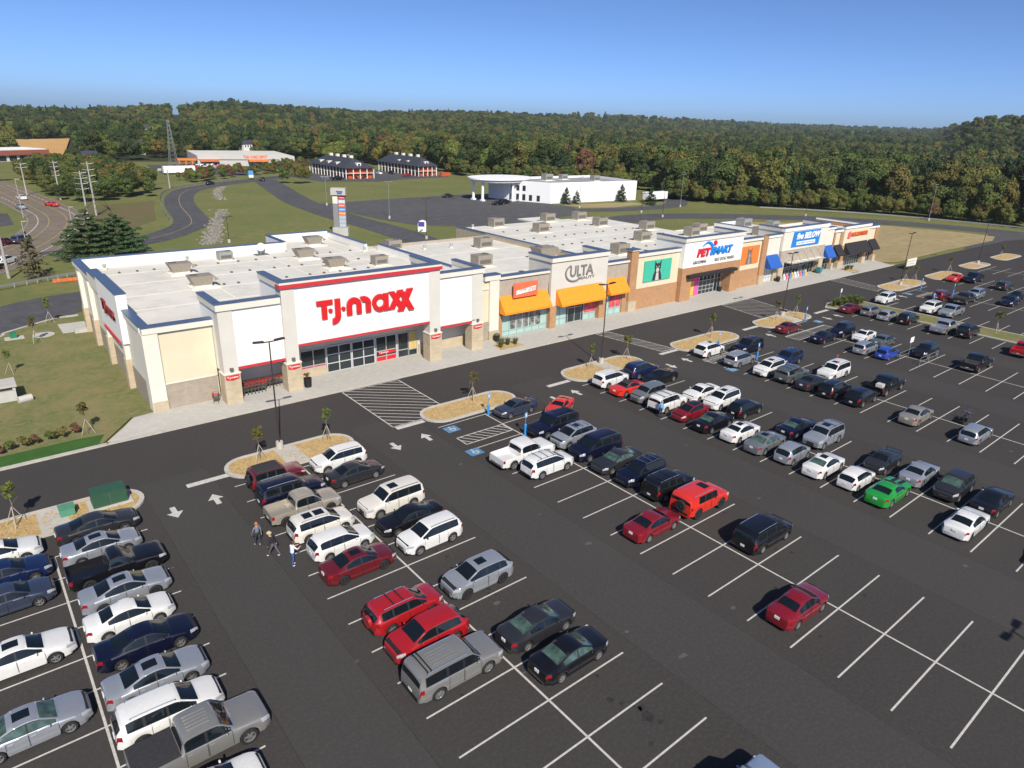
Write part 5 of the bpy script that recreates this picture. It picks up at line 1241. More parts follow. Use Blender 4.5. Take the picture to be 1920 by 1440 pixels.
s = rect_part('sign_board', fb, [[(122.6, 6.2), (132.6, 6.1), (132.75, 9.0), (123.0, 9.0)]], 66.95, 67.09, pm('board_blue', (.02, .22, .62), rough=.4, var=.03))
lettering(s, 'five BELOW', 123.7, 132.2, 7.5, 8.7, 66.9, M_WHITE, .04, .04, .06, name='lettering'); rect_part('sign_strip', s, [R4(124.2, 131.0, 6.45, 7.1)], 66.92, 66.945, M_WHITE); lettering(s, 'hot stuff. cool prices.', 124.6, 130.6, 6.55, 7.0, 66.9, M_PBLUE, .0, .01)
wallb(fb, 136.0, 139.6, 67.6, 68.0, 2.7, 8.4, M_PALE); parapet(fb, 136.0, 139.7, 67.4, 68.2, 8.4, 8.9, M_WHITE); storefront(fb, 136.1, 139.5, .15, 2.66, 67.8, 3, [.5]); awning(fb, 115.3, 119.2, 5.2, 2.9, 67.59, 1.5, M_BLUEAW); awning(fb, 136.2, 139.4, 5.2, 2.9, 67.59, 1.5, M_BLUEAW)
dk = part_box('roof', fb, 114.9, 139.8, 68.3, 88.0, 6.5, 6.85, M_ROOF); wallb(fb, 114.7, 139.9, 88.0, 88.4, 0, 7.0, M_BEIGE); parapet(fb, 127.6, 128.0, 74.5, 88.0, 6.85, 7.9, M_WHITE); parapet(fb, 128.05, 140, 87.6, 88.0, 6.85, 7.9, M_WHITE)
for y in (75, 82): part_box('roof_seam', dk, 115.3, 127, y - .12, y + .12, 6.85, 6.862, M_SEAM)
for i, x in enumerate(np.linspace(121.8, 129.6, 9)):
    q = MB(); c = [(.6, .6, .65), (.7, .2, .25), (.1, .3, .6), (.65, .5, .2), (.7, .7, .7)][i % 5]
    m_ = pm('toy_%d' % (i % 5), c, var=.3, scale=4); q.box(x - .32, x + .32, 66.7, 67.3, .13, .75, m_); q.blob((x, 67.0, .95), (.28, .25, .3), m_, 8, 5)
    tag(q.build('display_bin'), 'colourful bin of goods lined up under the blue sign store canopy', 'bin', 'goods bins outside the blue sign store')

# ---- shoe store
rr = thing('store_building', 'end shoe store with three black awnings and orange letters', 'store', (140, 67.8, 0))
wallb(rr, 139.95, 143.4, 67.75, 68.1, 4.6, 7.6, M_CREAM); parapet(rr, 139.9, 143.4, 67.5, 68.3, 7.6, 8.15, M_WHITE); wallb(rr, 139.95, 140.6, 67.6, 68.1, 1.4, 7.58, M_BRICK, 'pier'); wallb(rr, 142.7, 143.4, 67.6, 68.1, 1.4, 7.58, M_BRICK, 'pier')
wallb(rr, 143.5, 154.8, 67.3, 67.7, 4.7, 8.1, M_CREAM, 'sign_panel'); parapet(rr, 143.4, 154.9, 67.1, 67.9, 8.1, 8.7, M_WHITE); wallb(rr, 143.5, 144.9, 67.25, 68.1, 1.4, 4.68, M_BRICK, 'pier'); wallb(rr, 153.4, 154.8, 67.25, 68.1, 1.4, 4.68, M_BRICK, 'pier')
wallb(rr, 154.85, 159.3, 67.75, 68.1, 4.6, 7.4, M_CREAM); parapet(rr, 154.9, 159.6, 67.5, 68.3, 7.4, 7.9, M_WHITE); wallb(rr, 158.4, 159.5, 67.5, 68.1, 1.4, 7.38, M_BRICK, 'pier'); wallb(rr, 159.1, 159.5, 68.11, 82, 0, 7.4, M_BRICK, 'wall'); parapet(rr, 159.0, 159.6, 68.35, 82, 7.4, 7.9, M_WHITE)
for x0, x1 in ((139.9, 140.7), (142.6, 145.0), (153.3, 154.9), (158.3, 159.6)): wallb(rr, x0, x1, 67.1, 68.1, .1, 1.4, M_STONE, 'pier_base')
storefront(rr, 140.7, 142.6, .15, 3.4, 67.9, 2, [.6]); storefront(rr, 145.0, 153.3, .15, 3.4, 67.9, 8, [.6]); storefront(rr, 155.0, 158.3, .15, 3.4, 67.9, 3, [.6])
awning(rr, 140.3, 143.2, 5.0, 2.9, 67.59, 1.5, M_BLACKAW); awning(rr, 144.4, 154.1, 5.1, 2.9, 67.24, 1.5, M_BLACKAW); awning(rr, 155.2, 158.6, 5.0, 2.9, 67.49, 1.5, M_BLACKAW)
M_RL = pm('letter_orange', (.62, .10, .02), rough=.4, var=.04)
lettering(rr, 'RACK ROOM SHOES', 146.6, 153.6, 6.3, 7.2, 67.24, M_RL, .05, .06, name='sign_lettering'); rect_part('sign_emblem', rr, [[(144.9, 6.1), (145.9, 6.0), (146.3, 6.9), (145.8, 7.5), (145.1, 7.2)]], 67.14, 67.29, pm('emblem_red', (.66, .12, .12), var=.1))
part_box('roof', rr, 139.9, 159.0, 68.35, 82, 6.3, 6.6, M_ROOF); wallb(rr, 139.95, 159.5, 82.0, 82.3, 0, 7.0, M_BEIGE)

# ---- roof units
def hooded_mesh():
    b = MB(); w, d, h = 1.25, .95, 1.25
    b.box(-w - .25, w + .5, -d - .4, d + .4, 0, .16, M_SEAM); b.box(-w * .8, w * .8, -d * .8, d * .8, .16, .4, M_PALE); return b.mesh('curb')
def hooded(x, y, z, lab, s=1.0, rz=0.0):
    t = thing('rooftop_unit', lab, 'air unit', (x, y, z), 'rooftop air units', rz); t.scale = (s, s, s)
    if 'hc' not in SL:
        SL['hc'] = hooded_mesh(); b = MB()
        b.poly([(-1.0, -.8, .4), (1.0, -.8, .4), (1.0, .8, .4), (-1.0, .8, .4), (-1.5, -1.0, 1.5), (1.25, -1.0, 1.5), (1.25, 1.0, 1.5), (-1.5, 1.0, 1.5)], [(0, 1, 5, 4), (1, 2, 6, 5), (2, 3, 7, 6), (3, 0, 4, 7), (4, 5, 6, 7)], M_TANU)
        SL['hb'] = b.mesh('cabinet'); b = MB(); b.poly([(1.26, -.9, 1.4), (1.26, .9, 1.4), (1.9, .9, .95), (1.9, -.9, .95), (1.26, -.9, .8), (1.26, .9, .8)], [(0, 3, 2, 1), (0, 4, 3), (1, 2, 5)], M_TANU); SL['hh'] = b.mesh('intake_hood')
        b = MB(); b.cyl((-.8, .2, 1.5), (-.8, .2, 1.56), .5, .5, M_LOUV, 12); SL['hf'] = b.mesh('fan_grille')
    for k, nm in (('hc', 'curb'), ('hb', 'cabinet'), ('hh', 'intake_hood'), ('hf', 'fan_grille')): new_obj(nm, SL[k], t)
def boxunit(x, y, z, lab, s=1.0, mat=None, rz=0.0):
    t = thing('rooftop_unit', lab, 'air unit', (x, y, z), 'rooftop air units', rz); t.scale = (s, s, s); mat = mat or M_TANU; k = 'bu' + mat.name
    if k not in SL:
        b = MB(); b.box(-1.7, 1.7, -1.4, 1.4, 0, .05, M_SEAM); b.box(-1.1, 1.1, -.8, .8, .05, .3, M_PALE); SL['bcurb'] = b.mesh('curb')
        b = MB(); b.box(-1.2, 1.2, -.9, .9, .3, 1.6, mat); SL[k] = b.mesh('cabinet')
        b = MB()
        for i in range(7): b.box(1.2, 1.24, -.8, .8, .45 + i * .15, .54 + i * .15, M_LOUV)
        b.box(-.9, .9, -.94, -.9, .5, 1.0, M_LOUV); SL['bl'] = b.mesh('louvre')
        b = MB(); b.cyl((.6, 0, 1.6), (.6, 0, 1.66), .5, .5, M_LOUV, 12); SL['bf'] = b.mesh('fan_grille')
    for q, nm in (('bcurb', 'curb'), (k, 'cabinet'), ('bl', 'louvre'), ('bf', 'fan_grille')): new_obj(nm, SL[q], t)
for x, y, l_ in ((22.3, 95.0, 'farther of two flared units above the red sign store side wall'), (22.4, 86.2, 'nearer of two flared units above the red sign store side wall'), (39.8, 96.6, 'middle one of three flared units behind the big red letters'), (40.6, 88.2, 'flared unit standing closest behind the big red letters'), (45.4, 106.2, 'flared unit in the rear bump of the red sign store roof')): hooded(x, y, 7.01, l_)
boxunit(29.9, 104.2 - 3, 7.01, 'small grey box unit near the rear parapet of the red sign store', .8, M_GREYU); boxunit(47.0, 87.3, 7.01, 'tan box unit beside the right edge of the red sign store roof', .85)
LU = 'tan box air unit on the beauty store roof'
boxunit(56.2, 99.6, 6.46, 'tan box unit at the rear of the beauty store by the taller parapet', 1.0); boxunit(70.2, 93.6, 6.46, 'tan box unit beside the low wall between beauty and pet store roofs', 1.1); boxunit(60.8, 81.4, 6.46, 'tan box unit behind the banner awning on the beauty store roof', 1.1)
hooded(72.6, 80.6, 6.46, 'large tan hooded unit behind the beauty store sign tower', 1.35)
LP = 'grey and tan box air unit on the pet store roof'
for x, y, l_ in ((84.8, 108.9, 'box unit at the rear corner of pet store nearest the old lot'), (88.3, 99.4, 'box unit alone in the left middle of the pet store roof'), (99.5, 110.0, 'box unit at the rear bump of the pet store roof'), (107.8, 109.0, 'box unit farthest back on the pet store roof'), (105.2, 100.1, 'box unit in the rear middle of the pet store roof'), (110.3, 91.9, 'box unit near the blue sign store on the pet store roof'), (98.6, 83.0, 'box unit directly behind the pet store sign tower'), (84.8, 75.8, 'box unit behind the green dog poster'), (111.9, 82.0, 'box unit behind the orange cat poster')): boxunit(x, y, 6.96, l_, 1.1)
boxunit(118.4, 85.0, 6.86, 'tan box unit on the blue sign store roof by the pet store', 1.1); boxunit(133.2, 84.5, 6.86, 'grey box unit behind the blue sign store parapet wall', 1.2, M_GREYU); boxunit(126.0, 76.0, 6.86, 'tan box unit left of the blue sign store parapet wall', 1.1); boxunit(138.0, 80.6, 6.86, 'grey box unit near the shoe store on the blue sign store roof', 1.0, M_GREYU)
# dish, vents
t = thing('satellite_dish', 'white satellite dish on a dark mat on the roof', 'satellite dish', (35.7, 103.0, 7.01))
q = MB(); q.box(34.7, 36.7, 102.2, 103.8, 7.01, 7.06, M_LOUV); q.build('ballast_mat', t); q = MB(); q.cyl((35.7, 103, 7.06), (35.7, 103, 8.0), .04, .04, M_FRAME, 6); q.build('mast', t)
q = MB(); A = [(0, 0)] + [(r, k) for r in (.35, .62) for k in range(14)]
q.poly([(35.7, 102.95, 8.15)] + [(35.7 + r * math.cos(2 * math.pi * k / 14), 102.95 - .35 * r * r, 8.15 + r * math.sin(2 * math.pi * k / 14)) for r, k in A[1:]], [(0, 1 + k, 1 + (k + 1) % 14) for k in range(14)] + [(1 + k, 15 + k, 15 + (k + 1) % 14, 1 + (k + 1) % 14) for k in range(14)], M_WHITE); q.build('reflector', t)
q = MB(); q.cyl((35.7, 103, 8.15), (35.7, 102.1, 8.0), .02, .02, M_FRAME, 5); q.build('feed_arm', t)
q = MB(); q.cyl((0, 0, 0), (0, 0, .25), .3, .3, M_PALE, 10); q.cyl((0, 0, .25), (0, 0, .5), .18, .18, M_FRAME, 10); q.blob((0, 0, .6), (.3, .3, .2), M_FRAME, 10, 5); vm = q.mesh('roof_vent')
for x, y, z in ((14.9, 102.3, 7.01), (25.2, 102.6, 7.01), (50.0, 97.5, 7.01), (65.4, 96.2, 6.46), (79.6, 109.6, 6.96), (92, 104, 6.96), (60.8, 97.2, 6.46)):
    tag(new_obj('roof_vent', vm, None, (x, y, z)), 'small round metal vent standing on the white roof', 'roof vent', 'roof vents')
q = MB(); q.box(-.13, .13, -.2, .2, 0, .16, M_LOUV); pmesh = q.mesh('pipe_block')
for base, rows, z in ((deck, [(85.9, 25, 46), (92.3, 25, 52), (99, 16, 50)], 7.0),):
    for y, x0, x1 in rows:
        x = x0
        while x < x1: o = new_obj('pipe_block', pmesh, deck, Vector((x, y + .25, z)) - parent_origin(deck)); x += random.uniform(1.6, 3.4)
for dk_, rows in ((bpy.data.objects['roof.004'] if 'roof.004' in bpy.data.objects else deck, [(78.6, 79, 112), (86.8, 80, 113), (94.4, 80, 112), (103, 82, 108)]),):
    for y, x0, x1 in rows:
        x = x0
        while x < x1: o = new_obj('pipe_block', pmesh, dk_, Vector((x, y, 6.95)) - parent_origin(dk_)); x += random.uniform(1.5, 4.0)
# ------------------------------------------------------------------ trees
LEAF = {'dark': leaf_mat('leaf_dark_green', (0.066, 0.090, 0.032)), 'mid': leaf_mat('leaf_green', (0.112, 0.146, 0.042)), 'olive': leaf_mat('leaf_olive', (0.165, 0.158, 0.046)),
        'yellow': leaf_mat('leaf_yellow', (0.215, 0.165, 0.045)), 'rust': leaf_mat('leaf_rust', (0.185, 0.110, 0.055)), 'pine': leaf_mat('pine_needles', (0.052, 0.088, 0.040), trans=.12),
        'light': leaf_mat('leaf_light_green', (0.175, 0.210, 0.050)), 'cedar': leaf_mat('cedar_needles', (0.120, 0.112, 0.062), trans=.12)}
M_BARK = pm('bark', (0.095, 0.075, 0.058), rough=0.95, var=0.3, scale=6, bump=0.4, bscale=12)
M_BARKP = pm('pale_bark', (0.20, 0.17, 0.14), rough=0.95, var=0.3, scale=6)
def leaf_quads(C, N, size, rng, mat, name, aspect=1.0):
    """one small tilted quad per centre C with normal N"""
    n = len(C); T = rng.normal(size=(n, 3)); T -= N * (T * N).sum(1)[:, None]; T /= np.linalg.norm(T, axis=1)[:, None] + 1e-9; B = np.cross(N, T)
    s = (size * rng.uniform(.6, 1.35, n))[:, None]
    k = rng.uniform(.6, 1.0, (n, 4, 1))
    V = np.stack([C - T * s - B * s * aspect * .6, C + T * s - B * s * aspect * .7, C + T * s * .7 + B * s * aspect, C - T * s * .8 + B * s * aspect * .8], 1)
    V = C[:, None, :] + (V - C[:, None, :]) * k
    me = bpy.data.meshes.new(name); me.vertices.add(4 * n); me.vertices.foreach_set('co', V.reshape(-1))
    me.loops.add(4 * n); me.loops.foreach_set('vertex_index', np.arange(4 * n, dtype=np.int32))
    me.polygons.add(n); me.polygons.foreach_set('loop_start', np.arange(0, 4 * n, 4, dtype=np.int32)); me.polygons.foreach_set('loop_total', np.full(n, 4, dtype=np.int32))
    me.materials.append(mat); me.update(); me.validate(); return me
def crown_mesh(seed, rx, rz, cz, lumps, n, leaf, mat, lo=-.75):
    rng = np.random.default_rng(seed)
    d = rng.normal(size=(lumps, 3)); d /= np.linalg.norm(d, axis=1)[:, None]; d[:, 2] = np.where(d[:, 2] < lo, -d[:, 2], d[:, 2])
    r = rng.uniform(.35, .78, lumps)[:, None]; LC = d * r * np.array([rx, rx, rz]) + np.array([0, 0, cz]); LR = rng.uniform(.28, .48, lumps) * rx
    i = rng.integers(0, lumps, n); e = rng.normal(size=(n, 3)); e /= np.linalg.norm(e, axis=1)[:, None]
    e[:, 2] = np.where((e[:, 2] < -.3) & (rng.random(n) < .7), -e[:, 2], e[:, 2])
    C = LC[i] + e * (LR[i] * rng.uniform(.72, 1.08, n))[:, None]
    N = e + rng.normal(size=(n, 3)) * .45; N /= np.linalg.norm(N, axis=1)[:, None]
    return leaf_quads(C, N, leaf, rng, mat, 'crown')
def trunk_mesh(seed, H, r, mat, limbs=6, top=.75):
    rng = random.Random(seed); b = MB(); p = Vector((0, 0, -.1)); k = 5
    P = [p]
    for i in range(k): P.append(P[-1] + Vector((rng.uniform(-.05, .05) * H * .25, rng.uniform(-.05, .05) * H * .25, H * top / k)))
    for i in range(k): b.cyl(P[i], P[i + 1], r * (1 - .16 * i), r * (1 - .16 * (i + 1)), mat, 7, False)
    for i in range(limbs):
        q = P[rng.randint(2, k)]; a = rng.uniform(0, 6.28); l = H * rng.uniform(.18, .32)
        m_ = q + Vector((math.cos(a) * l * .6, math.sin(a) * l * .6, l * .5)); e = m_ + Vector((math.cos(a) * l * .5, math.sin(a) * l * .5, l * .6))
        b.cyl(q, m_, r * .4, r * .25, mat, 5, False); b.cyl(m_, e, r * .25, r * .08, mat, 4, False)
    return b.mesh('trunk', True)
def conifer_mesh(seed, H, R, n, mat, base=.12, tiers=11, leaf=.22, droop=.15, ragged=.3):
    rng = np.random.default_rng(seed); C = []; N = []
    for t in range(tiers):
        f = t / (tiers - 1.0); z = H * (base + (1 - base) * f ** .9); rr = R * (1 - f) ** .75 + .12
        nb = max(4, int(9 * (1 - f) + 4))
        for b_ in range(nb):
            a = rng.uniform(0, 2 * math.pi); L = rr * rng.uniform(1 - ragged, 1.1); m = max(6, int(n * L / (tiers * nb * R * .45)))
            u = rng.uniform(.15, 1.0, m) ** .7
            x = np.cos(a) * L * u; y = np.sin(a) * L * u; zz = z + L * (.25 * u - droop * u * u) + rng.normal(size=m) * .10 * R * .5
            w = .16 * L * (1.1 - u); x = x + rng.normal(size=m) * w; y = y + rng.normal(size=m) * w
            C.append(np.stack([x, y, zz], 1)); q = np.stack([np.cos(a) * np.ones(m) * .4, np.sin(a) * np.ones(m) * .4, np.ones(m)], 1) + rng.normal(size=(m, 3)) * .5; N.append(q)
    C = np.concatenate(C); N = np.concatenate(N); N /= np.linalg.norm(N, axis=1)[:, None]
    return leaf_quads(C, N, leaf, rng, mat, 'crown', .55)
def pad_pine(seed, H, R):
    rg = np.random.default_rng(seed); C = []; N = []
    for t in range(9):
        f = t / 8.0; z = .6 + (H - 1.0) * f; rr = R * (1 - f ** 1.6) * (.95 if t % 2 else 1.1) + .4; nb = max(4, int(10 * (1 - f) + 4))
        for q in range(nb):
            a = 2 * math.pi * (q + rg.uniform(-.35, .35)) / nb; L = rr * rg.uniform(.72, 1.08)
            for u in ((.45, .72, .98) if L > 2 else (.6, 1.0)):
                pr = (.42 + .30 * (1 - f)) * rg.uniform(.8, 1.25); m = 125; e = rg.normal(size=(m, 3)); e /= np.linalg.norm(e, axis=1)[:, None]; e *= rg.random(m)[:, None] ** .4
                zz = z + L * u * .16 + rg.uniform(-.12, .12)
                C.append(np.array([math.cos(a) * L * u, math.sin(a) * L * u, zz]) + e * np.array([pr * 1.15, pr * 1.15, pr * .42]))
                k = e + np.array([0, 0, .7]) + rg.normal(size=(m, 3)) * .5; N.append(k)
    C = np.concatenate(C); N = np.concatenate(N); N /= np.linalg.norm(N, axis=1)[:, None]
    return leaf_quads(C, N, .16, rg, leaf_mat('bright_pine_needles', (0.075, 0.125, 0.050), .25, .15) if 'bright_pine_needles' not in MATS else MATS['bright_pine_needles'], 'crown', .6)
KINDS = [('dark', 5.2, 6.4, 'dark green broad-crowned tree'), ('dark', 4.4, 7.2, 'tall dark green tree'), ('mid', 5.0, 5.8, 'mid green leafy tree'), ('mid', 4.2, 6.6, 'upright green leafy tree'), ('olive', 4.8, 5.8, 'olive green tree'),
         ('olive', 4.0, 6.4, 'slim olive tree'), ('yellow', 4.4, 5.6, 'yellow autumn tree'), ('rust', 4.2, 5.6, 'rust brown autumn tree'), ('light', 4.4, 5.4, 'bright green leafy tree'), ('pine', 3.6, 7.4, 'dark narrow evergreen')]
PROTO = []
for i, (lk, rx, rz, w_) in enumerate(KINDS):
    Ht = 2.2 + 2 * rz * .95
    if lk == 'pine': cm = conifer_mesh(40 + i, 15.5, 3.9, 4200, LEAF['pine'], .22, 12, .42)
    else: cm = crown_mesh(20 + i, rx, rz, 2.4 + rz * .95, 24, 5200, .34, LEAF[lk])
    PROTO.append((cm, trunk_mesh(60 + i, Ht, .32, M_BARK), w_))

def inpoly(x, y, P):
    c = False; n = len(P); j = n - 1
    for i in range(n):
        if (P[i][1] > y) != (P[j][1] > y) and x < (P[j][0] - P[i][0]) * (y - P[i][1]) / (P[j][1] - P[i][1]) + P[i][0]: c = not c
        j = i
    return c
NEARW = [[(200, 345), (206, 302), (214, 262), (222, 238), (236, 214), (241, 194), (230, 182), (222, 170), (233, 147), (249, 122), (260, 100), (265, 66), (268, 10), (900, -100), (900, 900), (150, 900), (165, 420), (190, 370)],
         [(24, 292), (28, 252), (33, 243), (46, 244), (54, 252), (62, 290), (64, 330), (54, 368), (42, 376), (26, 345)],
         [(-14, 246), (5, 250), (4, 330), (-60, 330), (-60, 240)]]
BUSHP = [[(73, 306), (98, 320), (118, 334), (150, 372), (172, 366), (170, 348), (150, 350), (118, 322), (98, 308), (80, 294)], [(222, 168), (216, 171), (226, 181), (232, 182), (236, 147), (231, 146)], [(248, 121), (256, 99), (262, 66), (265, 30), (268, 30), (266, 66), (262, 101), (252, 123)]]
HD = [(66, 330), (108, 318), (175, 370), (190, 440), (150, 452), (95, 445), (70, 400)]; STRIP = [(0, 395), (55, 405), (62, 452), (0, 470)]; CLAYP = [(34, 396), (58, 402), (107, 762), (46, 722)]; HOT = [(120, 270), (205, 280), (200, 345), (120, 345)]
HOUSES = [(9.0, 560, .8, 'pale house in a gap of the left hillside woods'), (11.6, 520, .75, 'white house just above the highway thicket'), (16.2, 600, .8, 'white gabled house right of the power line cut'), (18.9, 540, .75, 'pale house in the woods above the far orange store'), (26.4, 560, .8, 'pale house in the trees left of the first motel roof'), (30.8, 540, .8, 'white house in the trees over the motel gap'), (12.3, 830, 1.0, 'white house halfway up the left slope'), (23.4, 900, 1.0, 'white house halfway up the wooded ridge'), (34.2, 560, .75, 'grey gabled house right of the second motel')]
HXY = [(r_ * math.sin(math.radians(a_)), r_ * math.cos(math.radians(a_)), s_, l_) for a_, r_, s_, l_ in HOUSES]
def wooded(x, y):
    r = math.hypot(x, y)
    for hx_, hy_, hs_, hl_ in HXY:
        hr = math.hypot(hx_, hy_); al = (x * hx_ + y * hy_) / hr; ac = abs(x * hy_ - y * hx_) / hr
        if hr - 60 < al < hr + 9 and ac < 8 * hs_: return False
    if inpoly(x, y, CLAYP) or inpoly(x, y, STRIP) or inpoly(x, y, HD) or inpoly(x, y, HOT): return False
    az = math.degrees(math.atan2(x, y))
    if r > 450 and 14.0 < az < 14.75: return False
    if r < 420: return any(inpoly(x, y, p) for p in NEARW)
    return True
rng = random.Random(5); PTS = []
def scatter(r0, r1, step, sc):
    r = r0
    while r < r1:
        da = step / r; a = math.radians(-4)
        while a < math.radians(83):
            aa = a + rng.uniform(-.5, .5) * da; rr_ = r + rng.uniform(-.5, .5) * step; x = rr_ * math.sin(aa); y = rr_ * math.cos(aa)
            R, h = ridge(math.degrees(aa))
            if rr_ < R * 1.06 and wooded(x, y) and rng.random() < .96:
                cl = math.sin(x * .021 + 2) + math.sin(y * .017 + x * .008) + rng.gauss(0, .9)
                k = rng.choice([0, 1, 0, 9, 2]) if cl < -.7 else (rng.choice([0, 2, 3, 4, 1, 9]) if cl < .5 else rng.choice([4, 5, 2, 8, 6, 3, 4, 2, 7 if rng.random() < .5 else 8, 6 if rng.random() < .4 else 5]))
                PTS.append((x, y, k, (.52 if (x < 90 and y < 400) else (sc * (1.16 if x > 190 and rr_ < 620 else 1.0))) * (rng.uniform(.68, 1.15) if rr_ < 620 else rng.uniform(.55, 1.3)), rng.uniform(0, 6.28), rr_))
            a += da
        r += step
scatter(215, 620, 8.2, .92); scatter(620, 1150, 9.8, 1.0); scatter(1150, 2100, 14, 1.25); scatter(2100, 4000, 24, 1.8)
for k_ in range(150):
    x, y = rng.uniform(26, 62), rng.uniform(243, 372)
    if inpoly(x, y, NEARW[1]): PTS.append((x, y, rng.choice([2, 4, 0, 5, 3, 7, 4, 2]), rng.uniform(.38, .62), rng.uniform(0, 6.28), math.hypot(x, y)))
for P in BUSHP:
    x0, x1 = min(p[0] for p in P), max(p[0] for p in P); y0, y1 = min(p[1] for p in P), max(p[1] for p in P)
    for i in range(int((x1 - x0) * (y1 - y0) / 14)):
        x, y = rng.uniform(x0, x1), rng.uniform(y0, y1)
        if inpoly(x, y, P): PTS.append((x, y, rng.choice([2, 4, 8, 5, 3, 7]), (rng.uniform(.24, .42) if P is BUSHP[0] else rng.uniform(.32, .55)), rng.uniform(0, 6.28), math.hypot(x, y)))
EDGE = smooth_path([(204, 300), (212, 262), (220, 238), (234, 214), (240, 194), (229, 181), (221, 170), (231, 147), (247, 122), (258, 100), (263, 66), (266, 20)], 14)
for p_ in EDGE:
    for q_ in range(2):
        PTS.append((p_.x + rng.uniform(-1, 5), p_.y + rng.uniform(-2.5, 2.5), rng.choice([2, 4, 8, 5, 3, 4, 5, 8]), rng.uniform(.34, .6), rng.uniform(0, 6.28), 100 + math.hypot(p_.x, p_.y)))
for x, y, k, s in ((114, 277, 4, .62), (110, 281, 2, .5), (118, 279, 4, .5), (220, 176, 9, .5)): PTS.append((x, y, k, s, 1.0, math.hypot(x, y)))
PTS = [p for p in PTS if in_view(p[0], p[1], terrain_z(p[0], p[1]) + 8, .10)]
PTS.sort(key=lambda p: p[5] / (p[3] ** 1.0)); single = PTS[:285]; rest = PTS[285:]
GN = {}
firsts = {}
def place_tree(x, y, k, s, a, lab, grp):
    t = thing('woodland_tree', lab, 'tree', (x, y, terrain_z(x, y) - .06), grp, a); t.scale = (s, s, s * rng.uniform(.95, 1.1))
    c = new_obj('crown', PROTO[k][0], t); new_obj('trunk', PROTO[k][1], t); return c
for x, y, k, s, a, r in single:
    where = 'in the thicket beside the curving highway' if x < 80 and y < 400 else ('among the bushes before the far orange store' if y > 270 and x < 190 else 'in the wood behind the back road')
    c = place_tree(x, y, k, s, a, KINDS[k][3] + ' ' + where, KINDS[k][3] + 's ' + where)
    firsts.setdefault(k, c)
for k in range(len(KINDS)):
    if k not in firsts:
        x, y, kk, s, a, r = rest.pop(0); firsts[k] = place_tree(x, y, k, s, a, KINDS[k][3] + ' in the wood behind the back road', KINDS[k][3] + 's in the wood behind the back road')
# the far woods: one object of instanced crowns
me = bpy.data.meshes.new('far_woods'); me.from_pydata([(p[0], p[1], terrain_z(p[0], p[1]) - .3) for p in rest], [], [])
for nm, ty, vals in (('kind', 'INT', [p[2] for p in rest]), ('size', 'FLOAT', [p[3] for p in rest]), ('turn', 'FLOAT', [p[4] for p in rest])):
    at = me.attributes.new(nm, ty, 'POINT'); at.data.foreach_set('value', vals)
woods = bpy.data.objects.new('far_woods', me); COL.objects.link(woods); tag(woods, 'distant mixed autumn woods covering the hills to the skyline', 'woods', kind='stuff')
ng = bpy.data.node_groups.new('scatter_trees', 'GeometryNodeTree')
ng.interface.new_socket('Geometry', in_out='INPUT', socket_type='NodeSocketGeometry'); ng.interface.new_socket('Geometry', in_out='OUTPUT', socket_type='NodeSocketGeometry')
N_ = ng.nodes; L_ = ng.links; gi = N_.new('NodeGroupInput'); go = N_.new('NodeGroupOutput')
iop = N_.new('GeometryNodeInstanceOnPoints'); iop.inputs['Pick Instance'].default_value = True
jn = N_.new('GeometryNodeJoinGeometry')
for k in reversed(range(len(KINDS))):
    oi = N_.new('GeometryNodeObjectInfo'); oi.inputs['Object'].default_value = firsts[k]; oi.transform_space = 'ORIGINAL'; oi.inputs['As Instance'].default_value = True
    L_.new(oi.outputs['Geometry'], jn.inputs[0])
def attr(nm, dt):
    n = N_.new('GeometryNodeInputNamedAttribute'); n.data_type = dt; n.inputs['Name'].default_value = nm; return n.outputs['Attribute']
cx = N_.new('ShaderNodeCombineXYZ'); L_.new(attr('turn', 'FLOAT'), cx.inputs['Z'])
m2p = N_.new('GeometryNodeMeshToPoints')
L_.new(gi.outputs[0], m2p.inputs['Mesh']); L_.new(m2p.outputs['Points'], iop.inputs['Points']); L_.new(jn.outputs[0], iop.inputs['Instance'])
L_.new(attr('kind', 'INT'), iop.inputs['Instance Index']); L_.new(cx.outputs[0], iop.inputs['Rotation']); L_.new(attr('size', 'FLOAT'), iop.inputs['Scale']); L_.new(iop.outputs[0], go.inputs[0])
md = woods.modifiers.new('scatter', 'NODES'); md.node_group = ng
print('trees', len(single), len(rest))

def special_tree(name, lab, cat, x, y, crown, trunk, s=1.0, z=0.0, grp=None):
    t = thing(name, lab, cat, (x, y, z), grp, rng.uniform(0, 6)); t.scale = (s, s, s); new_obj('crown', crown, t); new_obj('trunk', trunk, t); return t
pt = trunk_mesh(3, 9.5, .28, M_BARK, 4, .95)
special_tree('pine_tree', 'broad green pine with layered boughs left of its twin behind the store', 'tree', 20.0, 149.6, pad_pine(1, 9.2, 5.0), pt)
special_tree('pine_tree', 'broad green pine overlapping its twin beside the old asphalt drive', 'tree', 25.2, 152.6, pad_pine(2, 8.2, 5.0), pt, .95)
special_tree('cedar_tree', 'thin brownish cedar standing alone by the guard rail', 'tree', 9.6, 136.4, conifer_mesh(3, 7.4, 2.7, 2200, LEAF['cedar'], .08, 12, .2, .25, .5), trunk_mesh(4, 7, .16, M_BARK, 3, .95))
ev = [conifer_mesh(10 + i, 5.6, 1.9, 2200, LEAF['pine'], .04, 12, .2, .2, .25) for i in range(2)]; evt = trunk_mesh(5, 5, .14, M_BARK, 2, .9)
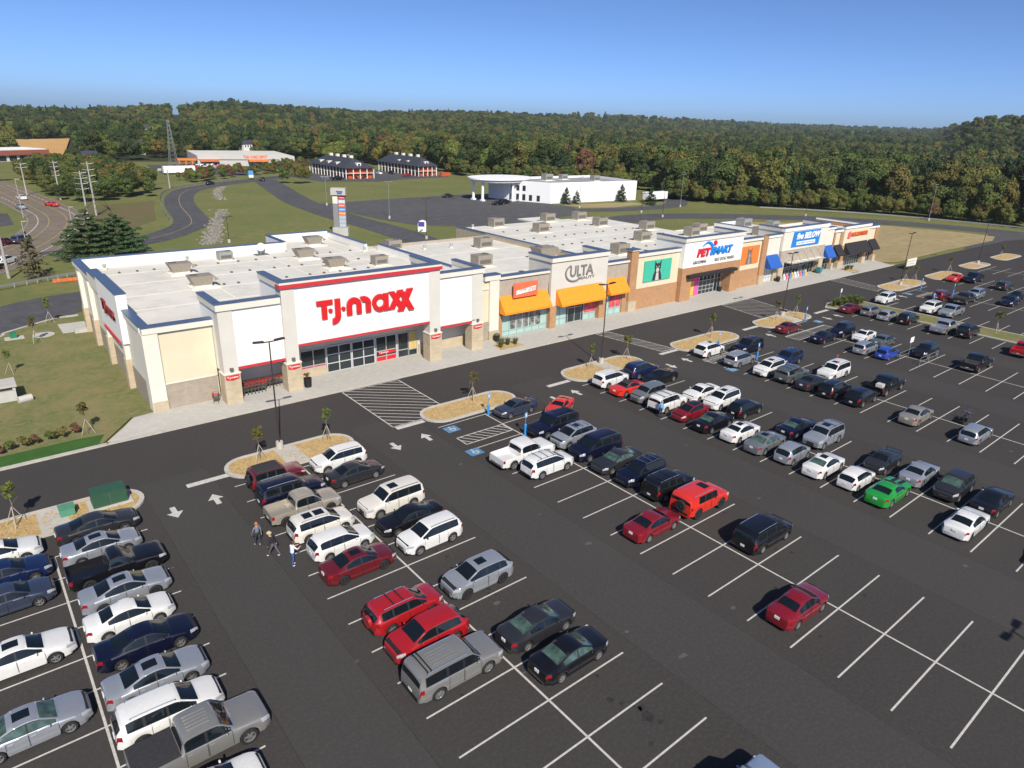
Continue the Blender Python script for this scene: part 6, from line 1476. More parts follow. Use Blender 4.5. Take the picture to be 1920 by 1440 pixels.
for i, (x, y, s, lab) in enumerate(((169.9, 178.6, 1.0, 'taller of two conical evergreens at the white hall wall'), (174.4, 178.0, .8, 'shorter of two conical evergreens at the white hall wall'), (195.0, 175.6, 1.08, 'conical evergreen before the middle of the white hall wall'), (197.5, 163.8, 1.15, 'conical evergreen beside the white trailer at the road edge'))):
    special_tree('evergreen_tree', lab, 'tree', x, y, ev[i % 2], evt, s)

# staked saplings
def sapling_mesh(seed, n, h): return crown_mesh(seed, .48, 1.0, h, 11, n, .085, LEAF['light'] if seed % 2 == 0 else LEAF['olive'])
SAP = [(sapling_mesh(70 + i, 420 if i < 2 else 260, 2.35), ) for i in range(4)]
b = MB(); b.cyl((0, 0, 0), (.03, 0, 1.4), .035, .028, M_BARKP, 6); b.cyl((.03, 0, 1.4), (0, .02, 2.7), .028, .012, M_BARKP, 5)
for i in range(6): a = i * 1.05; b.cyl((0, 0, 1.5 + i * .15), (.42 * math.cos(a), .42 * math.sin(a), 2.0 + i * .17), .012, .006, M_BARKP, 4)
sap_trunk = b.mesh('trunk')
b = MB()
for i in range(3):
    a = i * 2.09 + .4; b.cyl((.62 * math.cos(a), .62 * math.sin(a), 0), (.03 * math.cos(a), .03 * math.sin(a), 1.35), .022, .022, pm('stake_wood', (.48, .43, .35), var=.1), 5)
stakes = b.mesh('stake')
for i, (x, y, z, s, lab) in enumerate(((-.5, 52.0, .12, 1.05, 'pale green sapling on the island with green utility boxes'), (16.2, 51.9, .12, 1.0, 'sparse sapling on the island behind the soft top jeep'), (22.3, 52.2, .12, 1.0, 'sparse brownish sapling on the island behind a white crossover'), (38.1, 52.2, .12, 1.08, 'green sapling alone on the island facing the store entrance'),
        (55.3, 52.4, .12, .95, 'thin sapling at the foot of a lamp post near the red convertible'), (61.3, 52.2, .12, 1.05, 'sapling behind the deep blue crossover'), (78.1, 52.0, .12, 1.1, 'green sapling on the island behind the navy SUV'), (94.0, 51.8, .12, 1.0, 'leafy sapling beside the lamp post before the pet store'), (99.7, 51.8, .12, 1.0, 'sapling on the island beside the blue access sign'),
        (5.9, 65.4, .1, 1.0, 'bright sapling staked at the corner of lawn and walk'), (2.1, 86.2, .1, .9, 'bare sapling with long guy stakes in the middle of the lawn'), (5.5, 97.0, .1, 1.1, 'green sapling beside the manhole on the lawn'), (8.0, 105.6, .1, 1.1, 'sapling near the service drive bend on the lawn'),
        (142.0, 53.2, .12, 1.0, 'thin sapling on the island facing the shoe store'), (145.0, 52.6, .12, .9, 'small sapling at the tip of the shoe store island'), (160.2, 52.0, .12, 1.1, 'sapling behind the bright red coupe'), (193.0, 52.6, .12, 1.0, 'sapling on the last bare island'), (115.9, 29.6, .14, 1.1, 'sapling growing from the long grass median'))):
    t = thing('sapling', lab, 'tree', (x, y, z), None, i * 1.3); t.scale = (s, s, s); new_obj('crown', SAP[i % 4][0], t); new_obj('trunk', sap_trunk, t); new_obj('stake', stakes, t)
# shrubs and ornamental grasses
SHR = [crown_mesh(90 + i, .55, .45, .42, 8, 420, .085, LEAF[k], -.2) for i, k in enumerate(('rust', 'mid', 'olive'))]
for i, (x, y) in enumerate(((-.6, 64.9), (.4, 65.2), (1.2, 65.4), (2.1, 65.6), (3.1, 65.6), (4.1, 65.6), (5.0, 66.0))):
    tag(new_obj('shrub', SHR[i % 3], None, (x, y, .1), i), 'low shrub in the planted row along the green sod strip', 'shrub', 'shrubs along the sod strip')
def tuft_mesh(seed, n, h, r, mat):
    rg = np.random.default_rng(seed); b = MB()
    for i in range(n):
        a = rg.uniform(0, 6.28); q = rg.uniform(0, .3) * r; l = h * rg.uniform(.7, 1.1); o = r * rg.uniform(.3, 1.0); w = .02
        x0, y0 = q * math.cos(a), q * math.sin(a); t_ = (-math.sin(a) * w, math.cos(a) * w)
        p1 = (x0 + o * .4 * math.cos(a), y0 + o * .4 * math.sin(a), l * .75); p2 = (x0 + o * math.cos(a), y0 + o * math.sin(a), l)
        b.poly([(x0 - t_[0], y0 - t_[1], 0), (x0 + t_[0], y0 + t_[1], 0), (p1[0] + t_[0], p1[1] + t_[1], p1[2]), (p1[0] - t_[0], p1[1] - t_[1], p1[2]), p2], [(0, 1, 2, 3), (3, 2, 4)], mat)
    return b.mesh('grass_tuft')
M_TUFT = leaf_mat('tall_grass_blade', (.16, .17, .06)); M_TUFT2 = leaf_mat('green_grass_blade', (.10, .15, .04)); TF = [tuft_mesh(1, 150, 1.1, .75, M_TUFT), tuft_mesh(2, 150, 1.2, .8, M_TUFT2)]
for x, y in ((110.2, 51.0), (111.1, 50.4), (111.8, 51.2), (112.4, 50.0), (113.4, 50.8), (114.2, 51.6), (115.0, 50.6), (115.8, 51.3), (116.4, 50.4), (116.2, 49.4), (115.0, 49.4)):
    tag(new_obj('ornamental_grass', TF[rng.randint(0, 1)], None, (x, y, .14), x), 'tall ornamental grass clump at the rounded median end', 'grass', 'ornamental grasses on the median')
for i, (x, y) in enumerate(((51.2, 64.2), (52.6, 64.6), (53.6, 64.3), (51.9, 65.0), (142.2, 65.0), (143.4, 65.2), (144.4, 64.9))):
    tag(new_obj('ornamental_grass', TF[i % 2], None, (x, y, .14), x, (.8, .8, .8)), 'small grass clump in the walk bed ' + ('by the trash bin beside the beauty store' if x < 60 else 'before the shoe store'), 'grass', 'grasses in the walk beds' + (' near' if x < 60 else ' far'))
for x0, x1 in ((50.6, 54.4), (141.4, 145.2)): tag(flat('gravel_bed', [(x0, 63.4), (x1, 63.4), (x1 - .3, 65.6), (x0 + .3, 65.6)], .137, M_GRAVEL), kind='structure')
# ------------------------------------------------------------------ things beyond the stores
M_HALL = pm('hall_white', (.80, .80, .80), rough=.8, var=.02); M_HROOF = pm('hall_roof', (.30, .30, .32), rough=.8, var=.15, scale=.2); M_SLATE = pm('slate_roof', (.040, .046, .062), rough=.75, var=.2, scale=.8)
M_RBRICK = pm('motel_red', (.46, .085, .030), rough=.85, var=.15, scale=1.5); M_DARKW = pm('dark_window', (.03, .035, .045), rough=.15, var=.3, scale=.5)
M_STEEL = pm('galvanised_steel', (.34, .35, .35), rough=.5, metal=.5, var=.1); M_BRONZE = pm('dark_bronze', (.045, .032, .028), rough=.5, var=.1); M_POLEW = pm('weathered_pole', (.36, .35, .33), rough=.8, var=.15)
hall = thing('event_hall', 'white windowed hall with round columned portico beside old dark lot', 'building', (165, 181.5, 0))
W_ = [(165, 181.5), (204.5, 177.2), (207, 203), (156.5, 206), (158.0, 196.5)]
b = MB(); b.prism(W_, 0, 6.2, M_HALL); b.build('wall', hall)
n = len(W_); cx_ = sum(p[0] for p in W_) / n; cy2 = sum(p[1] for p in W_) / n; I_ = [(cx_ + (x - cx_) * .985, cy2 + (y - cy2) * .97) for x, y in W_]; b = MB()
b.poly([(x, y, 6.2) for x, y in W_] + [(x, y, 7.0) for x, y in W_] + [(x, y, 7.0) for x, y in I_] + [(x, y, 6.25) for x, y in I_], [(i, (i + 1) % n, n + (i + 1) % n, n + i) for i in range(n)] + [(n + i, n + (i + 1) % n, 2 * n + (i + 1) % n, 2 * n + i) for i in range(n)] + [(2 * n + i, 2 * n + (i + 1) % n, 3 * n + (i + 1) % n, 3 * n + i) for i in range(n)], M_HALL); b.build('parapet', hall)
b = MB(); b.poly([(x, y, 6.26) for x, y in I_], [tuple(range(n))], M_HROOF); b.build('roof', hall)
b = MB(); ring = [(157 + 11.5 * math.cos(a), 200 + 8.5 * math.sin(a)) for a in np.linspace(0, 2 * math.pi, 40)[:-1]]; b.prism(ring, 6.4, 6.85, M_HALL); b.build('portico_roof', hall)
b = MB(); ring = [(157 + 12.5 * math.cos(a), 200 + 9.3 * math.sin(a)) for a in np.linspace(0, 2 * math.pi, 40)[:-1]]; b.prism(ring, 7.25, 7.75, M_HALL); b.build('portico_cornice', hall)
b = MB(); b.prism([(157 + 11.9 * math.cos(a), 200 + 8.8 * math.sin(a)) for a in np.linspace(0, 2 * math.pi, 40)[:-1]], 6.86, 7.24, M_HALL); b.build('portico_band', hall)
for x, y in ((147.3, 202.6), (147.6, 197.6), (157.6, 193.2), (160.3, 192.4)):
    b = MB(); b.box(x - .7, x + .7, y - .7, y + .7, 0, .5, M_HALL); b.cyl((x, y, .5), (x, y, 6.39), .5, .42, M_HALL, 12); b.build('column', hall)
d0 = Vector((158 - 165, 196.5 - 181.5, 0)).normalized(); nn_ = Vector((-d0.y, d0.x, 0))
for i, s_ in enumerate((1.6, 4.6, 7.6, 10.2, 12.6, 14.8)):
    c = Vector((165, 181.5, 0)) + d0 * s_
    for z0, z1 in (((.4, 2.5), (3.6, 5.4)) if s_ > 9 else (((.4, 2.4),) if s_ > 3 else ())):
        b = MB(); q = [c - d0 * .6 + nn_ * .05, c + d0 * .6 + nn_ * .05]; q2 = [v - nn_ * .2 for v in q]
        b.poly([(v.x, v.y, z) for z in (z0, z1) for v in q + q2], [(0, 1, 5, 4), (0, 4, 6, 2), (1, 3, 7, 5), (4, 5, 7, 6), (0, 2, 3, 1)], M_DARKW); b.build('window', hall)
for x, y, s in ((176, 196, 1.5), (186, 198, 1.2), (193, 188, 1.3)): boxunit(x, y, 6.27, 'grey box unit on the white hall roof', s, M_GREYU)
tr = thing('box_trailer', 'long white box trailer parked at the end of the white hall', 'trailer', (206, 170, 0)); b = MB(); b.box(201.5, 213, 169, 171.4, 1.0, 3.6, M_HALL); b.build('cargo_box', tr)
for x in (204, 205.2, 211):
    b = MB(); b.cyl((x, 168.9, .5), (x, 171.5, .5), .5, .5, M_TYRE, 12); b.build('wheel', tr)
tag(flat('hall_lawn', [(166, 177), (196, 172), (199, 166), (178, 164), (168, 168)], -.02, M_DIRT), kind='structure')

def motel(x0, x1, y0, y1, label, dorm):
    t = thing('motel_building', label, 'motel', (x0, y0, 0)); H = 4.6; w = x1 - x0
    part_box('wall', t, x0 + 1.2, x1 - .3, y0 + .3, y1 - .3, 0, H - .05, M_RBRICK); part_box('balcony', t, x0, x1, y0 - .8, y1, 2.25, 2.42, M_PALE)
    e = .9; xm = (x0 + x1) / 2; rz = 9.0; b = MB()
    b.poly([(x0 - e, y0 - e - .6, H), (x1 + e, y0 - e - .6, H), (x1 + e, y1 + e, H), (x0 - e, y1 + e, H), (xm, y0 + w * .42, rz - .6), (xm, y1 - w * .42, rz - .6)], [(0, 1, 4), (1, 2, 5, 4), (2, 3, 5), (3, 0, 4, 5), (3, 2, 1, 0)], M_SLATE); rf = b.build('roof', t)
    k = int((y1 - y0) / 3.2)
    for i in range(k + 1):
        y = y0 - .5 + (y1 - y0) * i / k; b = MB(); b.box(x0 - .25, x0 + .05, y - .16, y + .16, 0, H, M_WHITE); b.build('post', t)
        if i < k:
            for z in (.1, 2.5):
                b = MB(); b.box(x0 + 1.12, x0 + 1.22, y + .7, y + 2.0, z, z + 1.8, M_DARKW); b.build('door', t)
    for i in range(1, 5):
        x = x0 + w * i / 4; b = MB(); b.box(x - .16, x + .16, y0 - .75, y0 - .45, 0, H, M_WHITE); b.build('post', t)
    for sx in (0, 1):
        b = MB(); xa = x0 + 1.4 if sx == 0 else x1 - 1.4; xb = x0 + w * .42 if sx == 0 else x1 - w * .42
        b.poly([(xa, y0 + .2, 2.3), (xb, y0 + .2, .2), (xb, y0 + .2, .7), (xa, y0 + .2, 2.8), (xa, y0 - .3, 2.3), (xb, y0 - .3, .2), (xb, y0 - .3, .7), (xa, y0 - .3, 2.8)], [(4, 5, 6, 7), (0, 4, 7, 3), (1, 2, 6, 5), (3, 7, 6, 2)], M_BRONZE); b.build('stair', t)
    for i in range(4):
        y = y0 + (y1 - y0) * (.25 + .18 * i); b = MB(); b.box(xm + .2, xm + 1.8, y - .6, y + .6, 6.5, 9.4, M_PALE); b.build('chimney', rf)
    for i in range(dorm):
        y = y0 + (y1 - y0) * (.3 + .22 * i); b = MB(); b.box(x0 + .9, x0 + 3.2, y - .8, y + .8, H + .6, H + 2.0, M_PALE); b.box(x0 + .85, x0 + .9, y - .45, y + .45, H + .9, H + 1.7, M_DARKW); b.build('dormer', rf)
    b = MB(); b.box(xm - 1.0, xm + 1.0, y0 + .2, y0 + 2.6, H + .7, H + 2.1, M_WHITE); b.box(xm - .5, xm + .5, y0 + .12, y0 + .2, H + 1.0, H + 1.8, M_DARKW); b.build('dormer', rf)
    return t
motel(142, 155.5, 291.5, 330, 'two storey red motel with slate roof and white posts, stairs on its end', 3)
motel(181.5, 191.5, 295, 334, 'second red motel block with slate roof beyond the first one', 2)
b = MB(); b.box(193, 198, 292, 293.6, 0, 1.7, M_RBRICK); tag(b.build('brick_enclosure'), 'low red brick enclosure beside the second motel', 'enclosure')
# far orange-fronted store
hd = thing('warehouse_store', 'far grey warehouse store with orange entrance canopies and lettering', 'store', (106, 380, 0))
A_ = Vector((105, 381, 0)); dd = Vector((.985, -.17, 0)).normalized(); pp = Vector((-dd.y, dd.x, 0))
def obox(name, parent, s0, s1, d0_, d1_, z0, z1, mat, A=A_, dd=dd, pp=pp):
    q = [A + dd * s + pp * d for s, d in ((s0, d0_), (s1, d0_), (s1, d1_), (s0, d1_))]; b = MB(); b.prism([(v.x, v.y) for v in q], z0, z1, mat); return b.build(name, parent)
M_HDG = pm('warehouse_grey', (.50, .49, .46), rough=.8, var=.05); M_HDO = pm('warehouse_orange', (.70, .20, .04), rough=.6, var=.08)
obox('wall', hd, 0, 48, 0, 52, 0, 5.0, M_HDG); obox('roof', hd, .4, 47.6, .4, 51.6, 5.01, 5.05, M_ROOF); obox('orange_band', hd, 48.05, 48.4, 6, 52, 3.6, 4.8, M_HDO); obox('garden_canopy', hd, -9, -.2, 2, 9, 2.6, 3.4, M_HDO)
for s_ in (-8.5, -5.5, -2.5): obox('canopy_post', hd, s_, s_ + .5, 2.2, 2.7, 0, 2.6, M_HDO)
obox('entrance_canopy', hd, 1, 10, -3, -.05, 2.4, 2.9, M_HDO); obox('entrance_canopy', hd, 24, 34, -5, -.05, 2.4, 3.2, M_HDO); obox('entrance_front', hd, 0, 40, -.5, -.06, 3.3, 5.7, M_HDG)
lm = text_mesh('THE HOME DEPOT', .03, .1); lm.materials.append(M_HDO); o = new_obj('sign_lettering', lm, hd, (A_ + dd * 22 - pp * .62 + Vector((0, 0, 3.9))) - parent_origin(hd)); o.scale = (12, 1.5, 1); o.rotation_euler = (math.pi / 2, 0, math.atan2(dd.y, dd.x))
ss = thing('strip_mall', 'low strip mall with brown red roof band below the clay slope', 'store', (10, 420, 0))
A2 = Vector((-6, 412, 0)); d2 = Vector((52, 26, 0)).normalized(); p2 = Vector((-d2.y, d2.x, 0))
obox('wall', ss, 0, 60, 0, 20, 0, 4.2, M_PALE, A2, d2, p2); obox('roof_band', ss, -.5, 60.5, -1.2, -.05, 3.0, 5.2, pm('brown_red_roof', (.30, .10, .06), var=.15), A2, d2, p2); obox('roof', ss, 0, 60, 0.1, 20, 5.21, 5.6, M_HALL, A2, d2, p2)
for i in range(12): obox('shop_window', ss, 1 + i * 5, 4.5 + i * 5, -.12, -.02, .3, 2.6, M_DARKW, A2, d2, p2)
# houses on the hills
def house(x, y, lab, s=1.0, rz=0.0):
    z = terrain_z(x, y) + 2.5; t = thing('hill_house', lab, 'house', (x, y, z), None, rz); t.scale = (s, s, s)
    b = MB(); b.box(-6, 6, -4, 4, -3, 5, M_HALL); new_obj('wall', b.mesh('wall'), t); b = MB(); b.poly([(-6.5, -4.5, 5), (6.5, -4.5, 5), (6.5, 4.5, 5), (-6.5, 4.5, 5), (-6.5, 0, 8.5), (6.5, 0, 8.5)], [(0, 1, 5, 4), (2, 3, 4, 5), (0, 4, 3), (1, 2, 5)], M_SLATE); new_obj('roof', b.mesh('roof'), t)
    for x_ in (-4, -1.3, 1.3, 4):
        b = MB(); b.box(x_ - .6, x_ + .6, -4.06, -3.98, 2.4, 4.2, M_DARKW); new_obj('window', b.mesh('window'), t)
for i, (az, r, s, rz, lab) in enumerate(((9.7, 1330, 1.2, .3, 'white hilltop house left of a row of three'), (10.4, 1345, 1.2, .2, 'white hilltop house in the middle of a row of three'), (11.1, 1330, 1.2, .1, 'white hilltop house right of a row of three'), (13.6, 1430, 1.3, .2, 'white hilltop house beside the power line cut'), (20.6, 1500, 1.1, -.2, 'small white house alone high on the wooded ridge'), (8.6, 392, .55, .2, 'white house among the thicket trees by the highway'), (49.2, 1950, 1.4, 0, 'pale house on the far central ridge'))):
    house(r * math.sin(math.radians(az)), r * math.cos(math.radians(az)), lab, s, rz)
for k_, (hx_, hy_, hs_, hl_) in enumerate(HXY): house(hx_, hy_, hl_, hs_, .25 * (k_ % 5) - .5)
# pylon sign
py = thing('pylon_sign', 'tall grey pylon sign with a stack of store panels on stone base', 'sign', (72.6, 153.3, 0)); ux = Vector((.80, -.60, 0)); uy = Vector((.60, .80, 0)); O_ = Vector((72.6, 153.3, 0))
def pbox(name, parent, s0, s1, d0_, d1_, z0, z1, mat): return obox(name, parent, s0, s1, d0_, d1_, z0, z1, mat, O_, ux, uy)
pbox('stone_base', py, -1.7, 1.9, -1.0, 1.0, 0, 1.9, M_CONC); pbox('post', py, -1.4, -.2, -.6, .6, 1.9, 9.2, pm('pylon_grey', (.22, .22, .23), var=.06)); pbox('frame', py, -.19, 1.5, -.35, .35, 1.9, 9.3, MATS['pylon_grey']); pbox('top_cap', py, -1.7, 1.7, -.9, .9, 9.35, 10.9, M_CONC); pbox('pale_panel', py, -1.38, -.22, -.66, -.605, 7.4, 9.0, M_PALE)
for i, (c, tx) in enumerate((((.45, .03, .06), 'T.J.maxx'), ((.50, .54, .60), 'ULTA'), ((.60, .09, .05), 'PETSMART'), ((.08, .25, .62), 'five BELOW'), ((.75, .17, .04), 'RACK ROOM'), ((.40, .45, .50), ''), ((.40, .45, .50), ''), ((.40, .45, .50), ''))):
    z1 = 9.15 - i * .9; p = pbox('tenant_panel', py, -.1, 1.42, -.42, -.36, z1 - .82, z1, pm('panel_%d' % i, c, rough=.4, var=.06))
    if tx:
        lm = text_mesh(tx, .02, .02); lm.materials.append(M_WHITE); o = new_obj('lettering', lm, p, (O_ + ux * .05 - uy * .45 + Vector((0, 0, z1 - .58))) - parent_origin(p)); o.scale = (1.25, .34, 1); o.rotation_euler = (math.pi / 2, 0, math.atan2(ux.y, ux.x))
for z_, w_ in ((10.0, .75), (9.6, .55)): pbox('header_mark', py, .35 - w_, .35 + w_, -.97, -.905, z_, z_ + .28, M_BLUEAW)
mo = thing('monument_sign', 'white and dark blue rounded monument sign by the drive', 'sign', (92.6, 149.0, 0)); O_ = Vector((92.6, 149, 0))
q = [(-1.1, 0), (1.1, 0), (1.1, 2.1), (.8, 2.7), (0, 2.9), (-.8, 2.6), (-1.1, 2.0)]; b = MB(); b.poly([tuple(O_ + ux * s + uy * d + Vector((0, 0, z))) for d in (-.2, .2) for s, z in q], [tuple(range(7)), tuple(range(13, 6, -1))] + [(i, 7 + i, 7 + (i + 1) % 7, (i + 1) % 7) for i in range(7)], M_HALL); b.build('sign_body', mo); pbox('blue_panel', mo, -1.0, .55, -.26, -.21, 1.3, 2.45, pm('panel_purple', (.07, .06, .30), var=.05))

# ------------------------------------------------------------------ poles, rails, small street things
def lamp_post(x, y, h, label, heads=2, conc=True, rz=0.0, mat=None, grp='lamp posts', tall_base=.75):
    t = thing('lamp_post', label, 'lamp post', (x, y, 0), grp, rz); mat = mat or M_BRONZE; k = ('lp', h, heads, mat.name)
    if k not in SL:
        b = MB(); b.cyl((0, 0, 0), (0, 0, tall_base), .32, .30, M_KERB, 14); c = b.mesh('footing'); b = MB(); b.cyl((0, 0, tall_base), (0, 0, h), .075, .055, mat, 8); p = b.mesh('pole')
        b = MB(); b.box(-.55, .55, -.035, .035, h - .06, h + .02, mat); a = b.mesh('arm'); b = MB()
        b.poly([(.45, -.16, h - .02), (1.28, -.20, h + .05), (1.34, 0, h + .04), (1.28, .20, h + .05), (.45, .16, h - .02), (.45, -.16, h + .1), (1.24, -.18, h + .15), (1.3, 0, h + .14), (1.24, .18, h + .15), (.45, .16, h + .1)], [(4, 3, 2, 1, 0), (5, 6, 7, 8, 9), (0, 1, 6, 5), (1, 2, 7, 6), (2, 3, 8, 7), (3, 4, 9, 8), (4, 0, 5, 9)], mat); hm = b.mesh('lamp_head'); SL[k] = (c, p, a, hm)
    c, p, a, hm = SL[k]
    if conc: new_obj('footing', c, t)
    new_obj('pole', p, t); new_obj('arm', a, t)
    for i in range(heads): new_obj('lamp_head', hm, t, (0, 0, 0), math.pi * i)
    return t
for x, y, lab in ((18.3, 53.0, 'bronze twin lamp post in front of the red sign store'), (57.6, 52.9, 'bronze twin lamp post in front of the orange awnings'), (97.2, 52.6, 'bronze twin lamp post in front of the pet store'), (137.9, 52.3, 'bronze twin lamp post in front of the shoe store'), (178.0, 52.5, 'bronze twin lamp post beyond the last store by open dirt')):
    lamp_post(x, y, 9.7, lab)
for x, y, h, lab, m_ in ((174.3, 139.4, 9.0, 'dark lamp post on the bend of the back road', None), (222.9, 118.8, 7.6, 'dark lamp post beside the back road guard rail', None), (47.2, 155.3, 5.5, 'short dark lamp post beside the rock ditch', None), (87.6, 139.2, 9.2, 'dark lamp post behind the beauty store roof', None), (96.8, 173, 10, 'grey twin lamp post on the old lot island near the drive', M_STEEL), (94.2, 207.8, 8, 'grey lamp post at the far corner of the old lot', M_STEEL), (202.6, 154.7, 11, 'tall grey lamp post before the wood edge', M_STEEL), (253, 92.0, 11.5, 'tall grey lamp post at the bend before the wood', M_STEEL), (166, 168, 10, 'grey lamp post in front of the white hall corner', M_STEEL), (176.5, 150, 6, 'short dark lamp post before the two small evergreens', None)):
    lamp_post(x, y, h, lab, mat=m_)
lamp_post(39.6, -4.6, 9.7, 'bronze twin lamp post whose shadow falls on the empty stalls')
def power_pole(x, y, h, lab, arms=3, w=2.2, lean=0.0):
    t = thing('power_pole', lab, 'utility pole', (x, y, 0), 'power poles along the highway'); b = MB(); b.cyl((x, y, 0), (x + lean, y, h), .26, .14, M_POLEW, 8); b.build('pole', t)
    for i in range(arms):
        z = h * (.95 - .11 * i); b = MB(); b.cyl((x + lean - w / 2 * 1.3, y, z + .25), (x + lean, y, z), .07, .07, M_STEEL, 5); b.cyl((x + lean, y, z), (x + lean + w / 2 * 1.3, y, z + .25), .07, .07, M_STEEL, 5); b.build('cross_arm', t)
        for sx in (-1, 1):
            b = MB(); b.cyl((x + lean + sx * w * .62, y, z + .2), (x + lean + sx * w * .62, y, z - .35), .07, .05, M_LOUV, 5); b.build('insulator', t)
    return t
power_pole(28.3, 205.2, 11.8, 'grey transmission pole with three arms left of its twin', 4); power_pole(31.2, 211.6, 13.6, 'taller grey transmission pole right of its twin', 4); power_pole(28.4, 251.5, 11.3, 'grey pole at the thicket edge above the red car', 4, 1.6); power_pole(21.6, 268.7, 9.8, 'grey pole with two arms behind the highway bend', 2, 2.4); power_pole(6.2, 138.4, 8.2, 'thick grey pole beside the green cabinet', 0); power_pole(64.9, 274.1, 6.4, 'slim pole at the curve of the drive', 0)
for x, y, h, lab in ((15.4, 213.7, 9.4, 'tall pale street lamp on the inner side of the highway bend'), (12.0, 173.7, 4.4, 'short pale street lamp beside the blue car on the highway'), (23.7, 198.2, 4.0, 'short pale post on the outer edge of the highway bend')):
    t = thing('street_light', lab, 'street light', (x, y, 0)); b = MB(); b.cyl((x, y, 0), (x, y, h), .1, .07, M_POLEW, 7); b.build('pole', t); b = MB(); b.box(x - .1, x + .9, y - .12, y + .12, h - .05, h + .1, M_POLEW); b.build('lamp_head', t)
t = thing('lattice_tower', 'green grey lattice tower standing in the power line cut', 'tower', (88.8, 361.7, 0)); H = 22
for sx, sy in ((-1, -1), (1, -1), (1, 1), (-1, 1)):
    b = MB(); b.cyl((88.8 + sx * 1.8, 361.7 + sy * 1.8, 0), (88.8 + sx * .3, 361.7 + sy * .3, H), .09, .06, M_STEEL, 5); b.build('leg', t)
b = MB()
for i in range(12):
    z0, z1 = H * i / 12, H * (i + 1) / 12; w0 = 1.8 - 1.5 * i / 12; w1 = 1.8 - 1.5 * (i + 1) / 12
    for (ax, ay), (cx2, cy3) in (((-1, -1), (1, -1)), ((1, -1), (1, 1)), ((1, 1), (-1, 1)), ((-1, 1), (-1, -1))):
        b.cyl((88.8 + ax * w0, 361.7 + ay * w0, z0), (88.8 + cx2 * w1, 361.7 + cy3 * w1, z1), .035, .035, M_STEEL, 4, False); b.cyl((88.8 + cx2 * w0, 361.7 + cy3 * w0, z0), (88.8 + ax * w1, 361.7 + ay * w1, z1), .035, .035, M_STEEL, 4, False)
b.build('bracing', t)
def guard_rail(pts, lab):
    t = thing('guard_rail', lab, 'guard rail', (pts[0][0], pts[0][1], 0)); Q = smooth_path(pts, 8); b = MB()
    for p, q in zip(Q[:-1], Q[1:]):
        d = (q - p).normalized(); s_ = Vector((d.y, -d.x, 0)) * .05
        b.poly([tuple(p + s_ + Vector((0, 0, .45))), tuple(q + s_ + Vector((0, 0, .45))), tuple(q + s_ + Vector((0, 0, .8))), tuple(p + s_ + Vector((0, 0, .8))), tuple(p - s_ + Vector((0, 0, .45))), tuple(q - s_ + Vector((0, 0, .45))), tuple(q - s_ + Vector((0, 0, .8))), tuple(p - s_ + Vector((0, 0, .8)))], [(0, 1, 2, 3), (7, 6, 5, 4), (3, 2, 6, 7)], M_STEEL)
    b.build('rail', t)
    for i in range(0, len(Q), 2):
        p = Q[i]; b = MB(); b.box(p.x - .08, p.x + .08, p.y - .08, p.y + .08, 0, .75, M_STEEL); b.build('post', t)
guard_rail([(-30, 112), (-10, 123), (4, 129.5), (11, 133), (17, 135.5), (26, 139)], 'grey guard rail along the service drive behind the cedar')
guard_rail([(226, 138), (238, 124), (249, 106), (256, 84), (260, 62), (261, 30)], 'long grey guard rail between the back road and the wood')
guard_rail([(44, 190), (50, 224), (56, 250), (64, 268), (80, 286), (98, 300)], 'grey guard rail along the outer curve of the drive')
t = thing('utility_cabinet', 'dark teal utility cabinet by the thick pole and guard rail', 'utility cabinet', (2.2, 133.5, 0)); b = MB(); b.box(.6, 3.8, 132.5, 134.3, .1, 1.5, pm('teal_cabinet', (.05, .13, .15), var=.1)); b.build('cabinet', t); b = MB(); b.box(.4, 4.0, 132.3, 134.5, 0, .1, M_CONC); b.build('pad', t)
t = thing('orange_barrier', 'orange plastic netting lying beside the guard rail', 'barrier', (15, 132.5, 0)); b = MB(); b.box(11.5, 17.5, 131.4, 131.55, 0, .55, pm('orange_net', (.62, .16, .05), var=.3, scale=4)); b.build('netting', t)
for x in (11.6, 14.5, 17.4):
    b = MB(); b.cyl((x, 131.5, 0), (x, 131.5, .8), .04, .04, M_STEEL, 5); b.build('stake', t)
# boxes on the island and lawn
M_GBOX = pm('transformer_green', (.028, .085, .05), rough=.5, var=.1)
t = thing('transformer', 'dark green transformer box on the gravel island end', 'transformer', (5.1, 51.6, .11)); b = MB(); b.box(4.0, 6.2, 51.0, 52.4, .22, 1.25, M_GBOX); b.build('cabinet', t); b = MB(); b.box(3.7, 6.5, 50.8, 52.6, .11, .22, M_CONC); b.build('pad', t); b = MB(); b.box(5.08, 5.12, 50.97, 51.0, .3, 1.2, M_LOUV); b.build('door_seam', t)
t = thing('junction_box', 'small light green junction box beside the concrete strip', 'utility box', (2.4, 51.6, .11)); b = MB(); b.box(2.0, 2.9, 51.2, 51.9, .11, .75, pm('pale_green_box', (.08, .25, .16), var=.1)); b.build('cabinet', t); b = MB(); b.box(1.95, 2.95, 51.15, 51.95, .75, .80, MATS['pale_green_box']); b.build('lid', t)
t = thing('junction_box', 'small green box with concrete pad on the lawn', 'utility box', (3.5, 100.4, .1)); b = MB(); b.box(3.2, 3.9, 100.1, 100.7, .16, .85, pm('bright_green_box', (.02, .17, .09), var=.1)); b.build('cabinet', t); b = MB(); b.box(2.6, 4.6, 99.6, 101.0, .1, .16, M_CONC); b.build('pad', t)
b = MB(); b.cyl((6.6, 100.0, .1), (6.6, 100.0, .15), 1.2, 1.2, M_CONC, 20); tag(b.build('manhole_cover'), 'round concrete manhole cover on the lawn', 'manhole')
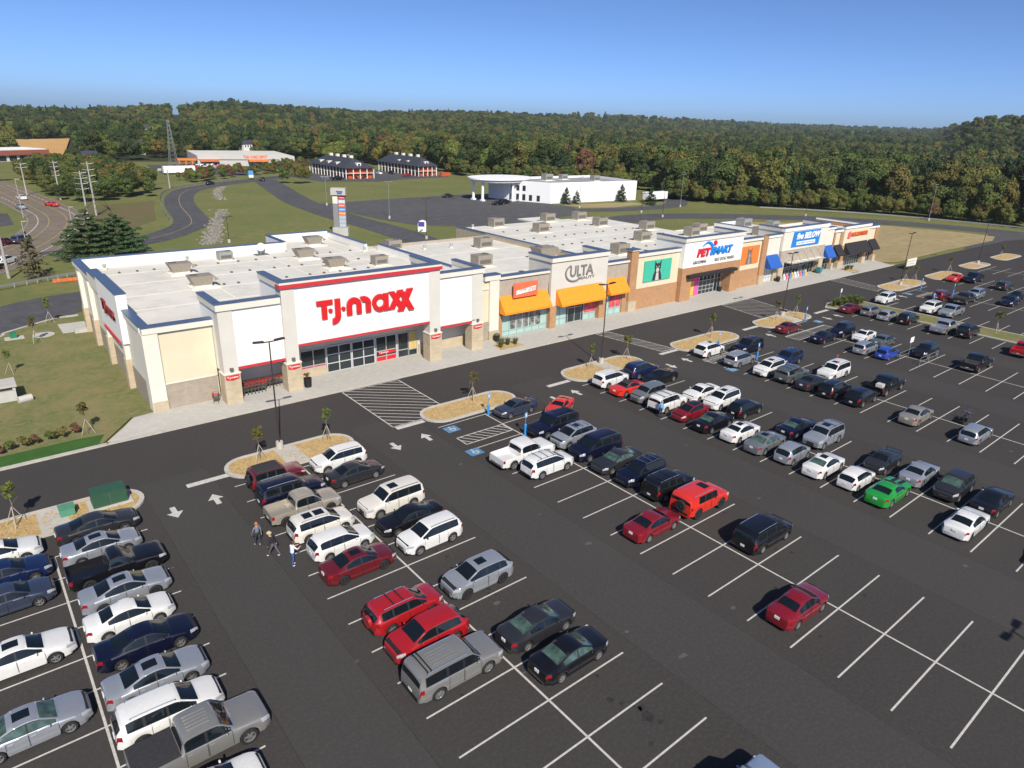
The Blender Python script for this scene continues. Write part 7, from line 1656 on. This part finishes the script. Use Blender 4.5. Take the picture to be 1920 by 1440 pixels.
t = thing('concrete_vault', 'pale concrete inlet box with dark side openings on the lawn', 'inlet box', (1.2, 78.4, .1)); b = MB(); b.box(-.6, 1.9, 77.4, 79.6, .1, 1.15, M_CONC); b.build('lower_wall', t); b = MB(); b.box(-.75, 2.05, 77.25, 79.75, 1.55, 1.75, M_CONC); b.build('lid', t)
for x, y in ((-.5, 77.5), (1.8, 77.5), (-.5, 79.5), (1.8, 79.5)):
    b = MB(); b.box(x - .12, x + .12, y - .12, y + .12, 1.15, 1.55, M_CONC); b.build('corner_post', t)
b = MB(); b.box(-.4, 1.7, 77.6, 79.4, 1.15, 1.54, M_LOUV); b.build('opening', t); b = MB(); b.cyl((.5, 78.5, 1.75), (.5, 78.5, 1.78), .32, .32, pm('rusty_lid', (.30, .13, .07), var=.2), 14); b.build('rusty_hatch', t); b = MB(); b.cyl((1.9, 76.6, .35), (3.0, 76.9, .35), .36, .36, M_CONC, 12); b.build('pipe_end', t)
t = thing('stoop', 'small concrete stoop at the rear side door of the red sign store', 'stoop', (10.6, 101, 0)); b = MB(); b.box(8.6, 11.6, 99.5, 104.0, .05, .16, M_CONC); b.build('landing', t); b = MB(); b.box(9.8, 11.6, 98.6, 99.4, .05, .55, M_CONC); b.build('step', t)
# access signs on blue posts
M_SIGNB = pm('access_sign_blue', (.10, .32, .62), rough=.4, var=.05); M_POSTB = pm('blue_post_sleeve', (.03, .26, .68), rough=.45, var=.05)
for x, y, lab in ((37.4, 48.6, 'blue sleeved access sign in front of the slate winged sedan'), (37.4, 43.0, 'blue sleeved access sign in front of the large navy SUV'), (74.8, 48.5, 'blue sleeved access sign behind the sunroofed white crossover'), (75.0, 42.9, 'blue sleeved access sign between silver crossover and white SUV'), (97.6, 49.1, 'blue sleeved access sign beside the dark red sedan'), (137.0, 48.3, 'blue sleeved access sign beside the far lamp island'), (137.2, 43.0, 'blue sleeved access sign near the dark red SUV')):
    t = thing('access_sign', lab, 'sign', (x, y, 0)); b = MB(); b.cyl((x, y, 0), (x, y, 1.05), .12, .12, M_POSTB, 12); b.blob((x, y, 1.05), (.12, .12, .06), M_POSTB, 10, 4); b.build('post_sleeve', t); b = MB(); b.cyl((x, y, 1.05), (x, y, 2.25), .03, .03, M_STEEL, 6); b.build('post', t)
    s = MB(); s.box(x - .16, x + .16, y - .05, y - .03, 1.75, 2.25, M_SIGNB); s = s.build('sign_plate', t); b = MB(); b.box(x - .05, x + .05, y - .056, y - .0505, 1.85, 2.1, M_WHITE); b.blob((x, y - .055, 2.15), (.04, .006, .04), M_WHITE, 8, 4); b.build('wheelchair_symbol', s)
t = thing('access_sign', 'grey posted sign among the tall median grasses', 'sign', (112.9, 51.6, 0)); b = MB(); b.cyl((112.9, 51.6, 0), (112.9, 51.6, 2.6), .05, .05, M_STEEL, 6); b.build('post', t); b = MB(); b.box(112.7, 113.1, 51.53, 51.56, 2.0, 2.6, M_WHITE); b.build('sign_plate', t)
t = thing('board_sign', 'wide pale board on two posts beyond the shoe store', 'sign', (158, 58.5, 0)); b = MB(); b.box(155.2, 159.8, 58.5, 58.6, .6, 2.2, M_PALE); s = b.build('sign_board', t); b = MB(); b.box(155.7, 159.3, 58.49, 58.499, 1.55, 1.75, M_CONC); b.box(156.2, 158.8, 58.49, 58.499, 1.0, 1.2, M_CONC); b.build('faded_print', s)
for x in (155.5, 159.5):
    b = MB(); b.box(x - .08, x + .08, 58.61, 58.75, 0, 2.1, M_BARKP); b.build('post', t)
# bins
def trash_bin(x, y, lab):
    t = thing('trash_bin', lab, 'trash bin', (x, y, .13)); b = MB(); b.cyl((x, y, .13), (x, y, 1.0), .32, .40, M_BLACK, 14); b.build('bin', t); b = MB(); b.cyl((x, y, 1.0), (x, y, 1.06), .42, .42, M_LOUV, 14); b.blob((x, y, 1.1), (.3, .3, .16), M_LOUV, 10, 4); b.build('rim', t)
    for i in range(10):
        pass
trash_bin(52.4, 66.6, 'black trash bin beside the beauty store left pier'); trash_bin(102.6, 67.9, 'black trash bin right of the pet store doors'); trash_bin(119.2, 66.6, 'black trash bin under the left blue awning')
t = thing('planter', 'black planter with a red leafed plant beside the store entrance column', 'planter', (26.1, 65.1, .13)); b = MB(); b.cyl((26.1, 65.1, .13), (26.1, 65.1, 1.1), .36, .42, M_BLACK, 14); b.build('pot', t); new_obj('plant', crown_mesh(5, .35, .45, .3, 6, 160, .07, LEAF['rust'], -.2), t, (0, 0, .95))
# carts in the alcove
def cart_mesh():
    b = MB(); w = M_LOUV
    for z in (.45, .6, .75, .95):
        k = .24 + (z - .45) * .1; 
        for sy in (-1, 1): b.box(-.4, .42, sy * k - .012, sy * k + .012, z - .012, z + .012, w)
        b.box(-.41, -.39, -k, k, z - .012, z + .012, w); b.box(.41, .43, -k, k, z - .012, z + .012, w)
    for i in range(7):
        x = -.38 + i * .13
        for sy in (-1, 1): b.box(x - .008, x + .008, sy * .25 - .01, sy * .25 + .01, .45, .95, w)
        b.box(x - .008, x + .008, -.24, .24, .44, .452, w)
    for sx in (-.35, .35):
        for sy in (-1, 1): b.box(sx - .015, sx + .015, sy * .22 - .015, sy * .22 + .015, .1, .45, w)
    return b.mesh('basket')
bk = cart_mesh(); b = MB(); b.cyl((-.5, -.28, 1.02), (-.5, .28, 1.02), .03, .03, M_RED, 8); b.box(-.5, -.4, -.27, -.24, .95, 1.02, M_RED); b.box(-.5, -.4, .24, .27, .95, 1.02, M_RED); hb_ = b.mesh('handle'); b = MB(); [b.box(-.42, .44, e - .012, e + .012, .95, .975, M_RED) for e in (-.27, .27)]; b.box(-.34, .36, -.2, .2, .47, .49, M_LOUV); rb_ = b.mesh('rim')
b = MB(); b.cyl((0, -.02, .06), (0, .02, .06), .06, .06, M_TYRE, 8); wh_ = b.mesh('caster')
def cart(x, y, rz, lab):
    t = thing('shopping_cart', lab, 'shopping cart', (x, y, .13), 'shopping carts', rz); new_obj('basket', bk, t); new_obj('handle', hb_, t); new_obj('rim', rb_, t)
    for sx in (-.35, .35):
        for sy in (-.22, .22): new_obj('caster', wh_, t, (sx, sy, 0))
for i in range(12): cart(19.9 + i * .36, 67.3, math.pi, 'red handled shopping cart nested in the back row of the alcove')
for i in range(6): cart(19.9 + i * .36, 66.5, math.pi, 'red handled shopping cart nested in the front row of the alcove')
cart(17.1, 66.2, 1.2, 'red handled shopping cart left outside the alcove column')
t = thing('stock_cart', 'teal stock cart by the right pier of the blue sign store', 'cart', (134.0, 66.4, .13)); b = MB(); b.box(133.6, 134.4, 66.0, 66.9, .4, 1.3, pm('teal_plastic', (.04, .22, .26), var=.15)); b.build('tub', t)
for x in (133.7, 134.3):
    b = MB(); b.cyl((x, 66.2, .13), (x, 66.2, .4), .05, .05, M_TYRE, 6); b.cyl((x, 66.7, .13), (x, 66.7, .4), .05, .05, M_TYRE, 6); b.build('caster', t)
# cart corral
t = thing('cart_corral', 'steel pipe cart corral with sign beside the blue hatchback', 'cart corral', (93.2, 31.2, 0))
for y in (29.95, 32.4):
    b = MB()
    for z in (.45, .95): b.cyl((90.6, y, z), (96.0, y, z), .03, .03, M_STEEL, 6)
    for x in (90.6, 93.3, 96.0): b.cyl((x, y, 0), (x, y, .97), .03, .03, M_STEEL, 6)
    b.build('side_rail', t)
b = MB(); b.cyl((96.0, 29.95, .95), (96.0, 32.4, .95), .03, .03, M_STEEL, 6); b.build('end_rail', t); b = MB(); b.cyl((93.3, 32.4, .9), (93.3, 32.4, 2.6), .03, .03, M_STEEL, 6); b.build('sign_post', t); b = MB(); b.box(92.8, 93.8, 32.36, 32.39, 1.9, 2.6, M_WHITE); b.build('sign_plate', t)
# motorcycle
t = thing('motorcycle', 'black touring motorcycle with pale windscreen beside the silver wagon', 'motorcycle', (75.6, 19.6, 0), None, .1)
for x in (-.75, .75):
    b = MB(); n = 16; pts = []
    for i in range(n):
        a = 2 * math.pi * i / n
        for r_, y_ in ((.20, -.05), (.31, -.06), (.33, 0), (.31, .06), (.20, .05)): pts.append((x + r_ * math.cos(a), y_, .33 + r_ * math.sin(a)))
    b.poly(pts, [(i * 5 + j, ((i + 1) % n) * 5 + j, ((i + 1) % n) * 5 + j + 1, i * 5 + j + 1) for i in range(n) for j in range(4)], M_TYRE); b.cyl((x, -.03, .33), (x, .03, .33), .19, .19, M_CHROME, 10); new_obj('wheel', b.mesh('wheel'), t)
b = MB(); b.blob((.1, 0, .85), (.42, .17, .16), PAINT['black'], 10, 6); new_obj('fuel_tank', b.mesh('fuel_tank', True), t); b = MB(); b.blob((-.45, 0, .80), (.48, .18, .10), M_BLACK, 10, 6); new_obj('seat', b.mesh('seat', True), t); b = MB(); b.blob((.05, 0, .45), (.36, .18, .22), M_CHROME, 8, 6); new_obj('engine', b.mesh('engine', True), t)
b = MB(); b.cyl((.75, .08, .33), (.48, .08, 1.0), .03, .03, M_CHROME, 6); b.cyl((.75, -.08, .33), (.48, -.08, 1.0), .03, .03, M_CHROME, 6); new_obj('fork', b.mesh('fork'), t); b = MB(); b.cyl((.35, -.42, 1.08), (.48, 0, 1.02), .02, .02, M_CHROME, 6); b.cyl((.35, .42, 1.08), (.48, 0, 1.02), .02, .02, M_CHROME, 6); new_obj('handlebar', b.mesh('handlebar'), t)
b = MB(); b.poly([(.62, -.24, .98), (.62, .24, .98), (.42, .18, 1.42), (.42, -.18, 1.42)], [(0, 1, 2, 3)], M_HEAD); new_obj('windscreen', b.mesh('windscreen'), t); b = MB(); b.blob((.70, 0, .92), (.1, .14, .13), M_HEAD, 8, 5); new_obj('headlight', b.mesh('headlight', True), t)
for sy in (-1, 1): b = MB(); b.box(-1.0, -.5, sy * .2 - .1, sy * .2 + .1, .42, .74, PAINT['black']); new_obj('saddlebag', b.mesh('saddlebag'), t)

# ------------------------------------------------------------------ far cars
FAR = [('sedan', 'charcoal', 142.9, 212.2, .2, 'dark sedan alone on the old lot near the portico'), ('sedan', 'black', 146.1, 186.6, .1, 'black car parked on the old lot by another black car'), ('crossover', 'black', 150.2, 188.4, .1, 'black SUV tucked behind a black sedan on the old lot'),
       ('coupe', 'brightred', 24.4, 237.0, 2.0, 'bright red car driving round the highway bend'), ('sedan', 'white', 19.1, 257, 1.8, 'white car far along the highway'), ('sedan', 'silver', 16.8, 234, 1.7, 'pale car on the inner lane of the bend'), ('sedan', 'maroon', 8.4, 173.6, .9, 'dark red car waiting on the highway behind the blue one'), ('crossover', 'steel', 11.4, 174.9, .9, 'slate blue car under the short street lamp'),
       ('wagon', 'white', 7.0, 152.4, .9, 'white wagon on the near side of the highway'), ('sedan', 'black', 4.6, 147.0, .9, 'black car behind the white wagon on the highway'), ('sedan', 'red', 8.6, 221, .2, 'red car parked on the walled lot inside the bend'), ('sedan', 'white', 7.6, 209, .2, 'white car parked on the walled lot inside the bend'),
       ('sedan', 'black', 82.0, 284.6, .9, 'black sedan driving along the curved drive'), ('crossover', 'black', 105.4, 294.0, 1.4, 'black SUV at the blue sign where the drives meet'), ('sedan', 'silver', 135.6, 298.6, .1, 'silver car parked beside the first motel'), ('crewcab', 'black', 136.4, 288.4, .1, 'black pickup parked beside the first motel'), ('sedan', 'white', 169, 311, 1.5, 'white car between the motels'), ('crossover', 'navy', 176.4, 312, 1.5, 'navy SUV before the second motel'), ('sedan', 'red', 176.2, 296.5, .2, 'red car before the second motel')]
for kind, colour, x, y, rz, lab in FAR: add_car(kind, colour, x, y, 1, lab, group='cars beyond the stores', rz=rz, z=-.03)
b = MB(); b.box(-2.2, 2.2, -.85, .85, .25, .85, PAINT['white']); b.poly([(-1.5, -.8, .85), (1.0, -.8, .85), (1.0, .8, .85), (-1.5, .8, .85), (-1.1, -.65, 1.4), (.4, -.65, 1.4), (.4, .65, 1.4), (-1.1, .65, 1.4)], [(0, 1, 5, 4), (1, 2, 6, 5), (2, 3, 7, 6), (3, 0, 4, 7), (4, 5, 6, 7)], PAINT['white'])
for sx in (-1.35, 1.35):
    for sy in (-.8, .8): b.cyl((sx, sy - .1, .32), (sx, sy + .1, .32), .32, .32, M_TYRE, 8)
fm = b.mesh('distant_car'); cl = ['white', 'silver', 'black', 'red', 'charcoal', 'navy', 'tan', 'maroon', 'grey', 'white']
for i in range(46):
    r_ = i // 12; c_ = i % 12; x = 80 + c_ * 2.7 + r_ * 4.2 + rng.uniform(-.3, .3); y = 352 + r_ * 7.2 + c_ * 1.0 - c_ * .2
    k = rng.choice(cl); o = new_obj('distant_car', fm, None, (x, y, -.04), 1.2); sl = o.material_slots[0]; sl.link = 'OBJECT'; sl.material = PAINT[k]
    tag(o, CWORD.get(k, k) + ' car in the crowded lot of the far orange store', 'car', CWORD.get(k, k) + ' cars in the far store lot')
t = thing('box_trailer', 'long white trailer at the edge of the far orange store lot', 'trailer', (84, 338, 0)); b = MB(); b.box(78, 91, 335.5, 338, .6, 3.4, M_HALL); b.build('cargo_box', t); b = MB(); b.box(78.5, 90.5, 335.7, 337.8, 0, .6, M_BLACK); b.build('chassis', t)
t = thing('pole_sign', 'square orange sign with white mark on a post by the highway', 'sign', (17, 318, 0)); b = MB(); b.cyl((17, 318, 0), (17, 318, 6), .2, .2, M_LOUV, 6); b.build('post', t); b = MB(); b.box(14.8, 19.2, 317.8, 318.2, 6, 10.2, M_HDO); s = b.build('sign_board', t); b = MB(); b.box(16.2, 17.8, 317.74, 317.79, 7.3, 8.9, M_WHITE, .78); b.build('white_mark', s)
t = thing('roadside_sign', 'small blue and white sign where the two drives meet', 'sign', (103.6, 301.5, 0)); b = MB(); b.box(102.6, 104.6, 301.3, 301.5, .8, 3.6, M_SIGNB); b.build('sign_board', t); b = MB(); b.box(102.65, 104.55, 301.2, 301.29, .8, 1.8, M_WHITE); b.build('white_panel', t)
# machine on the dirt behind the shoe store
t = thing('skid_loader', 'small red and white loader parked behind the shoe store', 'loader', (183, 93, .03), None, .4)
b = MB(); b.box(-1.6, 1.0, -.8, .8, .5, 1.5, M_RED); new_obj('body', b.mesh('body'), t)
b = MB(); b.box(-.9, .5, -.7, .7, 1.5, 2.4, M_HALL); new_obj('cab', b.mesh('cab'), t)
b = MB(); b.box(1.0, 1.7, -.9, .9, .2, .9, M_LOUV); new_obj('bucket', b.mesh('bucket'), t)
for sx in (-1.0, .6):
    for sy in (-.95, .95):
        b = MB(); b.cyl((sx, sy - .15, .45), (sx, sy + .15, .45), .45, .45, M_TYRE, 12); new_obj('wheel', b.mesh('wheel'), t)
# ------------------------------------------------------------------ people
M_SKIN = pm('skin', (.50, .30, .21), rough=.6, var=.06)
def person(x, y, rz, label, shirt, trousers, shoes, hair, stride=.18, arm=(.15, -.15), bend=0.0, hat=None, short_sleeve=False, z=0.0, s=1.0, reach=False, bag=None):
    t = thing('person', label, 'person', (x, y, z), None, rz); t.scale = (s, s, s)
    V = []; E = []; Rr = []; K = []
    def v(p, r, par=None, k='shirt'):
        V.append(Vector(p)); Rr.append(r); K.append(k)
        if par is not None: E.append((par, len(V) - 1))
        return len(V) - 1
    B = bend
    pel = v((0, 0, .96), (.15, .12), None, 'trousers'); sp = v((.03 * B, 0, 1.12), (.145, .11), pel); ch = v((.12 * B, 0, 1.32), (.17, .12), sp); nk = v((.2 * B, 0, 1.50), (.06, .06), ch, 'skin'); hb = v((.22 * B + .02, 0, 1.58), (.08, .085), nk, 'skin'); hd_ = v((.24 * B + .02, 0, 1.67), (.085, .10), hb, 'skin'); v((.24 * B + .01, 0, 1.74), (.07, .08), hd_, 'skin')
    for sd, st, am in ((1, stride, arm[0]), (-1, -stride, arm[1])):
        hp = v((0, sd * .095, .90), (.10, .10), pel, 'trousers'); kn = v((st * .6 + .04, sd * .10, .50), (.066, .07), hp, 'trousers'); an = v((st * 1.15 - (.05 if st < 0 else 0), sd * .10, .10), (.045, .05), kn, 'trousers'); he = v((st * 1.15 + .03, sd * .10, .045), (.042, .04), an, 'shoes'); v((st * 1.15 + .17, sd * .11, .035), (.034, .03), he, 'shoes')
        sh = v((.1 * B, sd * .19, 1.43), (.07, .07), ch)
        if reach: el = v((.18 + .1 * B, sd * .24, 1.2), (.05, .05), sh); wr = v((.42 + .1 * B, sd * .17, 1.22), (.034, .034), el, 'skin')
        else: el = v((am * .5 + .02, sd * .25, 1.14), (.05, .05), sh, 'skin' if False else 'shirt'); wr = v((am + .08, sd * .25, .90), (.034, .036), el, 'skin' if short_sleeve else 'shirt')
        d = (V[wr] - V[el]).normalized(); pa = v(V[wr] + d * .06, (.036, .022), wr, 'skin'); sidev = Vector((1, 0, 0)) if not reach else Vector((0, 1, 0))
        for i, ln in enumerate((.065, .075, .07, .055)):
            o = sidev * (.024 * (1.5 - i)); f1 = v(V[pa] + d * .045 + o, (.010, .010), pa, 'skin'); v(V[f1] + d * ln * .6 + Vector((0, -sd * .012, 0)), (.008, .008), f1, 'skin')
        th = v(V[pa] + sidev * .045 + d * .01, (.011, .011), pa, 'skin'); v(V[th] + sidev * .02 + d * .035, (.009, .009), th, 'skin')
    me = bpy.data.meshes.new('body'); me.from_pydata([tuple(p) for p in V], E, []); o = bpy.data.objects.new('body', me); COL.objects.link(o)
    md = o.modifiers.new('skin', 'SKIN'); md.use_smooth_shade = True
    for i, sv in enumerate(me.skin_vertices[0].data): sv.radius = Rr[i]; sv.use_root = (i == 0)
    o.modifiers.new('sub', 'SUBSURF').levels = 1; o.modifiers['sub'].render_levels = 1
    bpy.context.view_layer.update(); m2 = bpy.data.meshes.new_from_object(o.evaluated_get(bpy.context.evaluated_depsgraph_get())); bpy.data.objects.remove(o); m2.name = 'body'
    mats = {'shirt': shirt, 'trousers': trousers, 'shoes': shoes, 'skin': M_SKIN}; order = list(mats); m2.materials.clear()
    for k in order: m2.materials.append(mats[k])
    for p in m2.polygons:
        c = p.center; best = (9, 'shirt')
        for i, q in enumerate(V):
            dd_ = (c - q).length - max(Rr[i]) * .8
            if dd_ < best[0]: best = (dd_, K[i])
        if best[1] == 'shirt' and c.z < .97: best = (0, 'trousers') if abs(c.y) < .2 else best
        p.material_index = order.index(best[1]); p.use_smooth = True
    new_obj('body', m2, t); hx = .24 * B + .02
    b = MB(); b.blob((hx - .02, 0, 1.70), (.105, .10, .10), hair, 10, 7); b.box(hx - .11, hx - .02, -.08, .08, 1.58, 1.68, hair); new_obj('hair', b.mesh('hair', True, sharp=60), t)
    b = MB(); b.blob((hx + .105, 0, 1.645), (.022, .016, .022), M_SKIN, 6, 4); new_obj('nose', b.mesh('nose', True), t)
    for sd in (1, -1):
        b = MB(); b.blob((hx + .088, sd * .035, 1.675), (.012, .014, .01), M_BLACK, 6, 4); new_obj('eye', b.mesh('eye'), t); b = MB(); b.blob((hx, sd * .10, 1.65), (.02, .012, .03), M_SKIN, 6, 4); new_obj('ear', b.mesh('ear'), t)
    b = MB(); b.box(hx + .08, hx + .098, -.025, .025, 1.598, 1.606, pm('lips', (.36, .14, .12), var=.05)); new_obj('mouth', b.mesh('mouth'), t)
    if hat:
        b = MB(); b.cyl((hx - .01, 0, 1.735), (hx - .01, 0, 1.75), .17, .16, hat, 14); b.cyl((hx - .01, 0, 1.75), (hx - .01, 0, 1.83), .10, .085, hat, 12); new_obj('hat', b.mesh('hat'), t)
    if bag:
        b = MB(); b.blob((.0, -.30, .95), (.16, .07, .17), bag, 8, 6); b.cyl((0, -.28, 1.08), (.02, -.16, 1.45), .012, .012, bag, 5); new_obj('shoulder_bag', b.mesh('shoulder_bag'), t)
    return t
def cloth(n, c): return pm('cloth_' + n, c, rough=.9, var=.12, scale=6)
person(11.8, 40.2, math.radians(105), 'person in grey sweater and dark trousers with ginger hair walking away', cloth('grey', (.16, .18, .22)), cloth('dark', (.035, .04, .05)), cloth('white', (.7, .7, .7)), cloth('ginger', (.45, .16, .06)), .12)
person(12.2, 38.4, math.radians(130), 'person in black top and straw hat with dark shoulder bag and white shoes', cloth('black', (.02, .02, .024)), cloth('greytrouser', (.10, .10, .12)), cloth('white', (.7, .7, .7)), cloth('blond', (.50, .40, .22)), .28, bend=.9, hat=cloth('straw', (.52, .45, .26)), bag=cloth('black', (.02, .02, .024)))
person(12.75, 36.7, math.radians(15), 'person in white shirt and blue jeans leaning at the white hatchback tail', cloth('whiteshirt', (.72, .74, .80)), cloth('jeans', (.05, .09, .22)), cloth('white', (.7, .7, .7)), cloth('brown', (.10, .05, .03)), .08, reach=True, bend=.7)
person(50.9, 38.3, math.radians(80), 'man in light blue shirt and dark jeans behind the white rack SUV', cloth('skyblue', (.13, .38, .66)), cloth('darkjeans', (.025, .04, .10)), cloth('blackshoe', (.03, .03, .03)), cloth('grey_hair', (.35, .33, .30)), .06, short_sleeve=True, s=1.03)
person(128.9, 43.1, math.radians(5), 'person in pale blue clothes standing behind the dark red SUV', cloth('paleblue', (.22, .38, .66)), cloth('lightjeans', (.20, .30, .46)), cloth('white', (.7, .7, .7)), cloth('brown', (.10, .05, .03)), .05, reach=True)

# ------------------------------------------------------------------ air
b = MB(); b.box(-4700, 4700, -4700, 4700, -60, 95, pm('haze_air', (.8, .85, .9), var=0))
hz = b.build('haze'); tag(hz, kind='stuff')
hm_ = MATS['haze_air']; nt = hm_.node_tree; nt.nodes.clear(); ou = nt.nodes.new('ShaderNodeOutputMaterial'); vo = nt.nodes.new('ShaderNodeVolumePrincipled')
vo.inputs['Color'].default_value = (.70, .84, .95, 1); vo.inputs['Density'].default_value = 0.00008; vo.inputs['Anisotropy'].default_value = 0.2
nt.links.new(vo.outputs['Volume'], ou.inputs['Volume'])
